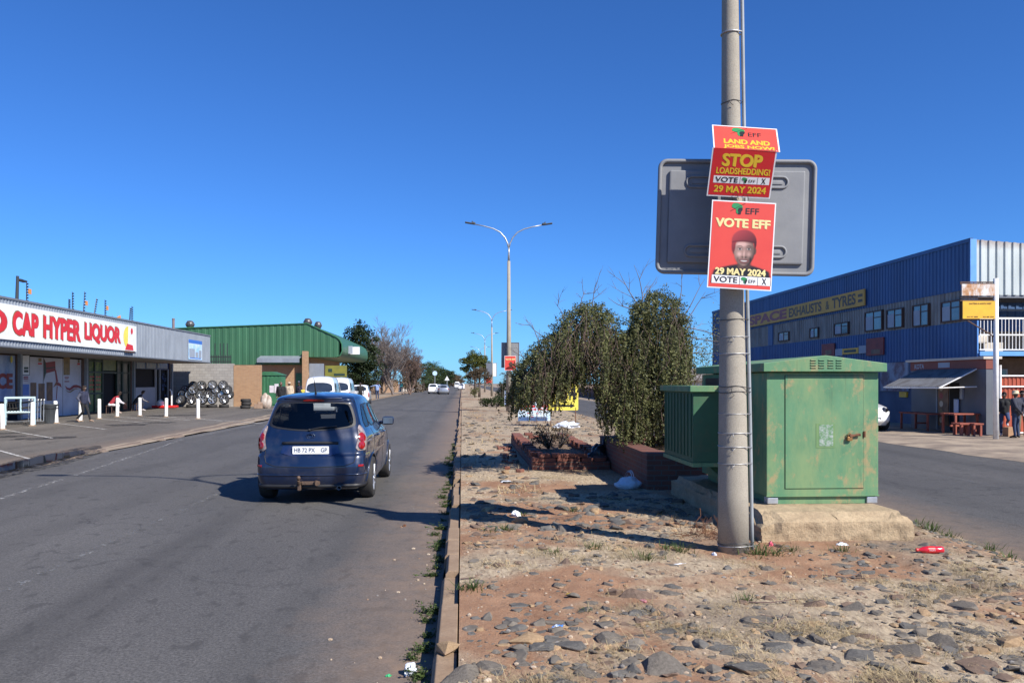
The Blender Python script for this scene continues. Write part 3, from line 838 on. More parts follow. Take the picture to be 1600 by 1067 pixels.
p = P(499, 600, 45.5); van1, vsh = vehicle('minibus_taxi', 'white minibus taxi parked at the kerb, nearest the camera of the two', 'minibus', van_rows, (p.x, p.y, 0), radians(3), 'white_car', van_holes, (.95, 3.65), group='minibus taxis at the left kerb', tail_z=(.8, 1.15), plate=(0, .62))
p = P(531, 600, 55); van2 = dup(van1, (p.x-.15, p.y, 0), radians(2), label='white minibus taxi ahead of another one, only its right side and roof showing')
hatch_rows = [(.22, .10, 3.85, .74, .2, .35, .1, .3), (.40, .0, 4.0, .82, .2, .4, .1, .35), (.60, .0, 4.0, .83, .2, .4, .1, .35), (.80, .03, 3.85, .83, .2, .4, .1, .35), (.92, .06, 3.35, .82, .22, .35, .1, .3),
              (1.0, .1, 2.95, .79, .22, .3, .1, .3), (1.2, .25, 2.55, .70, .22, .28, .1, .25), (1.38, .42, 2.15, .62, .22, .25, .1, .2), (1.45, .55, 1.95, .5, .25, .25, .1, .2), (1.48, .85, 1.6, .3, .2, .2, .1, .1)]
hatch_holes = [('rear_window', [(-.16, 1.0), (.16, 1.0), (.15, 1.34), (-.15, 1.34)]), ('windscreen', [(.80, 1.02), (1.0, 1.0), (1.20, 1.02), (1.18, 1.34), (1.0, 1.36), (.82, 1.34)])]
for a, b in ((.32, .49), (.51, .70)):
    hatch_holes += [('side_window', [(a, 1.02), (b, 1.02), (b-.01, 1.33), (a, 1.33)]), ('side_window', [(-b, 1.02), (-a, 1.02), (-a, 1.33), (-b+.01, 1.33)])]
# white car nosing out from behind the green cabinet, facing the camera
p = P(1379, 640, 28.6)
wc, wsh_ = vehicle('parked_car', 'white car on the dusty apron with its nose poking out behind the green cabinet', 'car', hatch_rows, (p.x-.62, p.y+3.75, .06), radians(184), 'white_car', hatch_holes, (.75, 3.2), group=None, plate=(1, .55), head_z=(.66, .84), nz=40, nt=150)
patch_obj('bumper', smooth_poly([(.70, .24), (1.0, .23), (1.30, .24), (1.30, .46), (1.0, .48), (.70, .46)], 1), M['black'], wc, .02, 3, sh=wsh_)
patch_obj('grille', smooth_poly([(.93, .68), (1.0, .67), (1.07, .68), (1.06, .78), (1.0, .79), (.94, .78)], 1), M['black'], wc, .012, 2, sh=wsh_)
# red and white pickup beyond the minibuses
pk_rows = [(.30, .05, 4.7, .78, .1, .3, .03, .2), (.45, .0, 4.8, .83, .1, .35, .03, .25), (.75, .0, 4.8, .84, .1, .35, .03, .25), (.98, .02, 4.6, .83, .1, .35, .03, .25), (1.02, .04, 4.2, .80, .1, .3, .03, .25),
           (1.06, .06, 3.7, .78, .1, .28, .03, .25), (1.3, .10, 3.3, .72, .12, .25, .04, .25), (1.52, .2, 2.95, .66, .15, .25, .05, .2), (1.58, .4, 2.7, .5, .2, .2, .05, .1)]
pk_holes = [('rear_window', [(-.15, 1.1), (.15, 1.1), (.145, 1.48), (-.145, 1.48)]), ('windscreen', [(.80, 1.1), (1.2, 1.1), (1.18, 1.46), (.82, 1.46)])]
for a, b in ((.31, .42), (.44, .56), (.58, .70)):
    pk_holes += [('side_window', [(a, 1.1), (b, 1.1), (b, 1.46), (a, 1.46)]), ('side_window', [(-b, 1.1), (-a, 1.1), (-a, 1.46), (-b, 1.46)])]
p = P(561, 600, 66)
vehicle('pickup', 'pale pickup with canopy and red tail lights parked beyond the minibuses', 'pickup', pk_rows, (p.x, p.y, 0), radians(4), 'white_car', pk_holes, (1.0, 3.7), wr=.34, tail_z=(.60, 1.02), plate=(0, .6))
# traffic far along the road
p = P(676.5, 604, 131); vehicle('hatchback', 'white hatchback at the left kerb far along the road', 'car', pk_rows, (p.x, p.y, 0), 0, 'white_car', pk_holes, (.9, 3.6), group=None, tail_z=(.7, .95))
p = P(693, 605, 124); vehicle('oncoming_car', 'silver car on the road far ahead, beside the white one', 'car', hatch_rows, (p.x, p.y, 0), 0, 'silver_car', hatch_holes, (.75, 3.2))
p = P(685, 604, 140); vehicle('hatchback', 'small silver white car partly hidden between two cars far ahead', 'car', hatch_rows, (p.x, p.y, 0), 0, 'white_car', hatch_holes, (.75, 3.2))
p = P(714, 601, 265); vehicle('minibus_taxi', 'tiny white minibus on the road near the horizon', 'minibus', van_rows, (p.x, p.y, 0), 0, 'white_car', van_holes, (.95, 3.65), tail_z=(.8, 1.15))
p = P(721, 602, 200); vehicle('pickup', 'white pickup on the road near the horizon, right of the minibus', 'pickup', pk_rows, (p.x, p.y, 0), 0, 'white_car', pk_holes, (1.0, 3.7), wr=.34)
# ================================================================== left side: liquor shop, tyre stack, green-roofed store
M['grey_clad'] = pm('grey_cladding', (.26, .29, .33), (.205, .23, .265), 1.5, .5, .1, stretch=(1, 1, .4))
M['grey_trim'] = pm('grey_trim', (.16, .175, .20), None, 3, .5)
M['panel_white'] = pm('mural_panel', (.60, .60, .66), (.50, .50, .56), 1.2, .6)
M['blue_poster'] = pm('blue_poster', (.40, .48, .66), (.16, .25, .48), .9, .35, lo=.4, hi=.6)
M['brown_poster'] = pm('brown_poster', (.22, .11, .05), (.11, .055, .03), 4, .5)
M['gold'] = pm('gold_poster', (.30, .20, .07), (.16, .10, .04), 4, .5)
M['wine'] = pm('wine_red', (.30, .035, .035), (.22, .025, .03), 4, .5)
M['green_frame'] = pm('green_frame', (.02, .045, .035), None, 4, .5)
M['flyers'] = pm('stuck_flyers', (.22, .27, .09), (.10, .15, .06), 3.2, .6, lo=.45, hi=.55)
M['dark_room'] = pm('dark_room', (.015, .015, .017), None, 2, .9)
M['shop_blue'] = pm('shop_blue', (.03, .07, .17), None, 2, .5)
M['counter'] = pm('counter_panel', (.33, .37, .43), (.28, .31, .36), 2, .5)
M['brown_post'] = pm('brown_post', (.10, .055, .04), None, 4, .7)
M['post_grey'] = pm('post_grey', (.24, .26, .28), None, 4, .6)
XW, XF = -20.7, -17.4
def fw(px, py, X=XW):
    Y, Z = PX(px, X); return (Y, ZH(py, Z))
def fz(u, v, s, x0, y0, X=XW): return fw(x0+u/s, y0+v/s, X)
Yend = PX(328, XF)[0]
shop = thing('liquor_shop', 'grey clad shop with a long red and white HYPER LIQUOR sign on its canopy', 'shop', (XF, Yend, .05))
OFF = Vector((-XF, -Yend, -.05))
class WB(MB):
    """mesh builder given world points, stored relative to the shop"""
    def build(s, name, mats, parent, base=None, **k):
        b = base or OFF; s.v = [(x+b[0], y+b[1], z+b[2]) for x, y, z in s.v]; return MB.build(s, name, mats, parent, **k)
Y0 = 12.0
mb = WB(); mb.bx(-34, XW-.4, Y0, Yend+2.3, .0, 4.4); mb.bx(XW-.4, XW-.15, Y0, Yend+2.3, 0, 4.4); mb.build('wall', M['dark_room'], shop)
mb = WB(); mb.add([(XF-.05, Y0, 4.93), (XF-.05, Yend, 4.93), (-34, Yend, 5.0), (-34, Y0, 5.0)], [(0, 1, 2, 3)]); mb.bx(-34, XF-.08, Y0, Yend-.02, 4.5, 4.9); mb.build('roof', M['grey_trim'], shop)
mb = WB(); corr(XF, Y0, XF, Yend, 3.17, 4.95, pitch=.22, depth=-.03, mb=mb); corr(XF, Yend, -34, Yend, 3.17, 4.95, pitch=.22, depth=-.03, mb=mb); mb.build('fascia', M['grey_clad'], shop)
mb = WB(); mb.bx(XF-.04, XF+.06, Y0, Yend+.05, 4.95, 5.03); mb.bx(XF-.04, XF+.05, Y0, Yend+.05, 3.11, 3.17); mb.bx(-34, XF-.04, Yend, Yend+.06, 4.95, 5.03)
mb.build('trim', M['grey_trim'], shop)
mb = WB(); mb.bx(XW, XF-.03, Y0, Yend-.03, 3.08, 3.14); mb.build('soffit', pm('soffit', (.28, .26, .23), (.22, .20, .18), 1, .8), shop)
# facade pieces, all worked out on the wall plane
def facade(mb, px0, px1, py_top, py_bot=None, out=.0, mi=None, thick=.06):
    ya, yb = PX(px0, XW)[0], PX(px1, XW)[0]; ym, Z = PX((px0+px1)/2, XW)
    zt = ZH(py_top, Z); zb = .05 if py_bot is None else ZH(py_bot, Z)
    mb.bx(XW-thick, XW+out, ya, yb, zb, zt, mi)
for px in (31.5, 135, 209, 268.5):
    Y, Z = PX(px, XW+.35); mb = WB(); mb.bx(XW+.28, XW+.42, Y-.09, Y+.09, .04, 3.08); mb.build('post', M['post_grey'], shop)
mb = WB(); ya, yb = PX(35, XW)[0], PX(127, XW)[0]; mb.bx(XW-.1, XW, ya, yb, .05, 3.0); pan = mb.build('mural_panel', M['panel_white'], shop)
mb = WB(); yc = PX(67.5, XW)[0]; mb.bx(XW-.02, XW+.006, yc-.012, yc+.012, .05, 3.0); yc = PX(98, XW)[0]; mb.bx(XW-.02, XW+.006, yc-.012, yc+.012, .05, 3.0); mb.build('panel_joints', M['brown_post'], pan)
O, U, V = (XW, 0, 0), (0, 1, 0), (0, 0, 1)
def z3(pts): return [fz(u, v, 7.62, 0, 540) for u, v in pts]
def rect3(u0, u1, v0, v1): return z3([(u0, v1), (u1, v1), (u1, v0), (u0, v0)])
def mural(name, mat, polys, lift=.008, parent=pan):
    mb = WB()
    for p_ in polys: flat(mb, p_, O, U, V, lift)
    return mb.build(name, M[mat], parent)
mural('painted_glass', 'wine', [z3([(520, 415), (545, 330), (660, 300), (655, 185), (545, 200), (520, 150)])])
mural('painted_glass_shade', 'green_frame', [z3([(520, 415), (548, 320), (545, 235), (540, 205), (520, 150)]), z3([(545, 280), (655, 262), (655, 250), (545, 265)])], .012)
mural('painted_stream', 'wine', [z3([(668, 430), (690, 430), (665, 290), (650, 295)]), z3([(630, 495), (668, 470), (700, 478), (733, 500), (718, 450), (668, 428)]), z3([(664, 640), (672, 640), (684, 480), (676, 480)]),
      z3([(770, 475), (790, 520), (830, 535), (880, 500), (930, 500), (968, 515), (955, 480), (905, 465), (870, 470), (830, 505), (800, 500)])], .014)
mural('painted_ribbon', 'gold', [z3([(770, 520), (800, 550), (835, 560), (890, 520), (940, 515), (900, 507), (860, 520), (830, 545), (800, 540)]), z3([(632, 500), (650, 478), (690, 440), (668, 446), (645, 468)])], .018)
mural('brown_poster', 'brown_poster', [rect3(360, 432, 440, 640)]); mural('brown_poster', 'brown_poster', [rect3(455, 530, 450, 658)]); mural('brown_poster', 'brown_poster', [rect3(552, 625, 435, 655)])
mural('gold_poster', 'gold', [rect3(755, 830, 135, 350)])
lp = mural('notice', 'card_white', [rect3(268, 350, 118, 348)]); mural('notice_border', 'green_frame', [rect3(268, 350, 345, 352), rect3(268, 350, 114, 118), rect3(346, 352, 114, 350), rect3(282, 335, 255, 280), rect3(282, 335, 290, 318)], .012, lp)
mural('blue_notice', 'blue_ink', [rect3(270, 345, 460, 590)]); mural('red_print', 'wine', [rect3(278, 333, 368, 385), rect3(278, 333, 392, 402), rect3(278, 333, 415, 420), rect3(765, 820, 372, 382), rect3(770, 812, 388, 396), rect3(765, 820, 420, 432)], .012)
mural('shop_crest', 'gold', [rect3(455, 492, 148, 190), rect3(925, 945, 168, 200)], .012); mural('crest_base', 'red_ink', [rect3(450, 497, 205, 225), rect3(918, 950, 208, 230)], .013)
# window with the big faded poster at the left edge
mb = WB(); ya, yb = PX(-70, XW)[0], PX(25, XW)[0]; mb.bx(XW-.08, XW-.02, ya, yb, .9, 3.0); wn = mb.build('window', M['blue_poster'], shop)
mb = WB(); yq = PX(25.5, XW)[0]; mb.bx(XW-.1, XW+.02, yq-.05, yq+.05, .85, 3.05); mb.bx(XW-.1, XW+.02, ya, yq, .78, .88); mb.bx(XW-.1, XW+.02, ya, yq, 3.0, 3.05); mb.build('window_frame', M['brown_post'], wn)
mb = WB(); y1, z1 = fz(155, 515, 7.62, 0, 540); y0, z0 = fz(-30, 515, 7.62, 0, 540); text(mb, 'CE', (y0, y1, z1, fz(155, 330, 7.62, 0, 540)[1]), (XW-.02, 0, 0), U, V, .012, .05); mb.build('lettering', M['wine'], wn)
mural('yellow_motif', 'board_yellow', [[(fz(135, 165, 7.62, 0, 540)[0]+.10*cos(a), fz(135, 165, 7.62, 0, 540)[1]+.16*sin(a)) for a in [2*pi*k/14 for k in range(14)]]], .014, wn)
# glazed shopfront
mb = WB(); facade(mb, 137, 160, 560, None, -.03); gz = mb.build('glazing', M['flyers'], shop, label='shop window papered with yellow green flyers')
mb = WB(); facade(mb, 183, 203, 560, None, -.03); mb.build('glazing', pm('dim_flyers', (.08, .085, .055), (.035, .04, .035), 3, .3), shop)
mb = WB(); facade(mb, 160, 183, 560, 579, -.02); mb.build('door_sign', pm('door_sign', (.20, .22, .08), (.12, .15, .07), 3, .5), shop)
mb = WB()
for px in (137.5, 147.5, 159.8, 182.5, 191, 202): facade(mb, px-.7, px+.7, 556, None, .04)
ya, yb = PX(137, XW)[0], PX(160, XW)[0]; yc, yd = PX(183, XW)[0], PX(203, XW)[0]
for z in (.08, 1.15, 2.35, 2.98): mb.bx(XW-.05, XW+.03, ya, yb, z-.05, z+.05); mb.bx(XW-.05, XW+.03, yc, yd, z-.05, z+.05)
mb.bx(XW-.05, XW+.03, PX(160, XW)[0], yc, 2.3, 2.4); mb.build('shopfront_frame', M['green_frame'], shop)
mural('flyer_print', 'red_ink', [[(PX(a, XW)[0], b), (PX(a+3, XW)[0], b), (PX(a+3, XW)[0], b+.07), (PX(a, XW)[0], b+.07)] for a in (140, 144, 150, 154) for b in (1.35, 1.6, 1.85, 2.05)], .006, gz)
mb = WB(); facade(mb, 203.5, 208, 556, None, .05); facade(mb, 264, 268, 556, None, .05); facade(mb, 127, 134, 556, None, .02); mb.build('pier', M['brown_post'], shop)
# workshop hatch next door
mb = WB(); facade(mb, 212, 264, 563, 577, -.04); b_ = mb.build('sign_band', M['shop_blue'], shop)
for a, c in ((214, 226.5), (229.5, 244), (247, 262)):
    mb = WB(); facade(mb, a, c, 564.5, 575.5, -.02); mb.build('sign_panel', pm('sign_panel', (.28, .30, .26), (.10, .16, .26), 3, .4), b_)
mb = WB(); facade(mb, 212.5, 242.5, 605, None, -.01); mb.build('counter', M['counter'], shop)
mb = WB(); facade(mb, 242.5, 245, 577, None, .0); facade(mb, 249.5, 251, 577, None, .0); facade(mb, 262, 264, 577, None, 0); mb.build('door_frame', M['post_grey'], shop)
rng = random.Random(2); mb = WB()
for k in range(14):
    a = rng.uniform(252, 260); ya, Z = PX(a, XW); z = rng.uniform(.5, 2.3); mb.bx(XW-.12, XW-.10, ya, ya+rng.uniform(.15, .5), z, z+rng.uniform(.06, .2))
mb.build('shelf_goods', M['shop_blue'], shop)
# the long sign board on the canopy
ya, _ = PX(-60, XF); yb = PX(210, XF)[0]; XS = XF+.10
mb = WB(); mb.bx(XF+.02, XS, ya, yb, 3.40, 4.75); sg = mb.build('sign_board', M['card_white'], shop)
Os = (XS, 0, 0)
letters = [(-26, 11, 'D'), (19.5, 60, 'CAP'), (67.5, 126, 'HYPER'), (132, 188.5, 'LIQUOR')]
for nm, mat, gr, lf in (('lettering_edge', 'gold', .035, .004), ('lettering', 'red_ink', 0.0, .012)):
    mb = WB()
    for a, b, s_ in letters:
        y0, y1 = PX(a, XS)[0], PX(b, XS)[0]; h = 1.0
        text(mb, s_, (y0-gr, y1+gr, 3.60-gr, 4.54+gr), Os, U, V, lf, .02, heavy=.045 if gr == 0 else .06)
    mb.build(nm, M[mat], sg)
y0, y1 = PX(194, XS)[0], PX(209, XS)[0]; yc = (y0+y1)/2
mb = WB(); flat(mb, [(y0+.15 + .62*(1-cos(a)), 4.1+.55*sin(a)) for a in [radians(-60+150*k/12) for k in range(13)]][:1] + [(yc-.55+.75*abs(cos(a)), 4.1+.55*sin(a)) if False else (yc-.1-.62*cos(a), 4.1+.58*sin(a)) for a in [radians(-70+160*k/14) for k in range(15)]], Os, U, V, .006); em = mb.build('shop_emblem', M['board_yellow'], sg)
mb = WB(); flat(mb, [(y0+.1, 3.45), (y1-.05, 3.45), (y1-.15, 3.72), (y0+.35, 3.78)], Os, U, V, .008); flat(mb, circ(yc+.35, 4.45, .14, 12, .17), Os, U, V, .008); mb.build('emblem_base', M['red_ink'], em)
mb = WB(); mb.bx(XS, XS+.05, y0+.1, y1, 3.33, 3.41); mb.build('emblem_ledge', M['brown_post'], em)
# small poster at the canopy's end
ya, z1 = fw(294, 530, XF+.02); yb, z0 = fw(315, 560.5, XF+.02)
mb = WB(); mb.bx(XF+.035, XF+.05, ya, yb, 3.25, z1); po = mb.build('canopy_poster', M['sky_ink'], shop)
mb = WB(); h = z1-3.25; w_ = yb-ya
for a0, a1, b0, b1, in ((0, 1, .82, 1), (.1, .9, .05, .1)): flat(mb, [(ya+w_*a0, 3.25+h*b0), (ya+w_*a1, 3.25+h*b0), (ya+w_*a1, 3.25+h*b1), (ya+w_*a0, 3.25+h*b1)], (XF+.05, 0, 0), U, V, .003)
mb.build('poster_print', M['blue_ink'], po)
mb = WB()
for a0, a1, b0, b1 in ((.05, .45, .1, .55), (.5, .7, .12, .4), (.75, .95, .1, .5)): flat(mb, [(ya+w_*a0, 3.25+h*b0), (ya+w_*a1, 3.25+h*b0), (ya+w_*a1, 3.25+h*b1), (ya+w_*a0, 3.25+h*b1)], (XF+.05, 0, 0), U, V, .004)
mb.build('poster_picture', M['counter'], po)
# electric-fence uprights on the roof
orange = pm('orange_plate', (.75, .30, .06), None, 3, .5)
specs = [(41.5, 443, 0, 45.5, 455, 'tallest, beside the dark lamp mast'), (107.5, 469, .0, None, 0, 'short plain one left of the middle'), (113, 458, 0, None, 0, 'upright one beside the short one'), (130, 457, .15, 131, 473, 'leaning one with an orange plate halfway'),
         (146, 467, .35, None, 0, 'leaning one with no plate'), (164, 470, 0, 168, 481, 'upright one with a small orange plate near its top'), (202, 482, .12, None, 0, 'left of the close pair at the far end'), (206, 480, 0, None, 0, 'right of the close pair at the far end')]
for px, pt, lean, px2, py2, wd in specs:
    Xp = -18.2; Y, Z = PX(px, Xp); zt = ZH(pt, Z); H = zt - 4.9
    fp = thing('fence_upright', 'electric fence rod on the roof: ' + wd, 'fence post', (Xp, Y, 4.96), 0, 'electric fence rods on the shop roof')
    mb = MB(); mb.cyl((0, 0, 0), (0, lean, H), .022, .016, 6); mb.build('rod', M['dark_steel'], fp)
    mb = MB()
    for k in range(8):
        q = (k+1)/8.6; mb.cyl((.0, lean*q, H*q-.025), (.07, lean*q, H*q+.0), .03, .03, 6)
    mb.build('insulators', M['black'], fp)
    if px2:
        z2 = ZH(py2, Z)-4.96; mb = MB(); mb.bbox((.06, lean*.5+.14, z2), (.02, .26, .22), .006); mb.build('warning_plate', orange, fp)
for k, (px2, py2) in enumerate(((186, 497),)):
    Y, Z = PX(px2, -18.2); o = MB(); o.bbox((0, 0, 0), (.02, .45, .22), .01, R=Matrix.Rotation(.3, 3, 'X')); o.cyl((0, 0, -.1), (0, 0, ZH(py2, Z)*-1+4.96), .015, n=6)
    q = o.build('warning_sign', orange, loc=(-18.2, Y, ZH(py2, Z))); setp(q, 'orange warning plate on a stub above the canopy, right of the fence rods', 'sign')
Y, Z = PX(26, -19.2)
lm = thing('roof_lamp', 'black lamp mast with one flat head standing on the shop roof', 'lamp', (-19.2, Y, 4.95))
zt = ZH(431, Z)-4.95
mb = MB(); mb.cyl((0, 0, 0), (0, .08, zt), .075, .06, 10); mb.build('mast', M['dark_steel'], lm)
mb = MB(); mb.bbox((0, .42, zt-.16), (.22, .55, .09), .03, R=Matrix.Rotation(-.05, 3, 'X')); mb.cyl((0, .08, zt-.18), (0, .2, zt-.16), .03, n=8); mb.build('lamp_head', M['dark_steel'], lm)
# ---- gable walls, tyre yard
def wall_thing(name, label, cat, x0, x1, y0, y1, h, mat, cope=None, z0=.0):
    w_ = thing(name, label, cat, ((x0+x1)/2, (y0+y1)/2, z0)); mb = MB(); mb.bx((x0-x1)/2, (x1-x0)/2, (y0-y1)/2, (y1-y0)/2, 0, h)
    mb.build('masonry', M[mat], w_)
    if cope:
        mb = MB(); mb.bx((x0-x1)/2-.03, (x1-x0)/2+.03, (y0-y1)/2-.03, (y1-y0)/2+.03, h, h+.07); mb.build('coping', M[cope], w_)
    return w_
YW = PX(268, XW)[0] + .1
xg = lambda px: (lambda k: YW/(CY - k*SY)*(k*CY+SY))((px-CX)/F)
wall_thing('block_wall', 'grey block wall at the end of the shop, half in shadow behind the tyres', 'wall', XW+.05, xg(365), YW, YW+.25, 3.12, 'grey_brick', None)
wall_thing('brick_wall', 'tan face brick wall between the grey block wall and the green kiosk', 'wall', xg(365)+.003, xg(408), YW-.02, YW+.25, 3.02, 'face_brick', None)
pf = thing('palisade', 'dark palisade of flat spikes along the top of the grey block wall', 'fence', ((XW+xg(360))/2, YW+.1, 3.12))
hw = (xg(360)-XW)/2; mb = MB()
for k in range(34):
    x = -hw + 2*hw*k/33; mb.bx(x-.03, x+.03, -.01, .01, 0, .62 + (.85 if k in (20, 24, 27, 29, 31) else 0))
mb.build('spikes', M['dark_steel'], pf); mb = MB(); mb.bx(-hw, hw, .012, .03, .12, .18); mb.bx(-hw, hw, .012, .03, .46, .52); mb.build('rail', M['dark_steel'], pf)
# wheels for sale: each tyre with its alloy rim
def wheel_stand(R0, name='wheel_for_sale'):
    w_ = thing(name, 'x', 'wheel'); r = .335; w = .22; ri = .245
    mb = MB(); prof = [(ri, -w/2), (r*.93, -w/2), (r*.985, -w*.36), (r, -w*.2), (r, w*.2), (r*.985, w*.36), (r*.93, w/2), (ri+.02, w/2+.006), (ri, w/2)]
    Rm = Matrix.Rotation(radians(90), 3, 'X')
    mb.lathe(prof, (0, 0, r), 26, Rm); mb.build('tyre', M['rubber'], w_, smooth=True)
    m = MB(); m.lathe([(ri+.012, w*.52), (ri-.03, w*.50), (ri-.035, w*.2)], (0, 0, r), 26, Rm); m.lathe([(ri-.035, w*.2), (ri-.04, -w*.3), (.01, -w*.3)], (0, 0, r), 26, Rm, 1); m.lathe([(.001, w*.44), (.05, w*.42), (.055, w*.1)], (0, 0, r), 12, Rm)
    C = Vector((0, 0, r))
    for k in range(R0):
        for da in (-.14, .14):
            a = 2*pi*k/R0+da*.5; b = 2*pi*k/R0+da*1.3
            m.tube([C + Rm @ Vector((.04*cos(a), .04*sin(a), w*.40)), C + Rm @ Vector(((ri-.02)*cos(b), (ri-.02)*sin(b), w*.46))], [.034, .028], 5)
    m.build('rim', [M['alloy'], M['black']], w_, auto=35); return w_
w5, w6, w8 = wheel_stand(5), wheel_stand(7), wheel_stand(9)
protos = [w5, w6, w8]; used = set()
rows = [('bottom', 588, [122, 195, 265, 327, 400]), ('second', 545, [137, 183, 247, 297, 335, 385, 432]), ('third', 516, [160, 207, 258, 318, 350, 420]), ('top', 488, [205, 260, 328, 393])]
ordn = ['first', 'second', 'third', 'fourth', 'fifth', 'sixth', 'seventh']
rng = random.Random(4)
for ri_, (rn, v, us) in enumerate(rows):
    for k, u in enumerate(us):
        Zd = 57.0 + (.35 if ri_ > 0 else 0) + rng.uniform(-.12, .12)
        if ri_ == 0: Zd = 56.4
        p = P(250+u/4, 480+(v+rng.uniform(-4, 4))/4, Zd); pr = rng.choice(protos)
        lab = 'alloy wheel for sale, %s from the left in the %s row of the wheel stack' % (ordn[k], rn)
        if pr.name not in used: o = pr; used.add(pr.name); o['label'] = lab; o.rotation_euler[2] = 0
        else: o = dup(pr, label=lab)
        o['group'] = 'wheels stacked for sale'; sc_ = rng.uniform(.92, 1.02)
        o.scale = (sc_,)*3; o.location = (p.x, p.y, max(.06 if ri_ else .27, p.z-.335*sc_)); o.rotation_euler = (rng.uniform(-.18, .02), 0, rng.uniform(-.3, .3))
mb = MB(); prof = [(.19, -.10), (.30, -.105), (.33, -.07), (.33, .07), (.30, .105), (.19, .10), (.175, .0), (.19, -.10)]
mb.lathe(prof, (0, 0, .105), 22); fl = mb.build('loose_tyre', M['rubber'], smooth=True)
setp(fl, 'x', 'tyre', 'tyres lying flat')
tp = [(195, 622, 0, 'under the stacked wheels, leftmost of the flat ones'), (265, 622, 0, 'under the stacked wheels, second of the flat ones'), (327, 624, 0, 'under the stacked wheels, third of the flat ones'), (400, 626, 0, 'under the stacked wheels, rightmost of the flat ones'), (534, 630, 0, 'bottom of the short pile by the brick wall'), (534, 610, 0, 'middle of the short pile by the brick wall'), (536, 590, 0, 'top of the short pile by the brick wall')]
for k, (u, v, z, wd) in enumerate(tp):
    p = P(250+u/4, 480+v/4, 56.5 if k < 4 else 54.6); o = fl if k == 0 else fl.copy()
    if k: COL.objects.link(o)
    o['label'] = 'black tyre lying flat ' + wd; o.location = (p.x+(.06 if k == 5 else 0), p.y, .055 if k < 4 else .055+.212*(k-4))
# sacks and blocks beside the pile
def lump(name, mat, r, c, seed, label, cat, flat_=.8, group=None, amp=.25, sub=3):
    bm = bmesh.new(); bmesh.ops.create_icosphere(bm, subdivisions=sub, radius=1)
    for v in bm.verts:
        d_ = 1 + amp*noise.noise(v.co*1.3+Vector((seed, 0, 0))) + amp*.4*noise.noise(v.co*3.1+Vector((0, seed, 0)))
        v.co = Vector((v.co.x*r[0]*d_, v.co.y*r[1]*d_, max(-.9, v.co.z)*r[2]*d_))
    me = bpy.data.meshes.new(name); bm.to_mesh(me); bm.free(); me.materials.append(mat); me.polygons.foreach_set('use_smooth', [True]*len(me.polygons))
    o = bpy.data.objects.new(name, me); COL.objects.link(o); o.location = c; setp(o, label, cat, group); return o
sack = pm('sack', (.55, .50, .44), (.30, .22, .17), 3, .85, bump=.4)
for k, (u, v, r_, wd) in enumerate(((655, 600, (.27, .25, .55), 'tall pale woven sack standing against the green kiosk'), (678, 605, (.20, .2, .48), 'slim white woven sack beside the taller pale one'))):
    p = P(250+u/4, 480+v/4, 55); lump('sack', sack, r_, (p.x, p.y, .05+r_[2]*.85), 3.3+k, wd, 'sack')
p = P(250+615/4, 480+630/4, 54.5); o = MB(); o.bbox((0, 0, .15), (.5, .4, .30), .03); o.bbox((.1, .02, .36), (.3, .3, .13), .03, .3); setp(o.build('concrete_block', pm('block', (.36, .25, .18), (.26, .17, .12), 5, .9, bump=.4), loc=(p.x, p.y, .05)), 'brown broken blocks on the ground between tyres and pale sacks', 'rubble')
# ---- green kiosk and brick shopfront under the green roof
M['green_steel'] = pm('green_sheet', (.045, .17, .08), (.035, .13, .062), 2, .5)
M['green_roof'] = pm('green_cladding', (.046, .142, .070), (.036, .112, .056), .6, .45, stretch=(1, 1, .3))
pk = P(403, 632, 60.5); pk2 = P(438, 632, 60.5); kw = pk2.x-pk.x
ks = thing('green_kiosk', 'green sheet steel kiosk with papers pasted on its door beside the brick wall', 'kiosk', ((pk.x+pk2.x)/2, pk.y+.9, .05))
mb = MB(); corr(-kw/2, -.8, kw/2, -.8, 0, 2.25, pitch=.3, depth=.02, mb=mb); corr(kw/2, -.8, kw/2, .8, 0, 2.25, pitch=.3, depth=.02, mb=mb); corr(-kw/2, .8, -kw/2, -.8, 0, 2.25, pitch=.3, depth=.02, mb=mb); mb.build('walls', M['green_steel'], ks)
mb = MB(); mb.prism([(-kw/2-.06, 2.24), (kw/2+.06, 2.24), (kw/2+.06, 2.30), (kw*.1, 2.52), (-kw*.25, 2.52), (-kw/2-.06, 2.36)], (0, -.86, 0), (1, 0, 0), (0, 0, 1), 1.75); mb.build('roof', M['green_steel'], ks)
mb = MB(); mb.bx(-.02, kw/2-.08, -.83, -.80, .12, 2.1); dr = mb.build('door', M['green_steel'], ks)
for a, b, c, d in ((.0, .32, .98, 1.5), (.36, .66, .95, 1.62)):
    mb = MB(); mb.bx(a, b, -.84, -.832, c, d); mb.build('pasted_paper', pm('paper', (.72, .66, .68), (.5, .45, .5), 6, .6), dr)
GY = 78.0
gx = lambda px: (lambda k: GY/(CY - k*SY)*(k*CY+SY))((px-CX)/F)
gz = lambda px, py: (lambda k: CH - (py-HZ)/F*GY/(CY - k*SY))((px-CX)/F)
gb = thing('green_store', 'store with green ribbed cladding and rounded eaves overhanging the pavement', 'building', (gx(532), GY, .05))
class GBd(WB):
    def build(s, name, mats, parent, **k): return WB.build(s, name, mats, parent, base=Vector((-gx(532), -GY, -.05)), **k)
xa, xb, xc_ = gx(230), gx(480), gx(530)
zt1, zt2, zt3, zb = gz(287, 513)-.15, gz(480, 506), gz(530, 529), gz(532, 558)
mb = GBd(); corr(xa, GY, xb, GY, gz(400, 570), zt1, zt2, pitch=.62, depth=.03, mb=mb); corr(xb, GY, xc_, GY, zb, zt2, zt3, pitch=.62, depth=.03, mb=mb); mb.build('cladding', M['green_roof'], gb)
GL = 21.0
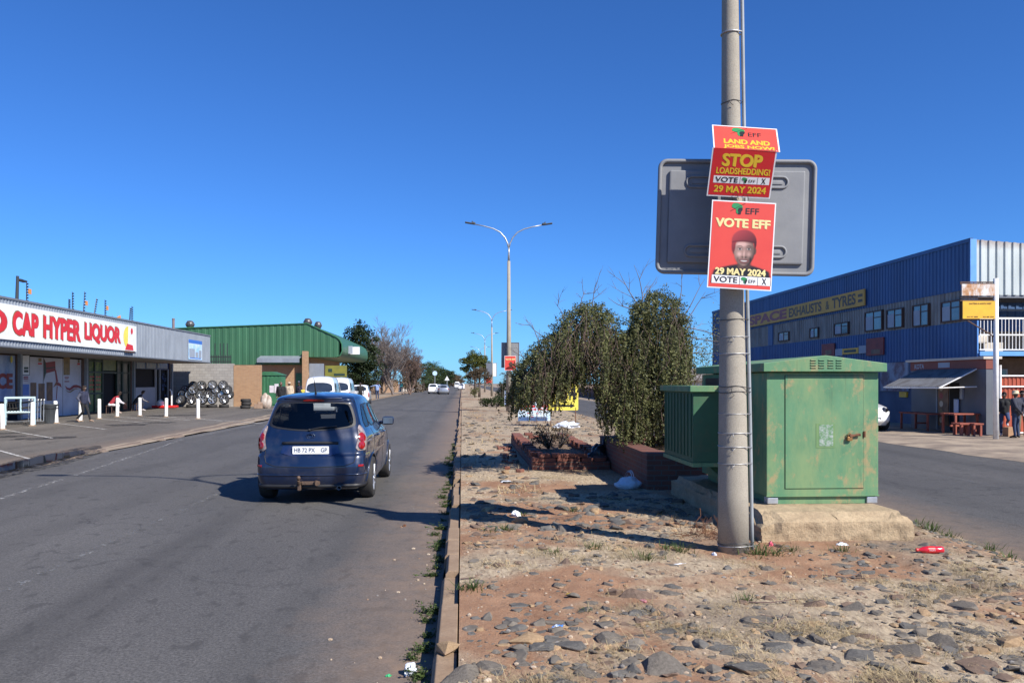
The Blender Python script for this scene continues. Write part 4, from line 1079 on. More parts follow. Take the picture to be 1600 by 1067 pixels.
prof = [(xa, zt1), (xb, zt2), (xc_-.25, zt3+.1), (xc_+.05, zt3-.15), (xc_+.25, zt3-.55), (xc_+.28, zb+.55), (xc_+.1, zb+.12), (xc_-.3, zb-.02), (xc_-3.4, zb)]
nf = 40; mb = GBd(); vs = []; fs = []
for j in range(nf+1):
    yy = GY-.02 + GL*j/nf
    vs += [(x, yy, z+.02) for x, z in prof]
n = len(prof)
for j in range(nf):
    for i in range(n-1): fs.append((j*n+i, j*n+i+1, (j+1)*n+i+1, (j+1)*n+i))
mb.add(vs, fs); mb.add([(x, GY+GL, z) for x, z in prof] + [(xa, GY+GL, zb)], [tuple(range(n+1))])
mb.build('roof', M['green_roof'], gb, smooth=False, auto=50)
mb = GBd(); mb.tube([(x, GY-.05, z+.04) for x, z in prof[:-1]], .055, 6); mb.build('roof_edge', M['green_steel'], gb)
mb = GBd(); mb.bx(xa, xc_-3.0, GY+.15, GY+GL, 0, zb+.3); mb.build('wall', M['face_brick'], gb)
mb = GBd(); px0, px1 = gx(474.5), gx(482.5); mb.bx(px0, px1, GY-.75, GY-.08, 0, gz(478, 549)); mb.build('pillar', M['face_brick'], gb)
mb = GBd(); a0, a1 = gx(408), gx(473); mb.add([(a0, GY-.1, gz(440, 556)), (a1, GY-.1, gz(440, 556)), (a1, GY-1.6, gz(440, 561)), (a0, GY-1.6, gz(440, 561))], [(0, 1, 2, 3)][::1]); mb.bx(a0, a1, GY-1.62, GY-1.58, gz(440, 567), gz(440, 561)); mb.build('awning', M['grey_clad'], gb)
mb = GBd(); mb.bx(gx(462), gx(473), GY+.05, GY+.14, .05, gz(467, 583)); dd = mb.build('door', M['green_steel'], gb)
mb = GBd(); mb.bx(gx(465.5), gx(468.5), GY+.03, GY+.05, gz(467, 600), gz(467, 595)); mb.build('pasted_paper', M['card_white'], dd)
mb = GBd(); mb.bx(gx(483), gx(506), GY+.04, GY+.14, .05, gz(494, 568)); mb.build('roller_door', M['grey_clad'], gb)
mb = GBd(); yb0, yb1 = gx(507), gx(541); mb.bx(yb0, yb1, GY+.35, GY+.42, gz(520, 589), gz(520, 571)); yb_ = mb.build('name_board', pm('name_board', (.22, .21, .03), (.16, .16, .03), 2, .5), gb)
mb = GBd(); text(mb, 'MARKET', (yb0+.9, yb1-.15, gz(520, 587), gz(520, 583)), (0, GY+.35, 0), (1, 0, 0), (0, 0, 1), .01, .02) if False else mb.bx(gx(512), gx(518), GY+.33, GY+.35, gz(515, 581), gz(515, 576)); mb.bx(gx(521), gx(538), GY+.33, GY+.35, gz(530, 587), gz(530, 583.5)); mb.build('board_print', M['green_frame'], yb_)
# illuminated box sign hung on the eaves
X_ = xc_+.3; Ya, Zz = PX(546, X_); Yb, _ = PX(560, X_)
mb = GBd(); mb.bx(X_-.02, X_+.35, Ya-.6, Ya-.3, ZH(553, Zz), ZH(541, Zz)); mb.bx(X_, X_+.9, Ya+.2, Ya+.45, ZH(554, Zz), ZH(541.5, Zz)); mb.build('box_sign', M['counter'], gb)
mb = GBd(); mb.bx(X_+.1, X_+1.0, Ya-.02, Ya+.18, ZH(553.5, Zz), ZH(542, Zz)); mb.build('sign_face', M['card_white'], gb)
for px, py, r, wd in ((297, 507, .42, 'left one near the pipe'), (481, 503.5, .42, 'one at the ridge corner'), (497, 508.5, .36, 'lowest one, down the slope')):
    Z = 82; p = P(px, py, Z); tv = thing('roof_ventilator', 'spinning dark ventilator on the green roof: ' + wd, 'ventilator', (p.x, p.y, p.z-.55), 0, 'ventilators on the green roof')
    mb = MB(); mb.lathe([(.001, .95), (r*.55, .9), (r*.9, .72), (r, .55), (r*.92, .38), (r*.6, .2)], (0, 0, 0), 20)
    for k in range(16):
        a = 2*pi*k/16; mb.tube([(r*.55*cos(a), r*.55*sin(a), .91), (r*1.03*cos(a+.25), r*1.03*sin(a+.25), .55), (r*.6*cos(a+.5), r*.6*sin(a+.5), .2)], .025, 4)
    mb.build('turbine', pm('vent_metal', (.12, .115, .12), None, 6, .45, .6), tv, auto=40); mb = MB(); mb.cyl((0, 0, -.25), (0, 0, .22), r*.62, r*.62, 16); mb.build('collar', M['grey_trim'], tv)
p = P(271, 513, 66); mb = MB(); mb.cyl((0, 0, -3.4), (0, 0, .72), .10, .10, 10); mb.lathe([(.11, .70), (.12, .72), (.12, .78), (.09, .80)], n=10); setp(mb.build('chimney_pipe', pm('old_pipe', (.22, .17, .16), None, 5, .8), loc=p, smooth=False), 'thin brown flue pipe rising behind the shop roof', 'pipe')
# boundary walls further on
pa, pb = P(553, 610, 98), P(640, 606, 150)
def long_wall(name, label, a, b, h, mat, th=.22, cope=None):
    L_ = (Vector(b[:2])-Vector(a[:2])).length; rz = atan2(b[1]-a[1], b[0]-a[0]); w_ = thing(name, label, 'wall', (a[0], a[1], .05), rz)
    mb = MB(); mb.bx(0, L_, -th/2, th/2, 0, h); mb.build('masonry', M[mat], w_)
    mb = MB(); mb.bx(0, L_, -th/2-.04, th/2+.04, h, h+.08); mb.build('coping', M[cope or mat], w_); return w_
long_wall('boundary_wall', 'tan brick boundary wall along the left pavement beyond the store', (-15.2, 100), (-11.6, 150), 1.95, 'face_brick')
long_wall('boundary_wall', 'far pale wall with red brick foot along the left pavement', (-11.4, 153), (-11.2, 210), 1.9, 'plaster', cope='red_brick')
# ---- parking bollards, bin, trolleys
bp = thing('bollard', 'x', 'bollard', group='white bollards round the car park')
mb = MB(); mb.tube([(0, 0, 0), (0, 0, .90)], [.085, .082], 14); mb.lathe([(.082, .90), (.06, .93), (.001, .94)], n=14); mb.build('post', M['white_paint'], bp, auto=40)
mb = MB(); mb.lathe([(.14, -.01), (.13, .02), (.09, .035)], n=14); mb.build('footing', M['kerb_concrete'], bp)
bl = [(4, 671, 'at the left edge of the photo'), (50.5, 665, 'at the right end of the trolley rail'), (88, 661, 'touching the dark rubbish bin'), (125.5, 657.5, 'right behind the walking person'), (155, 654, 'in front of the papered shop window'), (183, 651, 'in front of the person in white trousers'), (218.5, 649.5, 'in front of the workshop counter'), (259.5, 651, 'in front of the red stand'), (309.5, 654, 'in front of the wheel stack, the rightmost')]
for k, (px, py, wd) in enumerate(bl):
    p = G(px, py, .055); o = bp if k == 0 else dup(bp); o.location = (p.x, p.y, .055); o.rotation_euler = (0, radians([-2, 1, -2.5, 1, 0, 1, 0, 1, -.5][k]), 0); o['label'] = 'white bollard ' + wd
p = G(77.5, 661, .055)
bn = thing('rubbish_bin', 'dark grey ribbed rubbish bin standing beside a white bollard', 'bin', (p.x, p.y, .055))
mb = MB(); mb.lathe([(.001, 0), (.27, 0), (.33, .72), (.345, .74), (.345, .80), (.31, .80), (.26, .10), (.001, .08)], n=24)
for k in range(12): a = 2*pi*k/12; mb.tube([(.28*cos(a), .28*sin(a), .08), (.325*cos(a), .325*sin(a), .62)], .012, 4)
mb.build('drum', pm('bin_plastic', (.045, .05, .055), None, 5, .6), bn, auto=40); mb = MB(); mb.lathe([(.335, .60), (.345, .61), (.345, .64), (.335, .65)], n=24); mb.build('band', M['black'], bn)
p = G(8, 664, .055); p2 = G(54, 663, .055)
tr = thing('trolley_rail', 'pale blue tubular rail enclosing the parked trolleys outside the shop', 'railing', (p.x, p.y, .055), atan2(p2.y-p.y, p2.x-p.x)); TL = (p2-p).length
M['rail_blue'] = pm('rail_paint', (.42, .56, .60), None, 5, .5)
for y_ in (0, 1.0):
    mb = MB(); mb.tube([(0, y_, 0), (0, y_, 1.06)], .045, 8); mb.tube([(TL, y_, 0), (TL, y_, 1.06)], .045, 8); mb.tube([(-.03, y_, 1.08), (TL+.03, y_, 1.08)], .04, 8); mb.tube([(0, y_, .5), (TL, y_, .5)], .035, 8); mb.tube([(TL*.52, y_, .5), (TL*.52, y_, 1.08)], .03, 8)
    mb.build('rail', M['rail_blue'], tr)
tp_ = thing('trolley', 'x', 'trolley', group='shopping trolleys nested behind the rail')
mb = MB()
for k in range(6): y_ = -.22 + .088*k; mb.tube([(-.33, y_*.8, .42), (-.38, y_, .86)], .006, 4); mb.tube([(.38, y_*.8, .5), (.40, y_, .92)], .006, 4); mb.tube([(-.33, y_*.8, .42), (.38, y_*.8, .5)], .006, 4)
for z_, a in ((.86, .38), (.64, .36)):
    for s_ in (-1, 1): mb.tube([(-a, s_*.22, z_), (a+.02, s_*.22, z_+.06)], .008, 4)
mb.build('basket', M['wire'], tp_); mb = MB()
for s_ in (-1, 1): mb.tube([(-.4, s_*.2, .12), (.4, s_*.24, .12), (.42, s_*.24, 1.0)], .013, 5)
mb.build('frame', M['steel'], tp_)
mb = MB(); mb.tube([(.43, -.26, 1.0), (.43, .26, 1.0)], .024, 8); mb.build('handle', M['white_paint'], tp_)
for s_ in ((-.38, -.2), (-.38, .2), (.38, -.23), (.38, .23)): mb = MB(); mb.cyl((s_[0], s_[1]-.015, .06), (s_[0], s_[1]+.015, .06), .06, n=12); mb.build('wheel', M['rubber'], tp_)
for k in range(6):
    q = p + (p2-p)*(.18+.105*k) + Vector((0, .5, 0)); o = tp_ if k == 0 else dup(tp_); o.location = (q.x, q.y, .055); o.rotation_euler = (0, 0, radians(25))
    o['label'] = ['front', 'second', 'third', 'fourth', 'fifth', 'last'][k] + ' of the nested shopping trolleys counted from the left, behind the pale rail'
p = G(258, 638, .055)
rs = thing('tool_stand', 'low red stand carrying a white post and canister outside the workshop', 'stand', (p.x, p.y, .055))
mb = MB(); mb.bbox((0, 0, .12), (1.5, .8, .16), .05); mb.build('tray', M['red_ink'], rs); mb = MB(); mb.cyl((.42, 0, .2), (.42, 0, 1.15), .05, n=10); mb.tube([(.42, 0, 1.15), (.3, 0, 1.25)], .04, 8); mb.build('post', M['white_paint'], rs); mb = MB(); mb.lathe([(.001, .2), (.22, .2), (.22, .45), (.1, .55), (.001, .55)], (-.3, 0, 0), 14); mb.build('canister', M['card_white'], rs)
# ================================================================== median: lamp poles, signs, cabinet, planters
ROLL = Vector((CY, -SY, 0))
def ground_z(x, y): return mheight(x, y)
def lamp_arms(t, H, sub=None):
    mb = MB(); mb.tube([(0, 0, H-.75), (0, 0, H-.25), (0, 0, H)], [.062, .05, .045], 12); mb.build('spigot', M['steel'], t, smooth=True)
    for s in (-1, 1):
        pts = [(s*x, 0, H+z) for x, z in ((.0, -.05), (.06, .22), (.20, .52), (.45, .80), (.80, .98), (1.25, 1.10), (1.75, 1.20))]
        mb = MB(); mb.tube(pts, [.04, .038, .036, .034, .032, .03, .028], 8); ar = mb.build('arm', M['steel'], t, smooth=True)
        Rm = Matrix.Rotation(s*radians(-9), 3, 'Y')
        mb = MB(); mb.bbox((s*2.02, 0, H+1.25), (.52, .20, .07), .03, R=Rm); mb.bbox((s*1.84, 0, H+1.25), (.20, .14, .12), .03, R=Rm); mb.cyl((s*1.90, 0, H+1.28), (s*1.90, 0, H+1.36), .03, n=8)
        mb.build('lamp_head', M['dark_steel'], ar, smooth=False)
pb_ = G(1146, 862, IH); PZ = .152
lp0 = thing('street_lamp', 'thick speckled concrete lamp pole wearing two red election posters, nearest the camera', 'street lamp', (pb_.x, pb_.y, PZ-.02), 0, 'double-arm street lamps along the median')
H0 = 8.55
mb = MB(); zs = [(0, .144), (.55, .139), (1.3, .130), (2.2, .115), (3.2, .100), (4.3, .086), (5.3, .077), (6.6, .069), (H0-.7, .062)]
mb.tube([(-.006*z, 0, z) for z, r in zs], [r for z, r in zs], 36); mb.build('pole', M['pole_concrete'], lp0, smooth=True)
lamp_arms(lp0, H0)
rad = lambda z: [a[1]+(b[1]-a[1])*(z-a[0])/(b[0]-a[0]) for a, b in zip(zs, zs[1:]) if a[0] <= z <= b[0]][0]
mb = MB(); cpts = []
for k in range(30):
    z = .05 + k*.25
    if z > H0-.9: break
    cpts.append((-.006*z + rad(z)+.022 - .0 , -.045, z))
mb.tube(cpts, .0165, 10); mb.build('conduit', pm('grey_conduit', (.34, .37, .39), (.25, .27, .28), 3, .6), lp0, smooth=True)
rng = random.Random(8)
def strap(z, r, tilt, mat, wob=0.0, tail=False):
    n = 30; R_ = rad(z)+r*.8; pts = []
    for k in range(n+1):
        a = 2*pi*k/n; ex = 1 + (.30*max(0, cos(a+.3))**8)
        pts.append((-.006*z + R_*ex*cos(a), R_*ex*sin(a), z + tilt*cos(a) + wob*sin(3*a)))
    mb = MB(); mb.tube(pts, r, 5, cap=False)
    if tail:
        a = -1.9; p0 = Vector((-.006*z + R_*cos(a), R_*sin(a)-.005, z)); q = [p0]
        for k in range(3): q.append(p0 + Vector((rng.uniform(-.015, .02), -.01, -.02*k - .01)))
        mb.tube(q, min(r, .003), 4)
    mb.build('strap', M[mat], lp0, smooth=True)
for py, r, tl, mat, wob, tail in ((868-18, .004, .004, 'bright_wire', .002, False), (846, .004, .01, 'wire', .004, True), (723, .0035, .003, 'bright_wire', 0, True), (697, .0045, -.003, 'bright_wire', .003, True), (676, .0045, .002, 'bright_wire', .002, True), (646, .003, 0, 'bright_wire', 0, False), (612, .004, .006, 'wire', .006, True), (604, .004, -.004, 'wire', .008, True), (553, .005, .002, 'bright_wire', 0, False), (527, .0035, .003, 'bright_wire', 0, True), (500, .004, .004, 'wire', .002, False), (162, .004, .006, 'wire', .006, True), (54, .008, .003, 'bright_wire', 0, False)):
    strap(ZH(py, 7.82)-PZ+.02, r, tl, mat, wob, tail)
# ---- the posters
def poster_frame(mb_board, mb_border, O, U, V, w, h, th=.005):
    mb_board.prism([(0, 0), (w, 0), (w, h), (0, h)], O, U, V, th, 0)
def logo(mb_g, mb_k, O, U, V, x, y, s, lift=.004):
    afr = [(-.5, .30), (-.38, .46), (-.05, .50), (.20, .42), (.42, .30), (.50, .10), (.32, .05), (.22, -.15), (.16, -.40), (.02, -.50), (-.10, -.34), (-.10, -.08), (-.30, .02), (-.48, .08)]
    flat(mb_g, [(x+a*s, y+b*s) for a, b in afr], O, U, V, lift)
    fist = [(.08, -.52), (.34, -.52), (.36, -.30), (.48, -.12), (.46, .06), (.30, .10), (.12, .04), (.04, -.14), (.10, -.30)]
    flat(mb_k, [(x+a*s, y+b*s) for a, b in fist], O, U, V, lift+.001)
    flat(mb_k, [(x-.62*s, y-.28*s), (x+.72*s, y+.50*s), (x+.72*s, y+.53*s), (x-.62*s, y-.25*s)], O, U, V, lift+.0015)
def vote_strip(par, O, U, V, x0, x1, y0, y1, l=.002):
    w_ = x1-x0; h = y1-y0
    mb = MB(); flat(mb, [(x0, y0), (x1, y0), (x1, y1), (x0, y1)], O, U, V, l); st = mb.build('ballot_strip', M['card_white'], par)
    k_, g_ = MB(), MB()
    text(k_, 'VOTE', (x0+.03*w_, x0+.44*w_, y0+.14*h, y1-.14*h), O, U, V, l+.002, .02)
    text(k_, 'EFF', (x0+.63*w_, x0+.75*w_, y0+.22*h, y1-.38*h), O, U, V, l+.002, .005)
    text(k_, 'X', (x0+.855*w_, x0+.935*w_, y0+.12*h, y1-.12*h), O, U, V, l+.002, .03)
    for q in (.475, .785): flat(k_, [(x0+q*w_, y0), (x0+(q+.006)*w_, y0), (x0+(q+.006)*w_, y1), (x0+q*w_, y1)], O, U, V, l+.002)
    logo(g_, k_, O, U, V, x0+.555*w_, y0+.52*h, h*.78, l+.002)
    k_.build('ballot_lettering', M['ink'], st); g_.build('ballot_logo', M['green_ink'], st)
def inset(mb, w, h, O, U, V, b, l=.0015): flat(mb, [(b, b), (w-b, b), (w-b, h-b), (b, h-b)], O, U, V, l)
Pt = {k: P(*v) for k, v in dict(tl=(1104, 195, 7.66), tr=(1208, 200, 7.63), fl=(1115, 231, 7.47), fr=(1219, 238, 7.44), bl=(1104, 306, 7.63), br=(1203, 311, 7.60)).items()}
p1 = thing('election_poster', 'upper red poster folded out in the middle, reading STOP LOADSHEDDING, on the concrete pole', 'poster', Pt['bl'], 0, 'election posters on poles')
def rel(v): return Vector(v)-Pt['bl']
# lower half
O = rel(Pt['bl']); U = rel(Pt['br'])-O; w = U.length; V = rel(Pt['fl'])-O; hh = V.length; U.normalize(); V = (V - U*V.dot(U)).normalized()
mb = MB(); mb.prism([(0, 0), (w, 0), (w, hh), (0, hh)], O, U, V, .005); bd = mb.build('lower_board', M['card_white'], p1)
mb = MB(); flat(mb, [(.012, .012), (w-.012, .012), (w-.012, hh), (.012, hh)], O, U, V, .0012); mb.build('print', M['red'], bd)
mb = MB(); text(mb, 'STOP', (.17*w, .80*w, hh*.63, hh*.90), O, U, V, .002, .015, heavy=.05); text(mb, 'LOADSHEDDING!', (.10*w, .94*w, hh*.475, hh*.61), O, U, V, .002, .01, heavy=.035); text(mb, '29 MAY 2024', (.10*w, .92*w, hh*.09, hh*.235), O, U, V, .002, .01, heavy=.035)
mb.build('lettering', M['yellow_ink'], bd); vote_strip(bd, O, U, V, .075*w, .95*w, hh*.285, hh*.435)
O2 = rel(Pt['fl']); U2 = rel(Pt['fr'])-O2; w2 = U2.length; V2 = rel(Pt['tl'])-O2; h2 = V2.length; U2.normalize(); V2 = (V2-U2*V2.dot(U2)).normalized()
mb = MB(); mb.prism([(0, .001), (w2, .001), (w2, h2), (0, h2)], O2, U2, V2, .005); bu = mb.build('upper_board', M['card_white'], p1)
mb = MB(); flat(mb, [(.012, .0), (w2-.012, .0), (w2-.012, h2-.012), (.012, h2-.012)], O2, U2, V2, .0015); mb.build('print', M['salmon'], bu)
mb = MB(); text(mb, 'LAND AND', (.16*w2, .86*w2, h2*.22, h2*.42), O2, U2, V2, .002, .015, heavy=.04); text(mb, 'JOBS NOW!', (.15*w2, .92*w2, h2*.005, h2*.175), O2, U2, V2, .002, .015, heavy=.04); mb.build('lettering', M['yellow_ink'], bu)
k_, g_ = MB(), MB(); text(k_, 'EFF', (.54*w2, .74*w2, h2*.57, h2*.74), O2, U2, V2, .003, .01); logo(g_, k_, O2, U2, V2, .40*w2, h2*.74, h2*.36); k_.build('party_lettering', M['ink'], bu); g_.build('party_logo', M['green_ink'], bu)
mb = MB()
for q in (.42, .58): mb.tube([O + U*(w*q) + V*.03 - Vector((0, .004, 0)), O + U*(w*q+.03) + V*.02 - Vector((0, .02, 0)), O + U*(w*q+.05) - V*.02 - Vector((0, .004, 0))], .003, 4)
mb.build('cable_tie', M['wire'], p1)
# lower poster with a portrait
b1 = P(1104.5, 449, 7.58); b2 = P(1205, 455, 7.55); t1 = P(1103.5, 312, 7.61)
p2 = thing('election_poster', 'lower red poster with a smiling face in a beret, on the concrete pole', 'poster', b1, 0, 'election posters on poles')
O = Vector((0, 0, 0)); U = b2-b1; w = U.length; V = t1-b1; h = V.length; U.normalize(); V = (V-U*V.dot(U)).normalized()
mb = MB(); vs = []; N_ = U.cross(V); nxp = 16
# a gently bowed card
def bow(a): return -.018*(2*a-1)**2
M['brown_skin'] = pm('printed_skin', (.12, .058, .036), (.085, .04, .026), 9, .4)
mb.prism([(0, 0), (w, 0), (w, h), (0, h)], O, U, V, .005); bd = mb.build('board', M['card_white'], p2)
mb = MB(); inset(mb, w, h, O, U, V, .011, .0015); mb.build('print', M['salmon'], bd)
def photo_print(par, O, U, V, w, h):
    """the printed picture of a man in a beret: a fine grid of dots of ink, coloured per dot"""
    import numpy as np
    nx, ny = 150, 172; a0, a1, b0, b1 = .05, .985, .315, .945
    A, B = np.meshgrid(np.linspace(a0, a1, nx), np.linspace(b0, b1, ny)); X_ = A*w; Y_ = B*h
    img = np.zeros((ny, nx, 3)); img[:] = (.68, .070, .047); al = np.zeros((ny, nx))
    g = lambda cx, cy, sx, sy: np.exp(-(((A-cx)/sx)**2 + ((B-cy)/sy)**2))
    sm = lambda v, e: 1/(1+np.exp(-np.clip(v/e, -40, 40)))
    def lay(mask, col):
        nonlocal img, al
        m = np.clip(mask, 0, 1)[..., None]; c = np.asarray(col, float); c = c if c.ndim == 3 else c.reshape(1, 1, 3)
        img = img*(1-m) + c*m; al = np.maximum(al, mask)
    sh_top = .712 + .30*np.abs(A-.535)**1.6
    lay(sm(B-sh_top, .004)*sm(.455-np.abs(A-.52)+.35*(B-.86), .006), (.010, .010, .012))
    n_ = sm(.105-np.abs(A-.555)-.25*np.maximum(0, .74-B)*0, .008)*sm(B-.66, .01)*sm(.775-B-1.6*(A-.555)**2, .006)
    lay(n_, np.dstack([(.060+.05*g(.50, .74, .05, .05))*k for k in (1, .52, .36)]))
    for cx, cy in ((.392, .565), (.708, .560)): lay(sm(1-((A-cx)/.026)**2-((B-cy)/.042)**2, .12), (.11, .05, .034))
    rx = .160; ry = .172; jaw = 1 + .10*np.clip((B-.60)/.12, 0, 1)**2; u = (A-.547)/rx*jaw; v = (B-.572)/ry; r2 = u*u+v*v
    nz = np.sqrt(np.clip(1-r2, 0, 1)); lit = np.clip(.35 - .30*u - .30*v + .62*nz, .05, 2)
    tone = .15*lit + .20*g(.50, .485, .075, .028) + .15*g(.472, .603, .036, .026) + .11*g(.622, .600, .032, .024) + .13*g(.545, .600, .013, .04) + .06*g(.548, .722, .04, .012)
    tone -= .055*g(.478, .538, .045, .020) + .055*g(.616, .534, .045, .020) + .07*g(.520, .632, .022, .012) + .07*g(.576, .632, .022, .012) + .05*g(.452, .655, .018, .03) + .05*g(.645, .652, .018, .03) + .04*g(.548, .702, .05, .008)
    tone = np.clip(tone*2.2, .012, .6); lay(sm(1-r2, .035), np.dstack([tone*1.0, tone*.60+.03*np.maximum(0, tone-.2), tone*.46+.10*np.maximum(0, tone-.2)]))
    for cx, cy in ((.476, .545), (.616, .541)):
        lay(sm(1-((A-cx)/.030)**2-((B-cy)/.0105)**2, .15)*.8, (.42, .38, .35)); lay(sm(1-((A-cx-.001)/.0135)**2-((B-cy)/.0105)**2, .15), (.012, .008, .007)); lay(g(cx, cy-.012, .034, .0035)*.8, (.012, .008, .007))
        bw = cy-.026-.010*(1-((A-cx)/.045)**2); lay(np.exp(-((B-bw)/.0055)**2)*sm(.042-np.abs(A-cx), .005)*.75, (.014, .010, .008))
    for cx in (.527, .570): lay(g(cx, .638, .010, .0055)*.9, (.014, .007, .006))
    mc = .672 + .35*((A-.548)**2)*-4; lay(sm(1-((A-.548)/.080)**2-((B-.680+1.2*(A-.548)**2)/.024)**2, .12), (.17, .055, .045)); lay(sm(1-((A-.548)/.052)**2-((B-.678+1.2*(A-.548)**2)/.0090)**2, .12), (.50, .46, .43)); lay(g(.548, .665, .07, .0025)*.6, (.05, .02, .016))
    bu = (A-.535)/.190; bv = (B-.445)/.122; bm_ = sm(1-bu*bu-bv*bv, .03)*sm((.462+.55*(A-.54)**2 + .5*np.maximum(0, .42-A))-B, .004)
    side = sm(1-((A-.375)/.030)**2-((B-.50)/.085)**2, .1)+sm(1-((A-.712)/.018)**2-((B-.475)/.055)**2, .1)
    bl_ = np.clip(.75-.45*bu-.55*bv, .25, 1.6)*(1+.12*np.sin(A*410)*np.sin(B*390)); lay(np.clip(bm_+side, 0, 1), np.dstack([.26*bl_, .030*bl_, .032*bl_])); lay(bm_*np.exp(-((B-(.450+.55*(A-.54)**2))/.008)**2)*.6, (.04, .008, .01))
    O, U, V = Vector(O), Vector(U), Vector(V); N = U.cross(V)
    vs = [O + U*(A[j, i]*w) + V*((1-B[j, i])*h) + N*.0022 for j in range(ny) for i in range(nx)]
    fs = [(j*nx+i, (j+1)*nx+i, (j+1)*nx+i+1, j*nx+i+1) for j in range(ny-1) for i in range(nx-1) if al[j:j+2, i:i+2].max() > .08]
    mb = MB(); mb.add(vs, fs); t = NT('photo_ink'); c = t.new('ShaderNodeVertexColor'); c.layer_name = 'ink'; t.set('Base Color', c.outputs['Color']); t.set('Roughness', .4)
    o = mb.build('portrait', t.m, par); ca = o.data.color_attributes.new('ink', 'FLOAT_COLOR', 'POINT'); ca.data.foreach_set('color', np.dstack([img, np.ones((ny, nx))]).reshape(-1).tolist()); return o
def portrait(par, O, U, V, w, h, full=True):
    X = lambda a: a*w
    Y_ = lambda b: (1-b)*h
    def shape(name, mat, polys, l):
        mb = MB()
        for p_ in polys: flat(mb, [(X(a), Y_(b)) for a, b in p_], O, U, V, l)
        return mb.build(name, M[mat], par)
    el = lambda cx, cy, rx, ry, n=24, a0=0, a1=360: [(cx+rx*cos(radians(a0+(a1-a0)*k/n)), cy-ry*sin(radians(a0+(a1-a0)*k/n))) for k in range(n if a1-a0 >= 360 else n+1)]
    shape('shirt', 'ink', [[(.07, .93), (.10, .86), (.20, .79), (.33, .745), (.42, .715), (.66, .715), (.74, .74), (.86, .79), (.94, .86), (.97, .93)]], .003)
    shape('skin', 'brown_skin', [[(.44, .76), (.52, .79), (.60, .77), (.67, .71), (.66, .60), (.42, .60), (.42, .70)], el(.545, .575, .155, .165), el(.385, .565, .03, .05, 14), el(.712, .555, .028, .05, 14)], .0045)
    if not full: return
    shape('beret', 'wine', [[(.355, .565), (.345, .50), (.35, .42), (.40, .355), (.50, .325), (.60, .335), (.68, .375), (.722, .45), (.722, .51), (.69, .455), (.62, .42), (.52, .405), (.44, .425), (.395, .47), (.38, .55)]], .006)
    skin2 = pm('printed_highlight', (.26, .145, .10), None, 9, .4); M['skin_hi'] = skin2
    shape('skin_highlight', 'skin_hi', [el(.52, .485, .07, .030, 16), el(.472, .60, .030, .028, 14), el(.625, .595, .030, .028, 14), el(.548, .60, .018, .045, 14), el(.55, .715, .045, .016, 14)], .006)
    shape('eyes', 'card_white', [el(.475, .545, .030, .010, 12), el(.617, .540, .030, .010, 12)], .0065)
    shape('pupils', 'ink', [el(.478, .545, .012, .0095, 10), el(.617, .540, .012, .0095, 10), [(.43, .522), (.475, .512), (.515, .520), (.475, .518)], [(.575, .516), (.62, .506), (.66, .516), (.62, .512)], el(.528, .640, .009, .005, 8), el(.570, .639, .009, .005, 8)], .007)
    shape('lips', 'wine', [[(.462, .668), (.50, .663), (.55, .666), (.60, .662), (.635, .664), (.615, .695), (.55, .707), (.49, .697)]], .0068)
    shape('teeth', 'card_white', [[(.475, .671), (.55, .671), (.622, .668), (.60, .686), (.55, .691), (.50, .687)]], .0076)
photo_print(bd, O, U, V, w, h)
k_, g_ = MB(), MB(); text(k_, 'EFF', (.53*w, .74*w, h*.855, h*.925), O, U, V, .003, .015); logo(g_, k_, O, U, V, .40*w, h*.915, h*.125); k_.build('party_lettering', M['ink'], bd); g_.build('party_logo', M['green_ink'], bd)
mb = MB(); text(mb, 'VOTE EFF', (.07*w, .93*w, h*.695, h*.80), O, U, V, .0035, .015, heavy=.045); text(mb, '29 MAY 2024', (.11*w, .90*w, h*.155, h*.235), O, U, V, .0035, .015, heavy=.04); mb.build('lettering', M['cream_ink'], bd)
vote_strip(bd, O, U, V, .065*w, .975*w, h*.055, h*.148, .0035)
# ---- back of the road sign
sc_ = P(1149, 340, 8.03)
M['sign_grey'] = pm('sign_back', (.25, .255, .26), (.20, .205, .215), 2.2, .62, bump=.25, bscale=30, bdist=.004)
sn = thing('road_sign', 'grey embossed back of a big road sign behind the two posters', 'sign', sc_, -YAW - radians(5), None)
W2, H2 = 1.49/2, 1.10/2
mb = MB(); mb.prism(rrect(-W2, W2, -H2, H2, .075, 6), (0, 0, 0), (1, 0, 0), (0, 0, 1), .012); pl_ = mb.build('panel', M['sign_grey'], sn, auto=30)
for ob in (pl_,): ob.rotation_euler = (0, radians(1.7), 0)
def ring(x0, x1, y0, y1, r, tr, dep, flatn=1.0, n=6): return [(a, dep, b) for a, b in rrect(x0, x1, y0, y1, r, n)] 
mb = MB(); pts = ring(-W2+.008, W2-.008, -H2+.008, H2-.008, .07, 0, -.012); mb.tube(pts+[pts[0]], .021, 8, cap=False); mb.build('rolled_edge', M['sign_grey'], pl_, smooth=True)
mb = MB(); mb.bbox((0, -.014, 0), (W2*2-.20, .034, H2*2-.20), .014); mb.build('raised_field', M['sign_grey'], pl_)
for sx in (-1, 1):
    for sz in (-1, 1):
        cx, cz = sx*.33, sz*.335; pts = [(a, -.036, b) for a, b in rrect(cx-.15, cx+.15, cz-.052, cz+.052, .05, 5)]
        mb = MB(); mb.tube(pts+[pts[0]], .012, 6, cap=False); mb.bbox((cx, -.034, cz), (.20, .008, .04), .003); mb.build('stiffener', M['sign_grey'], pl_, smooth=True)
for z_ in (-.28, .28): mb = MB(); mb.bbox((0, -.050, z_), (.34, .03, .05), .008); mb.build('bracket', M['steel'], sn)
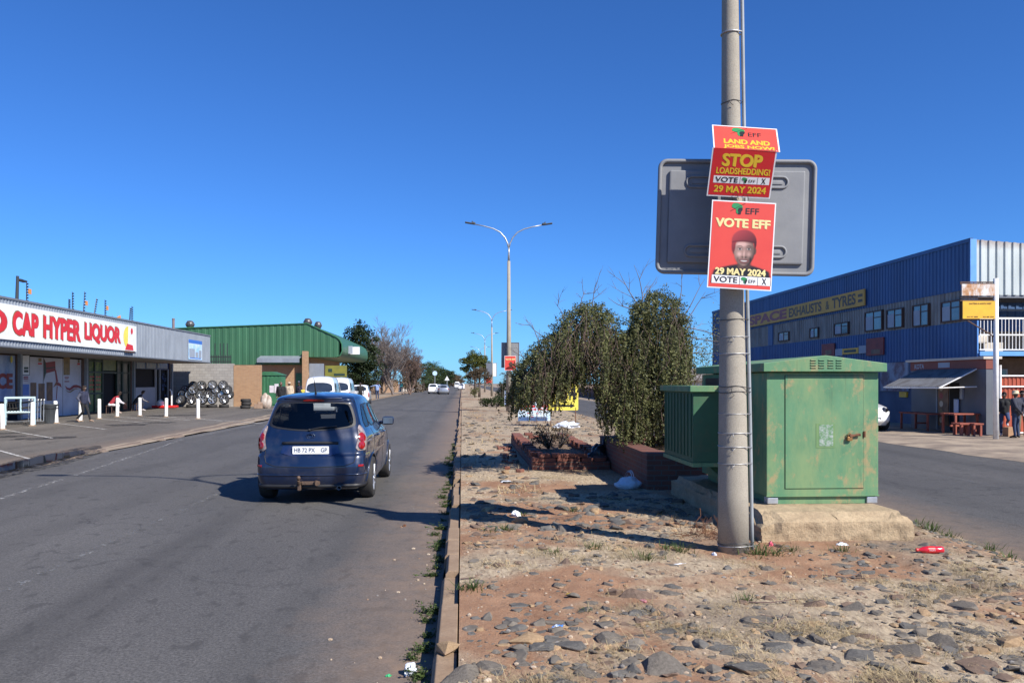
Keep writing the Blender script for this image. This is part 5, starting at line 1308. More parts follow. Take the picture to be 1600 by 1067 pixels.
# ---- electricity cabinet
def worn_green(name, c, c2, fade, rusty):
    t = NT(name); a = t.ramp(t.noise(2.6, 6, .65), [(.35, c2), (.65, c)])
    a = t.mix(t.ramp(t.noise(3.3, 7, .7, t.mapping((1, 1, .35), loc=(3, 1, 2))), [(.44, 0.), (.66, .75)]), a, fade)
    a = t.mix(t.ramp(t.noise(6.5, 8, .72, t.mapping((1, 1, .7), loc=(1, 5, 2))), [(.53, 0.), (.64, .85)]), a, rusty)
    a = t.mix(t.ramp(t.noise(5, 6, .7, t.mapping((2.2, 2.2, .12), loc=(8, 2, 4))), [(.60, 0.), (.72, .55)]), a, (.035, .075, .045))
    t.set('Base Color', a); t.set('Roughness', .62); t.bump(t.noise(14, 4), .08, .004); return t.m
M['cab_green'] = worn_green('cabinet_green', (.105, .245, .125), (.078, .200, .100), (.20, .285, .125), (.33, .25, .12))
M['cab_dark'] = worn_green('box_green', (.030, .115, .055), (.024, .092, .046), (.035, .12, .06), (.05, .10, .05))
X0, X1, YF, YB = 3.30, 4.55, 8.78, 11.2
mbx = thing('concrete_plinth', 'crumbling sandy concrete plinth under the green cabinet', 'plinth', (3.78, 8.9, IH))
bm = bmesh.new(); bmesh.ops.create_cube(bm, size=1)
for v in bm.verts: v.co = Vector((v.co.x*1.56, v.co.y*3.6+1.0, v.co.z*.36+.10))
bmesh.ops.subdivide_edges(bm, edges=bm.edges[:], cuts=22, use_grid_fill=True)
for v in bm.verts:
    x, y, z = v.co
    ex = min(.78-abs(x), 1.8-abs(y-1.0)); top = .28-z
    d_ = .020*noise.noise(v.co*4) + .012*noise.noise(v.co*13)
    edge_ = max(0, .06-max(0, .05*0+min(ex, .06)))*max(0, .08-top)/.08
    v.co += Vector((math.copysign(1, x)*(d_ if .78-abs(x) < .01 else 0) - math.copysign(edge_*.6, x)*1, (d_*math.copysign(1, y-1.0) if 1.8-abs(y-1) < .01 else 0) - math.copysign(edge_*.6, y-1.0), (d_*.5 if top < .01 else 0) - edge_*.8*(1+1.5*noise.noise(v.co*3))))
    if x < -.6 and y < -.55 and z > .08: v.co.z -= .06*(max(0, -x-.6)/.18); v.co.y += .03
me = bpy.data.meshes.new('slab'); bm.to_mesh(me); bm.free(); me.materials.append(M['plinth_concrete'])
o = bpy.data.objects.new('slab', me); COL.objects.link(o); o.parent = mbx
TZ = IH+.282
cb = thing('electricity_cabinet', 'faded green steel electricity cabinet with a padlocked door, on the concrete plinth', 'cabinet', (X0, YF, TZ))
CW, CL = X1-X0, YB-YF; zb, zt = .085, 1.43
mb = MB(); mb.bx(0, CW, 0, CL, zb, zt); mb.build('housing', M['cab_green'], cb, bevel=.008)
mb = MB(); mb.bx(.07, CW-.10, .02, .10, .0, zb-.004); mb.bx(.07, CW-.10, CL-.2, CL-.05, 0, zb-.004); mb.bx(.05, .12, .12, CL-.25, 0, zb-.004); mb.bx(CW-.15, CW-.08, .12, CL-.25, 0, zb-.004); mb.build('base_frame', M['cab_green'], cb)
for xx in (.02, CW-.12): mb = MB(); mb.bbox((xx+.05, .055, .038), (.12, .11, .072), .01); mb.build('foot', M['steel'], cb)
e0, e1, ap = zt+.008, zt+.125, zt+.185
gab = [(-.06, e0), (CW+.06, e0), (CW+.06, e1-.025), (CW*.5, ap), (-.06, e1-.025)]
mb = MB(); mb.prism(gab, (0, -.075, 0), (1, 0, 0), (0, 0, 1), CL+.16); rf = mb.build('roof', M['cab_green'], cb, bevel=.006)
mb = MB()
for gx_ in (.475, .565, .665, .755):
    for gz_ in range(4):
        zz = zt+.052+.027*gz_; mb.bbox((gx_*CW/1.25*1.02, -.079, zz), (.062, .012, .011), .004); 
mb.build('louvre', M['cab_green'], rf)
mb = MB()
for gx_ in (.475, .565, .665, .755):
    for gz_ in range(4):
        zz = zt+.052+.027*gz_-.0095; mb.bx(gx_*CW/1.25*1.02-.03, gx_*CW/1.25*1.02+.03, -.0765, -.0755, zz-.003, zz+.003)
mb.build('louvre_slots', M['ink'], rf)
mb = MB(); dx0, dx1, dz0, dz1 = .205, 1.075, zb+.085, zt-.035
mb.bx(dx0, dx1, -.010, -.001, dz0, dz1); dr = mb.build('door', M['cab_green'], cb, bevel=.003)
mb = MB(); t_ = .0055
for a, b, c, d in ((dx0-t_, dx0, dz0-t_, dz1+t_), (dx1, dx1+t_, dz0-t_, dz1+t_), (dx0, dx1, dz0-t_, dz0), (dx0, dx1, dz1, dz1+t_)): mb.bx(a, b, -.0015, .0005, c, d)
mb.build('door_gap', M['ink'], dr)
mb = MB(); mb.bx(-.004, CW+.004, -.012, -.0005, zb-.003, zb+.012); mb.build('base_lip', M['cab_green'], cb)
lx = .57; lz = .73
label = NT('peeling_label'); 
label.set('Base Color', label.ramp(label.noise(22, 7, .75), [(.42, (.12, .24, .11)), (.52, (.27, .34, .28)), (.64, (.40, .44, .40))])); label.set('Roughness', .35); M['label'] = label.m
mb = MB(); mb.bx(lx-.025, lx+.185, -.0125, -.0105, lz-.12, lz+.145); mb.build('label_ghost', worn_green('label_ghost', (.13, .25, .10), (.10, .21, .09), (.17, .27, .10), (.25, .25, .12)), dr)
mb = MB(); mb.bx(lx+.01, lx+.165, -.0145, -.013, lz-.10, lz+.135); mb.build('label', M['label'], dr)
hx, hz = .935, .735
mb = MB(); mb.tube([(hx-.02, -.012, hz+.0), (hx-.02, -.035, hz), (hx+.09, -.037, hz+.025)], [.016, .016, .011], 8); mb.bbox((hx+.035, -.035, hz+.014), (.13, .012, .022), .004); hd = mb.build('handle', M['rust'], dr)
mb = MB(); mb.bbox((hx-.025, -.032, hz-.025), (.055, .026, .045), .006); mb.tube([(hx-.043, -.032, hz-.005), (hx-.043, -.032, hz+.025), (hx-.025, -.032, hz+.038), (hx-.007, -.032, hz+.025), (hx-.007, -.032, hz-.005)], .005, 6)
mb.build('padlock', pm('brass', (.42, .22, .07), (.25, .12, .05), 20, .45, .5), dr)
mb = MB(); mb.cyl((dx1+.012, -.016, hz-.01), (dx1+.012, -.016, hz+.055), .012, n=8); mb.bbox((dx1+.01, -.012, hz+.02), (.03, .012, .05), .003); mb.build('hinge', M['rust'], dr)
# left side: recess and the box that juts from it
mb = MB(); mb.bx(-.004, .0, 1.35, CL-.18, 1.0, zt-.05); mb.build('vent_opening', M['ink'], cb)
bx0, bx1, by0, by1 = 2.74-X0, -.004, 9.66-YF, 11.05-YF; bz0, bz1 = .80-TZ, 1.64-TZ
mb = MB(); mb.bx(bx0, bx1, by0, by1, bz0, bz1)
for k in range(9): yy = by0+.08+(by1-by0-.16)*k/8; mb.bx(bx0-.012, bx0, yy-.012, yy+.012, bz0+.06, bz1-.02)
sb_ = mb.build('side_box', M['cab_dark'], cb, bevel=.004)
mb = MB(); mb.bx(bx0-.05, bx1, by0-.05, by1+.05, bz1+.002, bz1+.075); mb.build('lid', M['cab_green'], sb_, bevel=.006)
mb = MB(); mb.bx(bx0-.012, bx1, by0-.012, by1+.012, bz0-.05, bz0-.001); mb.build('bottom_angle', M['cab_green'], sb_)
mb = MB(); mb.prism([(0, bz0-.052), (0, bz0-.30), (-.30, bz0-.052)], (bx1, by0+.3, 0), (1, 0, 0), (0, 0, 1), .04); mb.build('support', M['cab_dark'], sb_)
# ---- brick planters
def planter(name, label, loc, W, D, h, th, soil, rz=0):
    p_ = thing(name, label, 'planter', loc, rz); mb = MB(); T = th
    mb.bx(0, W, 0, T, -.1, h); mb.bx(0, W, D-T, D, -.1, h); mb.bx(0, T, T+.001, D-T-.001, -.1, h); mb.bx(W-T, W, T+.001, D-T-.001, -.1, h); mb.build('brickwork', M['red_brick'], p_, bevel=.012)
    mb = MB(); n = 14; vs = []; 
    for j in range(n+1):
        for i in range(n+1):
            x, y = T+(W-2*T)*i/n, T+(D-2*T)*j/n; vs.append((x, y, soil + .06*noise.noise(Vector((x*1.8+loc[0], y*1.5, 2)))))
    mb.add(vs, [(j*(n+1)+i, j*(n+1)+i+1, (j+1)*(n+1)+i+1, (j+1)*(n+1)+i) for j in range(n) for i in range(n)]); mb.build('soil', M['planter_soil'], p_, smooth=True); return p_
M['planter_soil'] = pm('planter_soil', (.22, .15, .09), (.09, .055, .035), 5, .95, bump=.6, bscale=25, lo=.4, hi=.6)
planter('brick_planter', 'taller red brick planter from which the creeper rises, beside the green cabinet', (2.74, 12.12, IH), 1.5, 4.2, .55, .34, .42)
bp_ = planter('brick_planter', 'low broken red brick planter holding dry twigs, under the creeper', (1.28, 15.05, IH), 1.44, 6.6, .15, .24, .17)
rng = random.Random(14); mb = MB()
for (x0, y0, dx, dy, L_) in ((0, 0, 1, 0, 1.44), (0, .25, 0, 1, 6.3), (1.2, .25, 0, 1, 6.3), (0, 6.36, 1, 0, 1.44)):
    for lay, keep in ((0, .93), (1, .72)):
        s_ = (.12 if lay else 0)
        while s_ < L_-.21:
            if rng.random() < keep: mb.bbox((x0 + (dx*(s_+.11) or .12) + rng.gauss(0, .008), y0 + (dy*(s_+.11) or .12) + rng.gauss(0, .008), .152+.036+.074*lay), (.215 if dx else .225, .225 if dx else .215, .068), .01, rng.gauss(0, .05))
            s_ += .226
mb.build('loose_bricks', pm('loose_brick', (.24, .085, .055), (.13, .055, .042), 7, .9, bump=.5, bscale=40), bp_)
mb = MB()
for k in range(26): mb.bbox((rng.uniform(-.5, 1.5), rng.choice([rng.uniform(-.5, -.05), rng.uniform(.3, 5)]), rng.uniform(.0, .04)) if False else (rng.uniform(-.45, -.08), rng.uniform(-.3, 5.5), .02), (.11, .09, .06), .012, rng.uniform(0, 3))
mb.build('fallen_bricks', pm('fallen_brick', (.26, .10, .065), (.16, .075, .055), 7, .9), bp_)
# ---- bags and litter
def bag(name, mat, r, loc, seed, label, knot=None, cat='bag'):
    bm = bmesh.new(); bmesh.ops.create_icosphere(bm, subdivisions=4, radius=1)
    for v in bm.verts:
        c = v.co.copy(); d_ = 1 + .22*noise.noise(c*1.4+Vector((seed, 0, 0))) + .13*abs(noise.noise(c*3.4+Vector((0, seed, 0)))) + .05*noise.noise(c*9)
        z = max(-.72, c.z)
        v.co = Vector((c.x*r[0]*d_*(1-.25*max(0, z)), c.y*r[1]*d_*(1-.25*max(0, z)), (z+.72)*r[2]*d_))
    me = bpy.data.meshes.new(name); bm.to_mesh(me); bm.free(); me.materials.append(mat); me.polygons.foreach_set('use_smooth', [True]*len(me.polygons)); me.set_sharp_from_angle(angle=radians(28))
    b_ = thing(name, label, cat, loc); o = bpy.data.objects.new('sack', me); COL.objects.link(o); o.parent = b_
    return b_
M['bag_white'] = pm('carrier_plastic', (.66, .70, .76), (.58, .62, .70), 5, .45); M['bag_black'] = pm('bin_liner', (.02, .02, .022), None, 5, .3)
p = G(981, 764, IH); cbag = bag('carrier_bag', M['bag_white'], (.185, .13, .115), (p.x, p.y, IH), 2.2, 'white knotted carrier bag on the ground in the shade by the brick planter')
for s_ in (-1, 1):
    mb = MB(); vs = []
    for k in range(9):
        a = pi*k/8; c = Vector((.02+.055*cos(a) + s_*.02, s_*.03, .155+.12*sin(a))); vs += [c+Vector((0, .012, -.012)), c+Vector((.004, -.012, .014))]
    mb.add(vs, [(2*k, 2*k+1, 2*k+3, 2*k+2) for k in range(8)]); mb.build('handle', M['bag_white'], cbag, smooth=True)
p = G(942, 728, IH); bg_ = bag('bin_bag', M['bag_black'], (.30, .26, .25), (p.x, p.y, IH), 5.1, 'full black bin bag slumped in the shade by the low planter')
mb = MB(); mb.tube([(0, 0, .36), (.02, 0, .42), (.05, .02, .50)], [.06, .025, .06], 8); mb.build('neck', M['bag_black'], bg_, smooth=True)
p = G(1454, 866, IH); bt = thing('drink_bottle', 'empty bright red soft drink bottle lying among the stones', 'bottle', (p.x, p.y, mheight(p.x, p.y)+.034), radians(-2))
Rm = Matrix.Rotation(radians(90), 3, 'Y'); mb = MB(); mb.lathe([(.001, -.115), (.030, -.115), (.033, -.105), (.034, -.03), (.031, -.015), (.034, 0), (.034, .04), (.028, .075), (.014, .105), (.0135, .12)], (0, 0, 0), 20, Matrix.Rotation(radians(-90), 3, 'Y'))
mb.build('body', pm('red_bottle', (.62, .015, .03), None, 6, .2, coat=.6), bt, smooth=True)
mb = MB(); mb.cyl((-.119, 0, 0), (-.137, 0, 0), .0155, n=14); mb.build('cap', M['red_ink'], bt)
mb = MB(); mb.lathe([(.0352, -.03), (.0352, .035)], (0, 0, 0), 20, Matrix.Rotation(radians(-90), 3, 'Y')); lb = mb.build('label_band', M['red_ink'], bt, smooth=True)
mb = MB()
for k, (a, b) in enumerate(((-.028, -.018), (-.014, -.004), (0.0, .010), (.014, .026))): mb.tube([(a, -.0345, -.004), ((a+b)/2, -.0348, .010), (b, -.0345, -.004)], .0026, 4)
mb.build('label_script', M['card_white'], lb)
def crumple(name, mat, px, py, r, seed, label, cat, h=IH, flat_=.45, sub=3):
    p = G(px, py, h); z = mheight(p.x, p.y) if p.x > -.02 else h; bm = bmesh.new(); bmesh.ops.create_icosphere(bm, subdivisions=sub, radius=1)
    for v in bm.verts:
        c = v.co.copy(); d_ = 1 + .5*noise.noise(c*2.1+Vector((seed, 0, 0))) + .25*noise.noise(c*5+Vector((0, seed, 0))); v.co = Vector((c.x*r[0]*d_, c.y*r[1]*d_, max(-.3, c.z)*r[2]*d_))
    me = bpy.data.meshes.new(name); bm.to_mesh(me); bm.free(); me.materials.append(mat)
    o = bpy.data.objects.new(name, me); COL.objects.link(o); o.location = (p.x, p.y, z+r[2]*.25); o.rotation_euler = (0, 0, seed); setp(o, label, cat); return o
foil = pm('crisp_foil', (.06, .22, .60), (.72, .74, .78), 26, .3, lo=.47, hi=.53)
crumple('crisp_packet', foil, 871, 984, (.065, .035, .02), 1.2, 'blue and white crumpled wrapper in the foreground stones', 'litter')
crumple('wrapper', pm('red_wrap', (.35, .05, .06), (.5, .3, .3), 20, .4), 1005, 939, (.03, .02, .012), 2.2, 'small dull red wrapper on the dry grass in front of the pole', 'litter')
crumple('wrapper', pm('gold_wrap', (.55, .38, .05), None, 20, .4), 893, 929, (.035, .015, .010), 3.1, 'small mustard yellow wrapper on the dry grass', 'litter')
crumple('wrapper', pm('pink_wrap', (.75, .13, .20), (.6, .1, .15), 20, .5), 1204, 853, (.03, .02, .035), 4.4, 'pink plastic scrap at the plinth corner beside the pole', 'litter')
crumple('paper_scrap', M['bag_white'], 1116, 868, (.028, .02, .018), 5.0, 'white scrap of paper at the left foot of the concrete pole', 'litter')
crumple('paper_scrap', M['bag_white'], 1315, 853, (.06, .02, .02), 6.3, 'whitish torn plastic against the front of the concrete plinth', 'litter')
crumple('paper_scrap', M['bag_white'], 790, 752, (.10, .06, .02), 7.1, 'flat white scrap on bare earth left of the planter shade', 'litter')
crumple('polystyrene_scrap', M['card_white'], 806, 806, (.07, .05, .05), 8.2, 'chunky pale block lying in the pole shadow near the kerb', 'litter')
crumple('plastic_sheet', M['bag_white'], 886, 668, (.42, .3, .16), 9.4, 'torn white plastic sheeting heaped below the yellow sign', 'litter')
crumple('carton', M['bag_white'], 641, 1052, (.03, .05, .05), 2.7, 'blue white carton wedged between weeds and kerb', 'litter', h=.0)
crumple('bottle_top', pm('green_top', (.05, .42, .16), None, 20, .4), 607, 1056, (.018, .014, .010), 3.7, 'green bottle top on the road by the weeds', 'litter', h=.0)
crumple('brick_piece', M['rust'], 632, 822, (.03, .02, .02), 1.7, 'broken brick piece on the road in the pole shadow', 'rubble', h=.0)
crumple('lolly_stick', M['bag_white'], 1058, 880, (.085, .008, .006), .35, 'thin white plastic stick lying left of the pole', 'litter')
# tangle of bare wire at the foot of the pole
rng = random.Random(21); p = G(1097, 838, IH); mb = MB()
for k in range(70):
    c = Vector((rng.gauss(0, .12), rng.gauss(0, .10), .02)); q = [c]
    d_ = Vector((rng.uniform(-1, 1), rng.uniform(-1, 1), rng.uniform(.1, .9))).normalized()
    for j in range(5): d_ = (d_ + Vector((rng.uniform(-.7, .7), rng.uniform(-.7, .7), rng.uniform(-.7, .45)))).normalized(); c = c + d_*.045; c.z = max(.005, c.z); q.append(c)
    mb.tube(q, .0022, 4)
mb.tube([(-.05, 0, .05), (-.07, -.02, .16), (-.02, -.02, .22), (-.03, -.03, .30)], .005, 5)
setp(mb.build('twig_tangle', M['rust'], loc=(p.x, p.y, IH)), 'brown tangle of dry twigs at the left foot of the pole', 'twigs')
# ---- hand-placed signs beyond the planter
ps = P(880, 641, 30.0); z0 = ps.z
ys_ = thing('yellow_sign', 'yellow board with black figure 4 and arrow under the creeper', 'sign', (ps.x, ps.y, IH), -YAW*.5)
w_ = 1.10; h_ = .95; zb = z0-IH
mb = MB(); mb.prism(rrect(-w_/2, w_/2, zb, zb+h_, .05), (0, 0, 0), (1, 0, 0), (0, 0, 1), .02); bd = mb.build('board', M['board_yellow'], ys_)
k_ = MB(); O, U, V = (0, 0, 0), (1, 0, 0), (0, 0, 1)
text(k_, '4', (.22, .48, zb+.38, zb+.88), O, U, V, .004, .05); text(k_, 'TYRE', (-.40, .16, zb+.66, zb+.86), O, U, V, .004, .04) if False else text(k_, 'R   E', (-.34, .14, zb+.62, zb+.84), O, U, V, .004, .04); text(k_, 'CHIP', (-.42, .17, zb+.36, zb+.55), O, U, V, .004, .04)
flat(k_, [(-.46, zb+.13), (.26, zb+.13), (.26, zb+.075), (.43, zb+.165), (.26, zb+.255), (.26, zb+.20), (-.46, zb+.20)], O, U, V, .004); k_.build('lettering', M['ink'], bd)
for x in (-.45, .45): mb = MB(); mb.bx(x-.015, x+.015, .0, .03, -.1, zb+.1); mb.build('leg', M['rust'], ys_)
pw = P(835.5, 657.5, 31.0); zb = pw.z-IH; w_ = 52*31/1290; h_ = 33.5*31/1290
wb = thing('notice_board', 'white board printed in red and pale blue under the creeper left of the yellow sign', 'sign', (pw.x, pw.y, IH), -YAW*.5)
M['notice_print'] = pm('notice_print', (.78, .80, .82), (.50, .68, .84), 2.2, .45, lo=.42, hi=.58)
mb = MB(); mb.bx(-w_/2, w_/2, 0, .02, zb, zb+h_); bd = mb.build('board', M['notice_print'], wb)
rng = random.Random(9); r_, b_ = MB(), MB()
for row, (z_, hh_) in enumerate(((.62, .10), (.50, .07), (.40, .05))):
    x = -w_*.44
    while x < w_*.40:
        l_ = rng.uniform(.05, .14); flat(r_ if row < 2 else b_, [(x, zb+h_*z_), (x+l_, zb+h_*z_), (x+l_, zb+h_*(z_+hh_)), (x, zb+h_*(z_+hh_))], O, U, V, .003); x += l_+rng.uniform(.02, .05)
for k in range(9): x = rng.uniform(-w_*.45, w_*.35); z_ = rng.uniform(.06, .34); flat(b_ if k % 3 else r_, [(x, zb+h_*z_), (x+.10, zb+h_*z_), (x+.10, zb+h_*z_+.03), (x, zb+h_*z_+.03)], O, U, V, .003)
r_.build('red_print', M['red_ink'], bd); b_.build('blue_print', M['sky_ink'], bd)
for x in (-w_*.47, w_*.38): mb = MB(); mb.bx(x-.012, x+.012, .021, .045, -.1, zb+h_*.9); mb.build('leg', M['rust'], wb)
# ---- further lamps with their boards
def far_lamp(px, Z, H, label, first=[None]):
    p = P(px, 600, Z); s = H/H0
    if first[0] is None:
        t = thing('street_lamp', label, 'street lamp', (p.x, p.y, .1), 0, 'double-arm street lamps along the median')
        mb = MB(); mb.tube([(0, 0, 0), (0, 0, 4), (0, 0, H0-.7)], [.15, .115, .08], 14); mb.build('pole', M['pole_concrete'], t, smooth=True); lamp_arms(t, H0); first[0] = t
    else: t = dup(first[0], (p.x, p.y, .1), label=label)
    t.scale = (s, s, s); return p
q1 = far_lamp(795, 46.5, 9.25, 'double-arm lamp whose pale pole rises left of the creeper')
q2 = far_lamp(768.5, 97, 8.9, 'second double-arm lamp beyond the creeper, left of the nearer pale pole')
q3 = far_lamp(757.5, 142, 8.9, 'third double-arm lamp beyond the creeper, above the olive tree')
q4 = far_lamp(750, 196, 8.9, 'farthest double-arm lamp, its arms showing faintly over the olive tree')
def board_sign(name, label, px0, px1, py0, py1, Z, mat, back=.22, posts=(), cat='sign', group=None, print_=False):
    a, b = P(px0, py1, Z), P(px1, py0, Z); c = (a+b)/2; s = thing(name, label, cat, (c.x, c.y+back, a.z), -YAW, group); w_ = (Vector((b.x, b.y))-Vector((a.x, a.y))).length; h_ = b.z-a.z
    mb = MB(); mb.bx(-w_/2, w_/2, 0, .02, 0, h_); bd = mb.build('board', M[mat], s)
    if not print_: mb = MB(); mb.tube([(-w_/2, -.01, 0), (w_/2, -.01, 0), (w_/2, -.01, h_), (-w_/2, -.01, h_), (-w_/2, -.01, 0)], .02, 5, cap=False); mb.build('edge', M['sign_grey'], s)
    return s, bd, w_, h_
def mini_poster(label, px0, px1, py0, py1, Z, full=True):
    s, bd, w_, h_ = board_sign('election_poster', label, px0, px1, py0, py1, Z, 'card_white', -.2, cat='poster', group='election posters on poles', print_=True)
    O = (-w_/2, 0, 0); mb = MB(); flat(mb, [(.02, .02), (w_-.02, .02), (w_-.02, h_-.02), (.02, h_-.02)], O, U, V, .003); mb.build('print', M['salmon'], bd)
    if full:
        portrait(bd, O, U, V, w_, h_, False); mb = MB(); text(mb, 'VOTE EFF', (.08*w_, .92*w_, h_*.70, h_*.82), O, U, V, .008, .04); mb.build('lettering', M['cream_ink'], bd)
    else:
        mb = MB(); text(mb, 'EFF', (.55*w_, .85*w_, h_*.5, h_*.68), O, U, V, .006, .03); mb.bx(0, 0, 0, 0, 0, 0); mb.build('lettering', M['cream_ink'], bd)
board_sign('road_sign', 'dark grey sign back on the pale pole left of the creeper', 784, 811.5, 535, 574, 46.5, 'sign_grey')
mini_poster('small red poster with a face on the pale pole left of the creeper', 788, 806, 556, 579, 46.4)
board_sign('road_sign', 'pale sign face angled beside the second far pole', 770, 776, 567, 588, 97, 'card_white')
board_sign('road_sign', 'dark sign back on the second far pole', 760, 769, 567, 588, 97, 'grey_trim', -.3)
mini_poster('tiny tilted red poster low on the second far pole', 759.5, 768.5, 589, 599, 96.5, False)
s, bd, w_, h_ = board_sign('notice_board', 'pale blue board standing at the foot of the pale pole', 788.5, 794, 610, 633, 47.5, 'blue_poster')
mb = MB(); mb.bx(-.02, .02, .03, .06, -.5, h_); mb.build('leg', M['steel'], s)
# ================================================================== right side: blue workshop building, food kiosk, gate
M['blue_clad'] = pm('blue_cladding', (.040, .115, .285), (.032, .085, .21), 1.1, .55, stretch=(1, 1, .18))
M['blue_trim'] = pm('blue_trim', (.14, .36, .78), None, 3, .45)
M['grey_strip'] = pm('grey_corrugated', (.30, .29, .27), (.17, .155, .14), 1.6, .6, .15, stretch=(1, 1, .3))
def galv(name):
    t = NT(name); a = t.ramp(t.noise(1.5, 5, .6, t.mapping((1, 1, .25))), [(.35, (.40, .44, .43)), (.65, (.56, .60, .58))])
    sx = t.new('ShaderNodeSeparateXYZ'); t.link(t.tc(), sx.inputs[0])
    mr = t.new('ShaderNodeMapRange'); mr.inputs['From Min'].default_value = 6.45; mr.inputs['From Max'].default_value = 6.85
    t.link(t.math('ADD', sx.outputs[2], t.math('MULTIPLY', t.math('SUBTRACT', t.noise(3, 6, .7), .5), .5)), mr.inputs['Value'])
    t.set('Base Color', t.mix(t.math('MULTIPLY', mr.outputs[0], .8), a, (.19, .09, .055))); t.set('Roughness', .5); t.set('Metallic', .25); return t.m
M['galv'] = galv('rust_topped_sheet')
BX = 18.2
Yc = PX(1516, BX)[0]; Yl = PX(1527, BX)[0]; Yf = PX(1113, BX)[0]
OB = Vector((-BX, -Yc, -.07))
class RB(MB):
    def build(s, name, mats, parent, **k): s.v = [(x+OB[0], y+OB[1], z+OB[2]) for x, y, z in s.v]; return MB.build(s, name, mats, parent, **k)
bb = thing('workshop_building', 'long blue ribbed workshop with a yellow EXHAUSTS & TYRES banner and grey window strip', 'building', (BX, Yc, .07))
mb = RB(); corr(BX, Yf, BX, Yc, 5.12, 6.86, pitch=.24, depth=.03, mb=mb); mb.build('upper_cladding', M['blue_clad'], bb)
mb = RB(); corr(BX+.03, Yf, BX+.03, Yl, 3.96, 5.12, pitch=.24, depth=.03, mb=mb); mb.build('window_strip', M['grey_strip'], bb)
mb = RB(); corr(BX, Yf, BX, Yl, 2.62, 3.96, pitch=.24, depth=.03, mb=mb); mb.build('lower_cladding', M['blue_clad'], bb)
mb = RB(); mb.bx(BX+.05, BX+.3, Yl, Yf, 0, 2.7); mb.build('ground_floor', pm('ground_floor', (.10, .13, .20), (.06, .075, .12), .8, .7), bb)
mb = RB(); mb.bx(BX-.03, BX+.08, Yc-.04, Yf+.05, 6.86, 6.94); mb.bx(BX-.035, BX+.02, Yc-.03, Yf, 6.80, 6.86); mb.build('gutter', M['blue_clad'], bb)
mb = RB(); mb.bx(BX-.03, BX+.20, Yc-.06, Yc-.02, 4.9, 6.9); mb.bx(BX-.02, BX+.02, Yl-.04, Yl-.01, 2.62, 3.96); mb.build('corner_flashing', M['blue_trim'], bb)
mb = RB(); mb.bx(BX+.35, BX+16, Yc+1.8, Yf, 0.02, 6.3); mb.add([(BX+.05, Yc, 6.84), (BX+16, Yc, 6.2), (BX+16, Yf, 6.2), (BX+.05, Yf, 6.84)], [(0, 1, 2, 3)]); mb.build('roof', M['grey_trim'], bb)
mb = RB(); corr(BX+.20, Yc-.02, BX+12, Yc-.02, 4.90, 6.88, 6.10, pitch=.30, depth=-.05, mb=mb); mb.build('gable_cladding', M['galv'], bb)
mb = RB(); mb.bx(BX+.02, BX+12, Yc-.02, Yc+.10, 4.80, 4.90); mb.bx(BX+.02, BX+12, Yc+1.0, Yc+1.1, 4.42, 4.50); mb.build('beam', M['grey_trim'], bb)
mb = RB(); corr(BX+.32, Yc+1.72, BX+12, Yc+1.72, 3.7, 4.8, pitch=.3, depth=-.03, mb=mb); mb.build('balcony_cladding', M['blue_clad'], bb)
mb = RB(); mb.bx(BX+.32, BX+12, Yc+1.65, Yc+1.8, 2.85, 3.7); mb.build('balcony_brickwork', M['face_brick'], bb)
mb = RB(); mb.bx(BX+.05, BX+12, Yl-.1, Yc+1.7, 2.72, 2.84); mb.build('balcony_floor', M['dark_room'], bb)
mb = RB(); mb.bx(BX+.0, BX+12, Yl-.16, Yl-.105, 2.70, 2.86); mb.build('floor_edge', M['blue_trim'], bb)
rl = MB(); rng = random.Random(3)
RL = []
mb = RB(); yy = Yl-.06
mb.bx(BX+.04, BX+12, yy-.02, yy+.02, 4.0, 4.06); mb.bx(BX+.04, BX+12, yy-.02, yy+.02, 3.42, 3.47); mb.bx(BX+.04, BX+12, yy-.02, yy+.02, 2.9, 2.94)
x = BX+.08
while x < BX+5: mb.bx(x-.010, x+.010, yy-.010, yy+.010, 2.94, 4.0); x += .13
mb.build('balustrade', M['white_paint'], bb)
mb = RB(); mb.bx(BX+.35, BX+.6, Yc+.5, Yc+1.1, 2.9, 3.45); mb.bx(BX+1.2, BX+1.9, Yc+1.0, Yc+1.5, 2.85, 3.25); mb.bbox((BX+.9, Yc+.9, 3.35), (.5, .4, .3), .06); mb.build('stored_goods', M['plaster'], bb)
# windows of the strip
wins = [(1352, 1379, 486, 517, 2), (1386, 1411, 482.5, 513, 2), (1426.5, 1452, 475.5, 510, 2), (1471, 1502, 470, 503, 2), (1304, 1326, 504, 523, 2), (1266, 1279, 512, 528, 1), (1217, 1233, 518.5, 533, 2)]
for a, b, t_, bt, nl in wins:
    ya, yb = PX(b, BX)[0], PX(a, BX)[0]; ym = (ya+yb)/2; Z = PX((a+b)/2, BX)[1]; z1, z0 = ZH(t_, Z), ZH(bt, Z)
    mb = RB(); f_ = .05
    mb.bx(BX-.05, BX+.06, ya, yb, z1-f_, z1); mb.bx(BX-.05, BX+.06, ya, yb, z0, z0+f_); mb.bx(BX-.05, BX+.06, ya, ya+f_, z0+f_, z1-f_); mb.bx(BX-.05, BX+.06, yb-f_, yb, z0+f_, z1-f_)
    mb.bx(BX-.03, BX+.05, ym-.02, ym+.02, z0+f_, z1-f_); 
    if nl > 1: mb.bx(BX-.03, BX+.05, ya+f_, ym-.02, z0+(z1-z0)*.64, z0+(z1-z0)*.64+.035)
    wd = mb.build('window', M['brown_post'], bb)
    mb = RB(); mb.bx(BX-.012, BX+.02, ya+f_, yb-f_, z0+f_, z1-f_); mb.build('pane', M['glass_sky'], wd)
    mb = RB(); mb.bx(BX-.02, BX-.013, ym+.05, yb-f_-.03, z0+f_+.02, z0+(z1-z0)*.75); mb.build('curtain', M['counter'], wd)
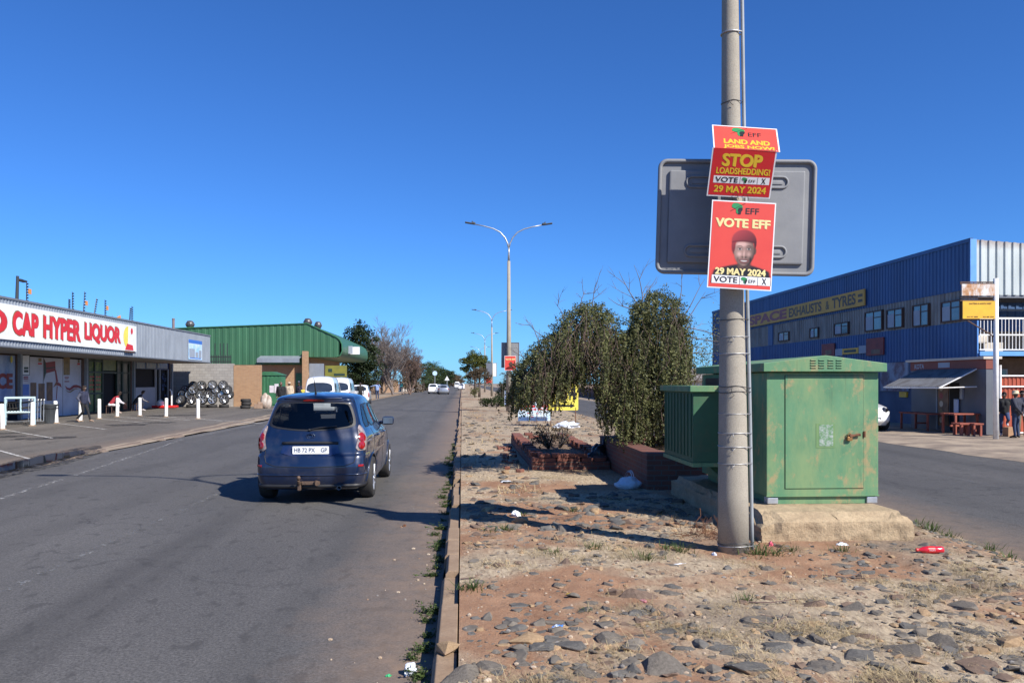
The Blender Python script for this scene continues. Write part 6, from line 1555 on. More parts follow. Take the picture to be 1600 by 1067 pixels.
mb = RB(); yq = PX(1204, BX)[0]; mb.bx(BX-.02, BX+.06, yq-.35, yq+.35, 3.96, 5.12); mb.build('blue_panel', M['blue_clad'], bb)
# banner
ya, yb = PX(1351, BX-.1)[0], PX(1166, BX-.1)[0]
mb = RB(); mb.bx(BX-.11, BX-.06, ya, yb, 5.24, 5.98); bn_ = mb.build('banner', pm('faded_banner', (.66, .36, .055), (.52, .30, .05), .8, .6), bb)
O, U, V = (BX-.11, 0, 0), (0, -1, 0), (0, 0, 1)
def bt(mb, s, pa, pb, z0, z1, bold=.03): text(mb, s, (-PX(pa, BX-.1)[0], -PX(pb, BX-.1)[0], z0, z1), O+OB if False else (BX-.11, 0, 0), U, V, .006, bold)
mb = RB(); bt(mb, 'SPACE', 1171, 1229.5, 5.34, 5.90, .05); mb.build('red_lettering', M['wine'], bn_)
mb = RB(); bt(mb, 'EXHAUSTS', 1233, 1284, 5.36, 5.86, .03); bt(mb, '&', 1290.5, 1296, 5.38, 5.80, .01); bt(mb, 'TYRES', 1300.5, 1337.5, 5.36, 5.88, .03); bt(mb, '016 428', 1340, 1348, 5.70, 5.84, .005) if False else None
for z_ in (5.42, 5.66): mb.bx(BX-.114, BX-.11, PX(1348, BX-.1)[0], PX(1341, BX-.1)[0], z_, z_+.13)
mb.build('black_lettering', pm('faded_ink', (.07, .065, .06), (.14, .11, .06), 5, .6), bn_)
for pa, pb, ya_, yb_, mat in ((1286, 1306, 537, 556, 'wine'), (1356, 1383, 528, 555, 'wine')):
    Z = PX((pa+pb)/2, BX)[1]; mb = RB(); mb.bx(BX-.08, BX-.03, PX(pb, BX)[0], PX(pa, BX)[0], ZH(yb_, Z), ZH(ya_, Z)); s_ = mb.build('red_board', pm('red_board', (.30, .05, .035), (.18, .03, .03), 3, .6), bb)
    mb = RB(); mb.bx(BX-.085, BX-.081, PX(pa+(pb-pa)*.8, BX)[0], PX(pa+(pb-pa)*.3, BX)[0], ZH(yb_-2, Z), ZH(yb_-9, Z)); mb.build('faded_picture', M['brown_poster'], s_)
for pa, pb, ya_, yb_, mat in ((1307, 1318, 545, 556, 'counter'), (1318, 1343, 544, 553, 'sign_orange'), (1344, 1355, 540, 552, 'counter')):
    Z = PX((pa+pb)/2, BX)[1]; mb = RB(); mb.bx(BX-.07, BX-.03, PX(pb, BX)[0], PX(pa, BX)[0], ZH(yb_, Z), ZH(ya_, Z)); s_ = mb.build('small_board', M[mat], bb)
    if mat == 'sign_orange': mb = RB(); mb.bx(BX-.075, BX-.071, PX(pb-3, BX)[0], PX(pa+3, BX)[0], ZH(yb_-2.5, Z), ZH(ya_+2.5, Z)); mb.build('board_print', M['green_frame'], s_)
# painted wall to the left of the kiosk
Z = PX(1400, BX)[1]; mural_m = pm('painted_wall', (.34, .37, .42), (.20, .13, .14), 1.1, .7, lo=.42, hi=.56)
mb = RB(); mb.bx(BX-.02, BX+.05, PX(1419, BX)[0], PX(1376, BX)[0], ZH(611, Z), 2.6); mb.build('painted_panel', mural_m, bb)
mb = RB(); mb.bx(BX-.03, BX+.05, PX(1417, BX)[0], PX(1406, BX)[0], ZH(620, Z), ZH(612, Z)); mb.build('small_notice', M['sign_orange'], bb)
# ---- kiosk with awning
KX = 16.9; ka, kb = PX(1541, KX)[0], PX(1424, KX)[0]
ko = thing('food_kiosk', 'dark grey food kiosk with corrugated awning and a KOTA sign below the blue wall', 'kiosk', (KX, ka, .07))
KO = Vector((-KX, -ka, -.07))
class KB(MB):
    def build(s, name, mats, parent, **k): s.v = [(x+KO[0], y+KO[1], z+KO[2]) for x, y, z in s.v]; return MB.build(s, name, mats, parent, **k)
M['kiosk_grey'] = pm('kiosk_grey', (.13, .145, .17), (.10, .11, .13), 1, .6)
M['kiosk_red'] = pm('kiosk_red', (.22, .055, .035), None, 2, .6)
mb = KB(); mb.bx(KX, KX+.35, ka, kb, .05, 2.2); mb.build('wall', M['kiosk_grey'], ko)
mb = KB(); mb.bx(KX-.02, KX+.37, ka-.02, kb+.02, 2.2, 2.52); fb = mb.build('fascia', M['kiosk_red'], ko)
mb = KB(); mb.bx(KX-.12, KX+.5, ka-.05, kb+.2, 2.52, 2.60); mb.build('roof_edge', M['plaster'], ko)
mb = KB(); text(mb, 'KOTA', (-PX(1430, KX)[0], -PX(1445, KX)[0], 2.26, 2.44), (KX-.02, 0, 0), (0, -1, 0), (0, 0, 1), .006, .03); mb.bx(KX-.03, KX-.021, PX(1485, KX)[0], PX(1467, KX)[0], 2.28, 2.46); mb.build('lettering', M['counter'], fb)
ax = 15.6; a0, a1 = PX(1527, KX)[0], PX(1434, KX)[0]
mb = KB(); n = 28; vs = []; fs = []
for i in range(n*2+1):
    y = a0 + (a1-a0)*i/(n*2); dz = .025*(i % 2); vs += [(KX-.03, y, 2.22+dz), (ax, y, 1.60+dz)]
for i in range(n*2): fs.append((2*i, 2*i+1, 2*i+3, 2*i+2))
mb.add(vs, fs); mb.build('awning', pm('weathered_sheet', (.17, .175, .185), (.10, .095, .09), 2.5, .7), ko)
mb = KB()
for y in (a0, a1): mb.tube([(KX-.02, y, 2.2), (ax, y, 1.58)], .022, 6); mb.tube([(KX-.02, y, 1.62), (ax, y, 1.58)], .02, 6)
mb.tube([(ax, a0, 1.58), (ax, a1, 1.58)], .022, 6); mb.build('awning_frame', M['white_paint'], ko)
mb = KB(); mb.bx(KX-.03, KX-.002, PX(1483, KX)[0], PX(1467, KX)[0], .25, 1.7); mp = mb.build('menu_panel', M['brown_poster'], ko)
for k in range(5):
    z_ = .45+.28*k; yy = PX(1472, KX)[0]; mb = KB(); flat(mb, circ(-yy, z_, .11, 12), (KX-.03, 0, 0), (0, -1, 0), (0, 0, 1), .004); mb.build('menu_picture', M[['plaster', 'gold', 'plaster', 'wine', 'plaster'][k]], mp)
mb = KB(); mb.bx(KX-.01, KX+.02, PX(1499, KX)[0], PX(1484.5, KX)[0], .1, 1.75); dr_ = mb.build('doorway', M['dark_room'], ko)
mb = KB(); mb.bbox((KX-.06, PX(1497, KX)[0], .95), (.05, .25, .5), .02); mb.build('hanging_cloth', M['blue_poster'], ko)
mb = KB(); mb.bx(KX-.05, KX-.003, PX(1466, KX)[0], PX(1464.5, KX)[0], .1, 2.1); mb.bx(KX-.06, KX, PX(1506, KX)[0], PX(1502, KX)[0], 1.2, 1.55); mb.build('door_jamb', M['counter'], ko)
# table and benches outside
M['red_wood'] = pm('red_wood', (.32, .085, .05), (.24, .06, .04), 6, .7)
def slat_bench(name, label, cat, loc, w, d, h, rz=0, group=None, top=.05):
    b = thing(name, label, cat, loc, rz, group); mb = MB()
    for k in range(3): mb.bbox((0, -d/2+d*(k+.5)/3, h-top/2), (w, d/3-.02, top), .008)
    mb.build('seat' if cat == 'bench' else 'tabletop', M['red_wood'], b)
    for sx in (-1, 1):
        for sy in (-1, 1): mb = MB(); mb.bx(sx*(w/2-.08)-.03, sx*(w/2-.08)+.03, sy*(d/2-.05)-.03, sy*(d/2-.05)+.03, 0, h-top-.002); mb.build('leg', M['red_wood'], b)
    mb = MB(); mb.bx(-w/2+.11, w/2-.11, -.03, .03, h*.35, h*.35+.06); mb.build('stretcher', M['red_wood'], b); return b
p = P(1500, 648, 27.2); slat_bench('wooden_table', 'red wooden table outside the food kiosk', 'table', (p.x, p.y, .075), .95, .7, .68, .1)
p = P(1502, 676, 26.3); slat_bench('wooden_bench', 'small red bench in front of the kiosk table, left of its pair', 'bench', (p.x, p.y, .075), .38, .5, .40, 0, 'red benches outside the kiosk')
p = P(1521, 677, 26.2); slat_bench('wooden_bench', 'small red bench in front of the kiosk table, right of its pair', 'bench', (p.x, p.y, .075), .38, .5, .40, 0, 'red benches outside the kiosk')
p = P(1440, 664, 30.5); slat_bench('wooden_bench', 'dark low red bench in deep shade under the awning', 'bench', (16.3, PX(1440, 16.3)[0], .075), .7, 1.8, .62, 0)
# ---- sign post
PXp = G(1556, 686, .07)
sp_ = thing('sign_post', 'tall white post carrying a rusty white board above an orange board', 'sign', (PXp.x, PXp.y, .07), -YAW)
zt = ZH(435, 24.6)-.07
mb = MB(); mb.tube([(0, 0, -.02), (.0, 0, zt)], [.075, .07], 12); mb.build('post', M['white_paint'], sp_, smooth=True)
q = lambda px, py: ((px-1558)/F*24.6, ZH(py, 24.6)-.07)
xa, z1 = q(1505, 470.5); xb, z0 = q(1557, 498)
mb = MB(); mb.bx(xa, xb-.03, -.05, -.01, z0, z1); ob_ = mb.build('orange_board', M['sign_orange'], sp_)
k_ = MB(); O, U, V = (xa, -.05, 0), (1, 0, 0), (0, 0, 1); w_ = xb-xa; h_ = z1-z0
text(k_, 'GAUTENG & NORTH WEST', (.18*w_, .86*w_, z0+.80*h_, z0+.90*h_), O, U, V, .003, .02); text(k_, '016 797 5830', (.12*w_, .45*w_, z0+.06*h_, z0+.14*h_), O, U, V, .003, .02); text(k_, '016 400 2339', (.60*w_, .93*w_, z0+.06*h_, z0+.14*h_), O, U, V, .003, .02)
k_.build('lettering', M['ink'], ob_)
t = NT('rusty_white'); t.set('Base Color', t.ramp(t.noise(3.2, 7, .72, t.mapping((1, 1, .6))), [(.40, (.70, .70, .68)), (.56, (.48, .25, .12)), (.66, (.24, .10, .05))])); t.set('Roughness', .8)
xa2, z3_ = q(1503.5, 444); xb2, z2_ = q(1556, 462)
mb = MB(); mb.bx(xa2, xb2-.03, -.05, -.01, z2_, z3_); mb.build('rusty_board', t.m, sp_)
mb = MB()
for z_ in (z3_+.06, z3_+.01, z2_-.05, z1+.02, z0-.03): mb.bx(xa2-.02, -.05, -.005, .03, z_-.018, z_+.018)
for k in range(8): x = xa2 + (xb2-xa2-.1)*k/7; mb.bx(x-.008, x+.008, .0, .02, z3_+.028-.018, z3_+.06-.018)
mb.tube([(xa+.15, .01, z0-.04), (-.02, .01, z0-.55)], .022, 6); mb.build('frame', M['brown_post'], sp_)
# ---- gate and dim ground floor under the balcony
GYr = ka+.15; grx = lambda px: (lambda k: GYr/(CY - k*SY)*(k*CY+SY))((px-CX)/F)
gt = thing('sheet_gate', 'orange red corrugated gate in a white tube frame behind the standing people', 'gate', (grx(1563), GYr, .075))
gw = 3.2
mb = MB(); corr(.0, 0, gw, 0, .06, 1.86, pitch=.14, depth=.02, mb=mb); mb.build('sheet', pm('gate_sheet', (.42, .085, .035), (.33, .06, .03), 2, .55), gt)
for z_ in (.05, 1.55, 1.9): mb = MB(); mb.tube([(-.03, -.03, z_), (gw, -.03, z_)], .026, 6); mb.build('rail', M['white_paint'], gt)
mb = MB(); mb.tube([(-.03, -.03, 0), (-.03, -.03, 2.25)], .045, 8); mb.build('gate_post', M['white_paint'], gt)
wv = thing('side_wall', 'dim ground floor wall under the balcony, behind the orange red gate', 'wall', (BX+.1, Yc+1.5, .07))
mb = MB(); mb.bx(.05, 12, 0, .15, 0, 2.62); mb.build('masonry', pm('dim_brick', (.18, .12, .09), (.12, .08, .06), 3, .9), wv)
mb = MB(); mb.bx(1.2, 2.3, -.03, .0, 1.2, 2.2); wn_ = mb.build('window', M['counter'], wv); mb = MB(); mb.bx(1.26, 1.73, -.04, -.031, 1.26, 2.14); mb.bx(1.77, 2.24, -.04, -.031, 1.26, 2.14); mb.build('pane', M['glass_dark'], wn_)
mb = MB(); mb.bbox((0, 0, .15), (.30, .28, .30), .01); setp(mb.build('cardboard_box', pm('cardboard', (.42, .24, .13), None, 4, .8), loc=(*G(1578, 682, .07)[:2], .07)), 'brown cardboard box on the ground beside the leaning man', 'box')
# pale house beyond the cabinet roof
hp = P(1088, 600, 78); hs = thing('house', 'small pale house with a grey tiled roof seen past the creeper', 'house', (hp.x, hp.y, 0), .05)
mb = MB(); mb.bx(-4, 4, 0, 6, 0, 2.0); mb.build('wall', M['plaster'], hs); mb = MB(); mb.prism([(-.5, 1.95), (6.5, 1.95), (3, 3.2)], (-4.5, 0, 0), (0, 1, 0), (0, 0, 1), -9.0); mb.build('roof', pm('grey_tile', (.22, .20, .19), (.15, .14, .13), 2, .8), hs)
for x in (-2.4, -.6, 1.2): mb = MB(); mb.bx(x, x+.9, -.05, -.01, .8, 1.6); w_ = mb.build('window', M['white_paint'], hs); mb = MB(); mb.bx(x+.08, x+.82, -.06, -.051, .88, 1.52); mb.build('pane', M['glass_dark'], w_)
long_wall('boundary_wall', 'low red brown wall along the far side of the opposite road', (13.6, 62), (15.2, 110), 1.0, 'red_brick')
# ================================================================== people: tapered limbs fused into one continuous skin
STAND = dict(hipL=(-.09, 0, .90), hipR=(.09, 0, .90), kneeL=(-.10, .02, .49), kneeR=(.10, .02, .49), ankL=(-.10, -.02, .08), ankR=(.10, -.02, .08), toeL=(-.12, .15, .03), toeR=(.12, .15, .03),
             shL=(-.19, 0, 1.40), shR=(.19, 0, 1.40), elL=(-.25, -.03, 1.12), elR=(.25, -.03, 1.12), wrL=(-.25, .07, .88), wrR=(.25, .07, .88), pel=(0, 0, .95), chest=(0, 0, 1.30), neck=(0, 0, 1.47), head=(0, .02, 1.61))
SKIN, TOP, TRS, SHOE, SLV = 0, 1, 2, 3, 4
def person(label, loc, rz, top, trousers, shoes, skin=(.085, .045, .03), pose=None, scale=1.0, sleeve=None, hair=(.012, .010, .010), hat=None, bare_arm=False, loose=0.0, group=None, vox=.012, trs_r=1.0, skirt=None):
    J = dict(STAND); J.update(pose or {}); J = {k: Vector(v) for k, v in J.items()}
    B = []
    def bone(a, b, r0, r1, m): B.append((Vector(a), Vector(b), r0, r1, m))
    L = loose
    bone(J['hipL'], J['hipR'], .105, .105, TRS); bone(J['pel'], J['pel'].lerp(J['chest'], .5), .12+L, .125+L, TOP)
    for s in (-1, 1):
        o = Vector((s*.06, 0, 0)); bone(J['pel']+o*1.1+Vector((0, 0, -.02)), J['chest']+o*1.2, .098+L, .115+L, TOP)
    bone(J['chest'], J['neck']-Vector((0, 0, .05)), .12, .07, TOP); bone(J['shL'], J['shR'], .068+L*.5, .068+L*.5, TOP)
    bone(J['neck']-Vector((0, 0, .04)), J['head']-Vector((0, 0, .03)), .052, .052, SKIN)
    hd = (J['head']-J['neck']).normalized(); fw_ = Vector((0, 1, 0)); 
    if 'face' in (pose or {}): fw_ = Vector(pose['face']).normalized()
    sd = fw_.cross(Vector((0, 0, 1))).normalized()
    bone(J['head']+hd*.045, J['head']-hd*.02, .088, .080, SKIN); bone(J['head']-hd*.03+fw_*.02, J['head']-hd*.085+fw_*.035, .064, .045, SKIN)
    bone(J['head']+fw_*.085, J['head']+fw_*.100-hd*.03, .012, .017, SKIN)
    for s in (-1, 1): bone(J['head']+sd*s*.086, J['head']+sd*s*.092-hd*.035, .014, .011, SKIN)
    for sd_ in 'LR':
        s = -1 if sd_ == 'L' else 1
        bone(J['hip'+sd_], J['knee'+sd_], .092*trs_r, .062*trs_r, TRS); bone(J['knee'+sd_], J['ank'+sd_]+Vector((0, 0, .03)), .060*trs_r, .046*trs_r, TRS); bone(J['ank'+sd_], J['toe'+sd_], .045, .032, SHOE); bone(J['ank'+sd_]-Vector((0, .03, .03)), J['ank'+sd_], .04, .045, SHOE)
        bone(J['sh'+sd_], J['el'+sd_], .056+L*.6, .046+L*.6, SLV if sleeve else TOP); bone(J['el'+sd_], J['wr'+sd_], .044+L*.5, .033+L*.3, SKIN if bare_arm else (SLV if sleeve else TOP))
        w = J['wr'+sd_]; d = (w-J['el'+sd_]).normalized(); sdv = d.cross(Vector((0, 1, .3))).normalized(); pn = w + d*.075
        bone(w, pn, .026, .030, SKIN); nrm = d.cross(sdv)
        for k, (off, ln) in enumerate(((-.026, .060), (-.009, .072), (.009, .068), (.026, .052))):
            b0 = w + d*.075 + sdv*off; b1 = b0 + d*ln*.55; b2 = b1 + (d*.7 + nrm*.5*s)*ln*.5; bone(b0, b1, .0105, .010, SKIN); bone(b1, b2, .010, .0085, SKIN)
        t0 = w + d*.025 + sdv*(-.028); t1 = t0 + (d*.6 - sdv*.8)*.035; bone(t0, t1, .012, .011, SKIN); bone(t1, t1 + d*.032, .011, .009, SKIN)
    if skirt: bone(J['pel']+Vector((0, 0, .02)), J['pel']-Vector((0, 0, skirt)), .15, .17, TOP)
    mb = MB()
    for a, b, r0, r1, m in B:
        mb.tube([a, b], [r0, r1], 14); mb.ell(a, r0*.995, 14, 8); mb.ell(b, r1*.995, 14, 8)
    me = bpy.data.meshes.new('raw'); me.from_pydata(mb.v, [], mb.f); o = bpy.data.objects.new('raw', me); COL.objects.link(o)
    md = o.modifiers.new('r', 'REMESH'); md.mode = 'VOXEL'; md.voxel_size = vox; sm = o.modifiers.new('s', 'SMOOTH'); sm.factor = .5; sm.iterations = 3
    dg = bpy.context.evaluated_depsgraph_get(); dg.update(); bme = bpy.data.meshes.new_from_object(o.evaluated_get(dg)); bpy.data.objects.remove(o); bpy.data.meshes.remove(me)
    bme.name = 'body'
    mats = [pm('skin', skin, None, 8, .5), pm('top', top, tuple(c*.8 for c in top), 9, .85), pm('trousers', trousers, tuple(c*.75 for c in trousers), 7, .85), pm('shoes', shoes, None, 6, .6), pm('sleeve', sleeve or top, None, 9, .85)]
    for m in mats: bme.materials.append(m)
    idx = []
    for pl in bme.polygons:
        c = pl.center; best = 9; bi = 0
        for a, b, r0, r1, m in B:
            ab = b-a; L2 = ab.length_squared; tt = max(0, min(1, (c-a).dot(ab)/L2)) if L2 > 0 else 0; dd = (c-(a+ab*tt)).length - (r0+(r1-r0)*tt)
            if m == SKIN and c.z < J['neck'].z+.0 and (c-J['neck']).length < .12: dd += .02
            if dd < best: best = dd; bi = m
        idx.append(bi)
    bme.polygons.foreach_set('material_index', idx); bme.polygons.foreach_set('use_smooth', [True]*len(bme.polygons))
    t = thing('person', label, 'person', loc, rz, group); t.scale = (scale,)*3
    bo = bpy.data.objects.new('body', bme); COL.objects.link(bo); bo.parent = t; KIDS.setdefault(t.name, []).append(bo)
    mb = MB()
    for s in (-1, 1): mb.ell(J['head']+fw_*.078+sd*s*.033+hd*.012, .0125, 8, 6)
    mb.build('eyes', M['card_white'], t, smooth=True); mb = MB()
    for s in (-1, 1): mb.ell(J['head']+fw_*.0865+sd*s*.033+hd*.012, .0068, 8, 6)
    mb.build('pupils', M['ink'], t, smooth=True)
    mb = MB(); q = [J['head']+fw_*(.094-.006*abs(k))+sd*k*.012-hd*.068 for k in (-2, -1, 0, 1, 2)]; mb.tube(q, .005, 6); mb.build('mouth', pm('lips', (.10, .035, .03), None, 5, .5), t, smooth=True)
    if hat:
        mb = MB(); R_ = Matrix.Identity(3); mb.lathe([(.150, .015), (.155, .005), (.104, .030), (.100, .10), (.085, .125), (.001, .135)], J['head']+hd*.02, 24); mb.build('hat', pm('hat', hat, None, 8, .8), t, smooth=True)
    elif hair:
        mb = MB(); n = 16; vs = []; fs = []
        for i in range(9):
            th = pi*.56*i/8
            for k in range(n):
                ph = 2*pi*k/n; dirv = sd*cos(ph)*sin(th) + (hd)*cos(th) + fw_*sin(ph)*sin(th); fr = max(0, sin(ph))*sin(th)
                lim = 1.0; vs.append(J['head']+hd*(.035 + (.012 if fr > .5 else 0) + max(0, fr-.35)*.045) + dirv*.094)
        for i in range(8):
            for k in range(n): fs.append((i*n+k, i*n+(k+1) % n, (i+1)*n+(k+1) % n, (i+1)*n+k))
        mb.add(vs, fs); mb.build('hair', pm('hair', hair, None, 20, .9), t, smooth=True)
    return t
def walk(s=1): return dict(kneeL=(-.09, .16*s, .50), ankL=(-.09, .28*s, .09), toeL=(-.10, .44*s, .05), kneeR=(.09, .03*s, .49), ankR=(.09, -.30*s, .13), toeR=(.10, -.17*s, .03))
def sit(lean=.3, knee=.46): return dict(pel=(0, 0, .50), hipL=(-.10, 0, .48), hipR=(.10, 0, .48), kneeL=(-.13, .42, knee), kneeR=(.13, .42, knee), ankL=(-.13, .40, .09), ankR=(.13, .40, .09), toeL=(-.14, .56, .03), toeR=(.14, .56, .03),
    chest=(0, lean*.6, .82), neck=(0, lean*.95, .98), head=(0, lean*1.1+.03, 1.11), shL=(-.18, lean*.85, .90), shR=(.18, lean*.85, .90), elL=(-.24, lean+.12, .64), elR=(.24, lean+.12, .64), wrL=(-.12, lean+.30, .56), wrR=(.12, lean+.30, .56))
NAVY = (.022, .026, .055); JEAN = (.03, .05, .11); BLK = (.014, .014, .016)
def at(px, py, h=.055): p = G(px, py, h); return (p.x, p.y, h+.005)
pz = walk(1); pz.update(elR=(.30, -.10, 1.15), wrR=(.34, .04, 1.02), elL=(-.24, .05, 1.12), wrL=(-.16, .18, .95))
person('person in a navy jacket with one white sleeve striding past the bollards', at(131, 659.5), radians(-105), NAVY, BLK, (.35, .24, .17), pose=pz, scale=.90, loose=.025, hair=(.03, .022, .018), sleeve=(.07, .075, .11))
def stool(label, loc, h=.42):
    s = thing('stool', label, 'stool', loc); mb = MB(); mb.bbox((0, 0, h), (.38, .36, .05), .015); mb.build('seat', M['brown_post'], s)
    for sx in (-1, 1):
        for sy in (-1, 1): mb = MB(); mb.cyl((sx*.15, sy*.14, 0), (sx*.14, sy*.13, h-.03), .022, n=8); mb.build('leg', M['brown_post'], s)
l1 = at(172, 646); stool('low brown stool under the person in white trousers', l1)
person('person in a red and white top and white trousers hunched on a low stool', (l1[0], l1[1], l1[2]), radians(-78), (.38, .03, .05), (.62, .62, .64), (.4, .3, .25), pose=sit(.42), scale=.98, sleeve=(.55, .52, .56))
l2 = at(211, 642); stool('low brown stool under the person in dark clothes by the counter', l2)
person('person in dark clothes with a pale shirt front sitting bent by the counter', (l2[0], l2[1], l2[2]), radians(-70), (.03, .032, .045), (.02, .022, .035), (.45, .4, .38), pose=sit(.36), scale=1.0, sleeve=(.16, .15, .16))
p = P(439, 640, 50); person('bald man in a black jacket and tan trousers before the green kiosk', (p.x, p.y, .06), radians(185), BLK, (.30, .20, .11), BLK, skin=(.14, .075, .05), loose=.03, hair=None, vox=.013)
p = P(452, 640, 56); person('person in a pale cloth and white apron beside the bald man', (p.x, p.y, .06), radians(170), (.55, .45, .33), (.62, .60, .58), BLK, loose=.05, hat=(.42, .32, .22), vox=.014, skirt=.35)
p = P(467.5, 640, 58); person('person in dark clothes beside the green door, half behind the car', (p.x, p.y, .06), radians(150), (.03, .025, .05), (.05, .045, .06), BLK, vox=.014)
mb = MB(); mb.bbox((0, 0, .55), (.18, .18, 1.1), .04); mb.bbox((0, 0, 1.15), (.24, .22, .12), .03); q = P(473.5, 640, 57); setp(mb.build('crate_stand', M['board_yellow'], loc=(q.x, q.y, .06)), 'yellow upright stand beside the person at the green door', 'stand')
pz = dict(elR=(.40, .08, 1.36), wrR=(.62, .10, 1.30), elL=(-.28, .06, 1.22), wrL=(-.16, .12, 1.48)); p = P(589.5, 625, 80); person('man in a pale blue shirt and jeans holding out one arm at the road edge', (p.x, p.y, .1), radians(185), (.26, .36, .60), JEAN, (.2, .2, .22), pose=pz, vox=.014)
p = P(563, 622, 64); person('person in black standing behind the pale pickup', (p.x, p.y, .05), radians(190), BLK, BLK, BLK, vox=.015)
for px, Z, tp, lab in ((628, 150, (.02, .25, .28), 'far person in teal walking on the left pavement'), (633, 153, (.05, .05, .06), 'far person in black walking on the left pavement, middle of three'), (637, 149, (.5, .35, .2), 'far person in tan walking on the left pavement, last of three')):
    p = P(px, 610, Z); person(lab, (p.x, p.y, .11), radians(random.Random(px).uniform(150, 200)), tp, (.06, .06, .08), BLK, vox=.022, pose=walk(1))
for px, Z, tp, lab in ((660, 205, (.40, .40, .45), 'distant pedestrian in pale clothes before the palm'), (664, 200, (.35, .03, .04), 'distant pedestrian in red before the palm'), (669, 208, (.5, .42, .2), 'distant pedestrian in mustard before the palm')):
    p = P(px, 606, Z); person(lab, (p.x, p.y, .11), 3.1, tp, (.06, .06, .09), BLK, vox=.026)
# right-hand group by the gate
pz = dict(kneeL=(-.12, .36, .66), ankL=(-.10, .02, .50), toeL=(-.11, .14, .42), elL=(-.30, -.08, 1.16), wrL=(-.28, -.06, .93), elR=(.28, -.06, 1.14), wrR=(.22, .10, .95), face=(.3, 1, 0))
p = G(1568, 681, .075); person('man in a black jersey and jeans leaning on the white post with one knee bent', (p.x+.02, p.y, .078), radians(150), BLK, (.035, .06, .14), (.5, .5, .52), pose=pz, scale=.80, loose=.02)
pz = dict(elR=(.27, -.16, 1.14), wrR=(.08, -.20, .96), elL=(-.27, -.16, 1.14), wrL=(-.05, -.21, .94)); p = G(1586, 684, .075)
bk = person('person in a cream bucket hat and dark jacket seen from behind, hands clasped', (p.x, p.y-.05, .078), radians(25), (.03, .032, .05), JEAN, BLK, pose=pz, scale=.82, loose=.03, hat=(.62, .54, .36))
mb = MB(); mb.bbox((0, 0, 0), (.17, .05, .13), .02, R=Matrix.Rotation(.5, 3, 'Y')); pq = bk.matrix_basis @ Vector((0, 0, 0)); q = Vector((p.x, p.y-.05, .078)) + Matrix.Rotation(radians(25), 3, 'Z') @ (Vector((.10, -.30, .86))*.82); setp(mb.build('paper_parcel', M['card_white'], loc=q), 'white paper parcel held behind the back of the bucket-hat person', 'parcel')
p = G(1601, 682, .075); person('person in a navy top and khaki trousers at the right edge of the photo', (p.x+.02, p.y+.15, .078), radians(160), NAVY, (.20, .16, .10), BLK, scale=.83, loose=.02)
# ================================================================== trees, creeper, weeds, stones
def leaf_quad(mb, c, size, rng, tilt=None, asp=.55, fold=True):
    n = Vector((rng.gauss(0, 1), rng.gauss(0, 1), rng.gauss(.4, 1))).normalized() if tilt is None else tilt
    a = n.orthogonal().normalized(); b = n.cross(a); t = rng.uniform(0, 2*pi); u = a*cos(t)+b*sin(t); v = n.cross(u)
    u *= size*.5; v *= size*.5*asp
    mb.add([c-u, c-u*.2+v, c+u, c-u*.2-v], [(0, 1, 2, 3)])
def build_leaves(mb, name, mat, parent): return mb.build(name, mat, parent)
# ---- the creeper hanging over the planters
rng = random.Random(17)
ZC = 15.2
cr = thing('creeper', 'large tangled evergreen creeper drooping over the planters beside the cabinet', 'creeper', (*P(1040, 600, ZC)[:2], IH))
C0 = Vector(cr.location)
top = [(798, 612), (806, 585), (820, 565), (840, 541), (862, 522), (880, 500), (892, 488), (905, 481), (925, 479), (945, 486), (958, 498), (972, 530), (981, 512), (989, 474), (1005, 464), (1022, 459), (1040, 460), (1056, 470), (1068, 490), (1076, 520), (1079, 560), (1081, 690)]
bot = [(798, 622), (806, 634), (815, 624), (850, 616), (870, 614), (890, 596), (905, 578), (930, 588), (945, 618), (958, 655), (970, 672), (985, 690), (1000, 700), (1081, 700)]
def lut(tab, x):
    for (a, b), (c, d) in zip(tab, tab[1:]):
        if a <= x <= c: return b+(d-b)*(x-a)/(c-a)
    return tab[0][1] if x < tab[0][0] else tab[-1][1]
def rag(x, s=1.0): return s*(9*noise.noise(Vector((x*.05, 3, s)))+6*noise.noise(Vector((x*.16, 7, s)))+4*noise.noise(Vector((x*.5, 1, s))))
lm_, st_ = MB(), MB()
def strand(x, dd, y0, y1, width, dens):
    p = P(x, y0, ZC+dd)-C0; L_ = (y1-y0)/F*ZC
    L_ = min(L_, p.z-.04)
    if L_ < .05: return
    n = max(3, int(L_/.10)); q = [p]; sw = Vector((rng.gauss(0, .10), rng.gauss(0, .10), 0)); ph = rng.uniform(0, 6)
    for i in range(n):
        t = (i+1)/n; q.append(p + sw*sin(t*2.2+.2) + Vector((.03*sin(ph+t*7), .03*cos(ph+t*6), -L_*t)))
    if rng.random() < .16: st_.tube(q, .0055, 3, cap=False)
    for i in range(int(L_*dens)+4):
        t = rng.random()*(len(q)-1); j = min(int(t), len(q)-2); f = t/(len(q)-1); w_ = width*(1.15-.75*f)
        c = q[j].lerp(q[j+1], t-j) + Vector((rng.gauss(0, w_), rng.gauss(0, w_), rng.gauss(0, .02)))
        if c.z > .03:
            nn = Vector((rng.gauss(0, 1), rng.gauss(-.3, 1), rng.gauss(.15, .55))).normalized(); leaf_quad(lm_, c, rng.uniform(.026, .054), rng, nn, .58)
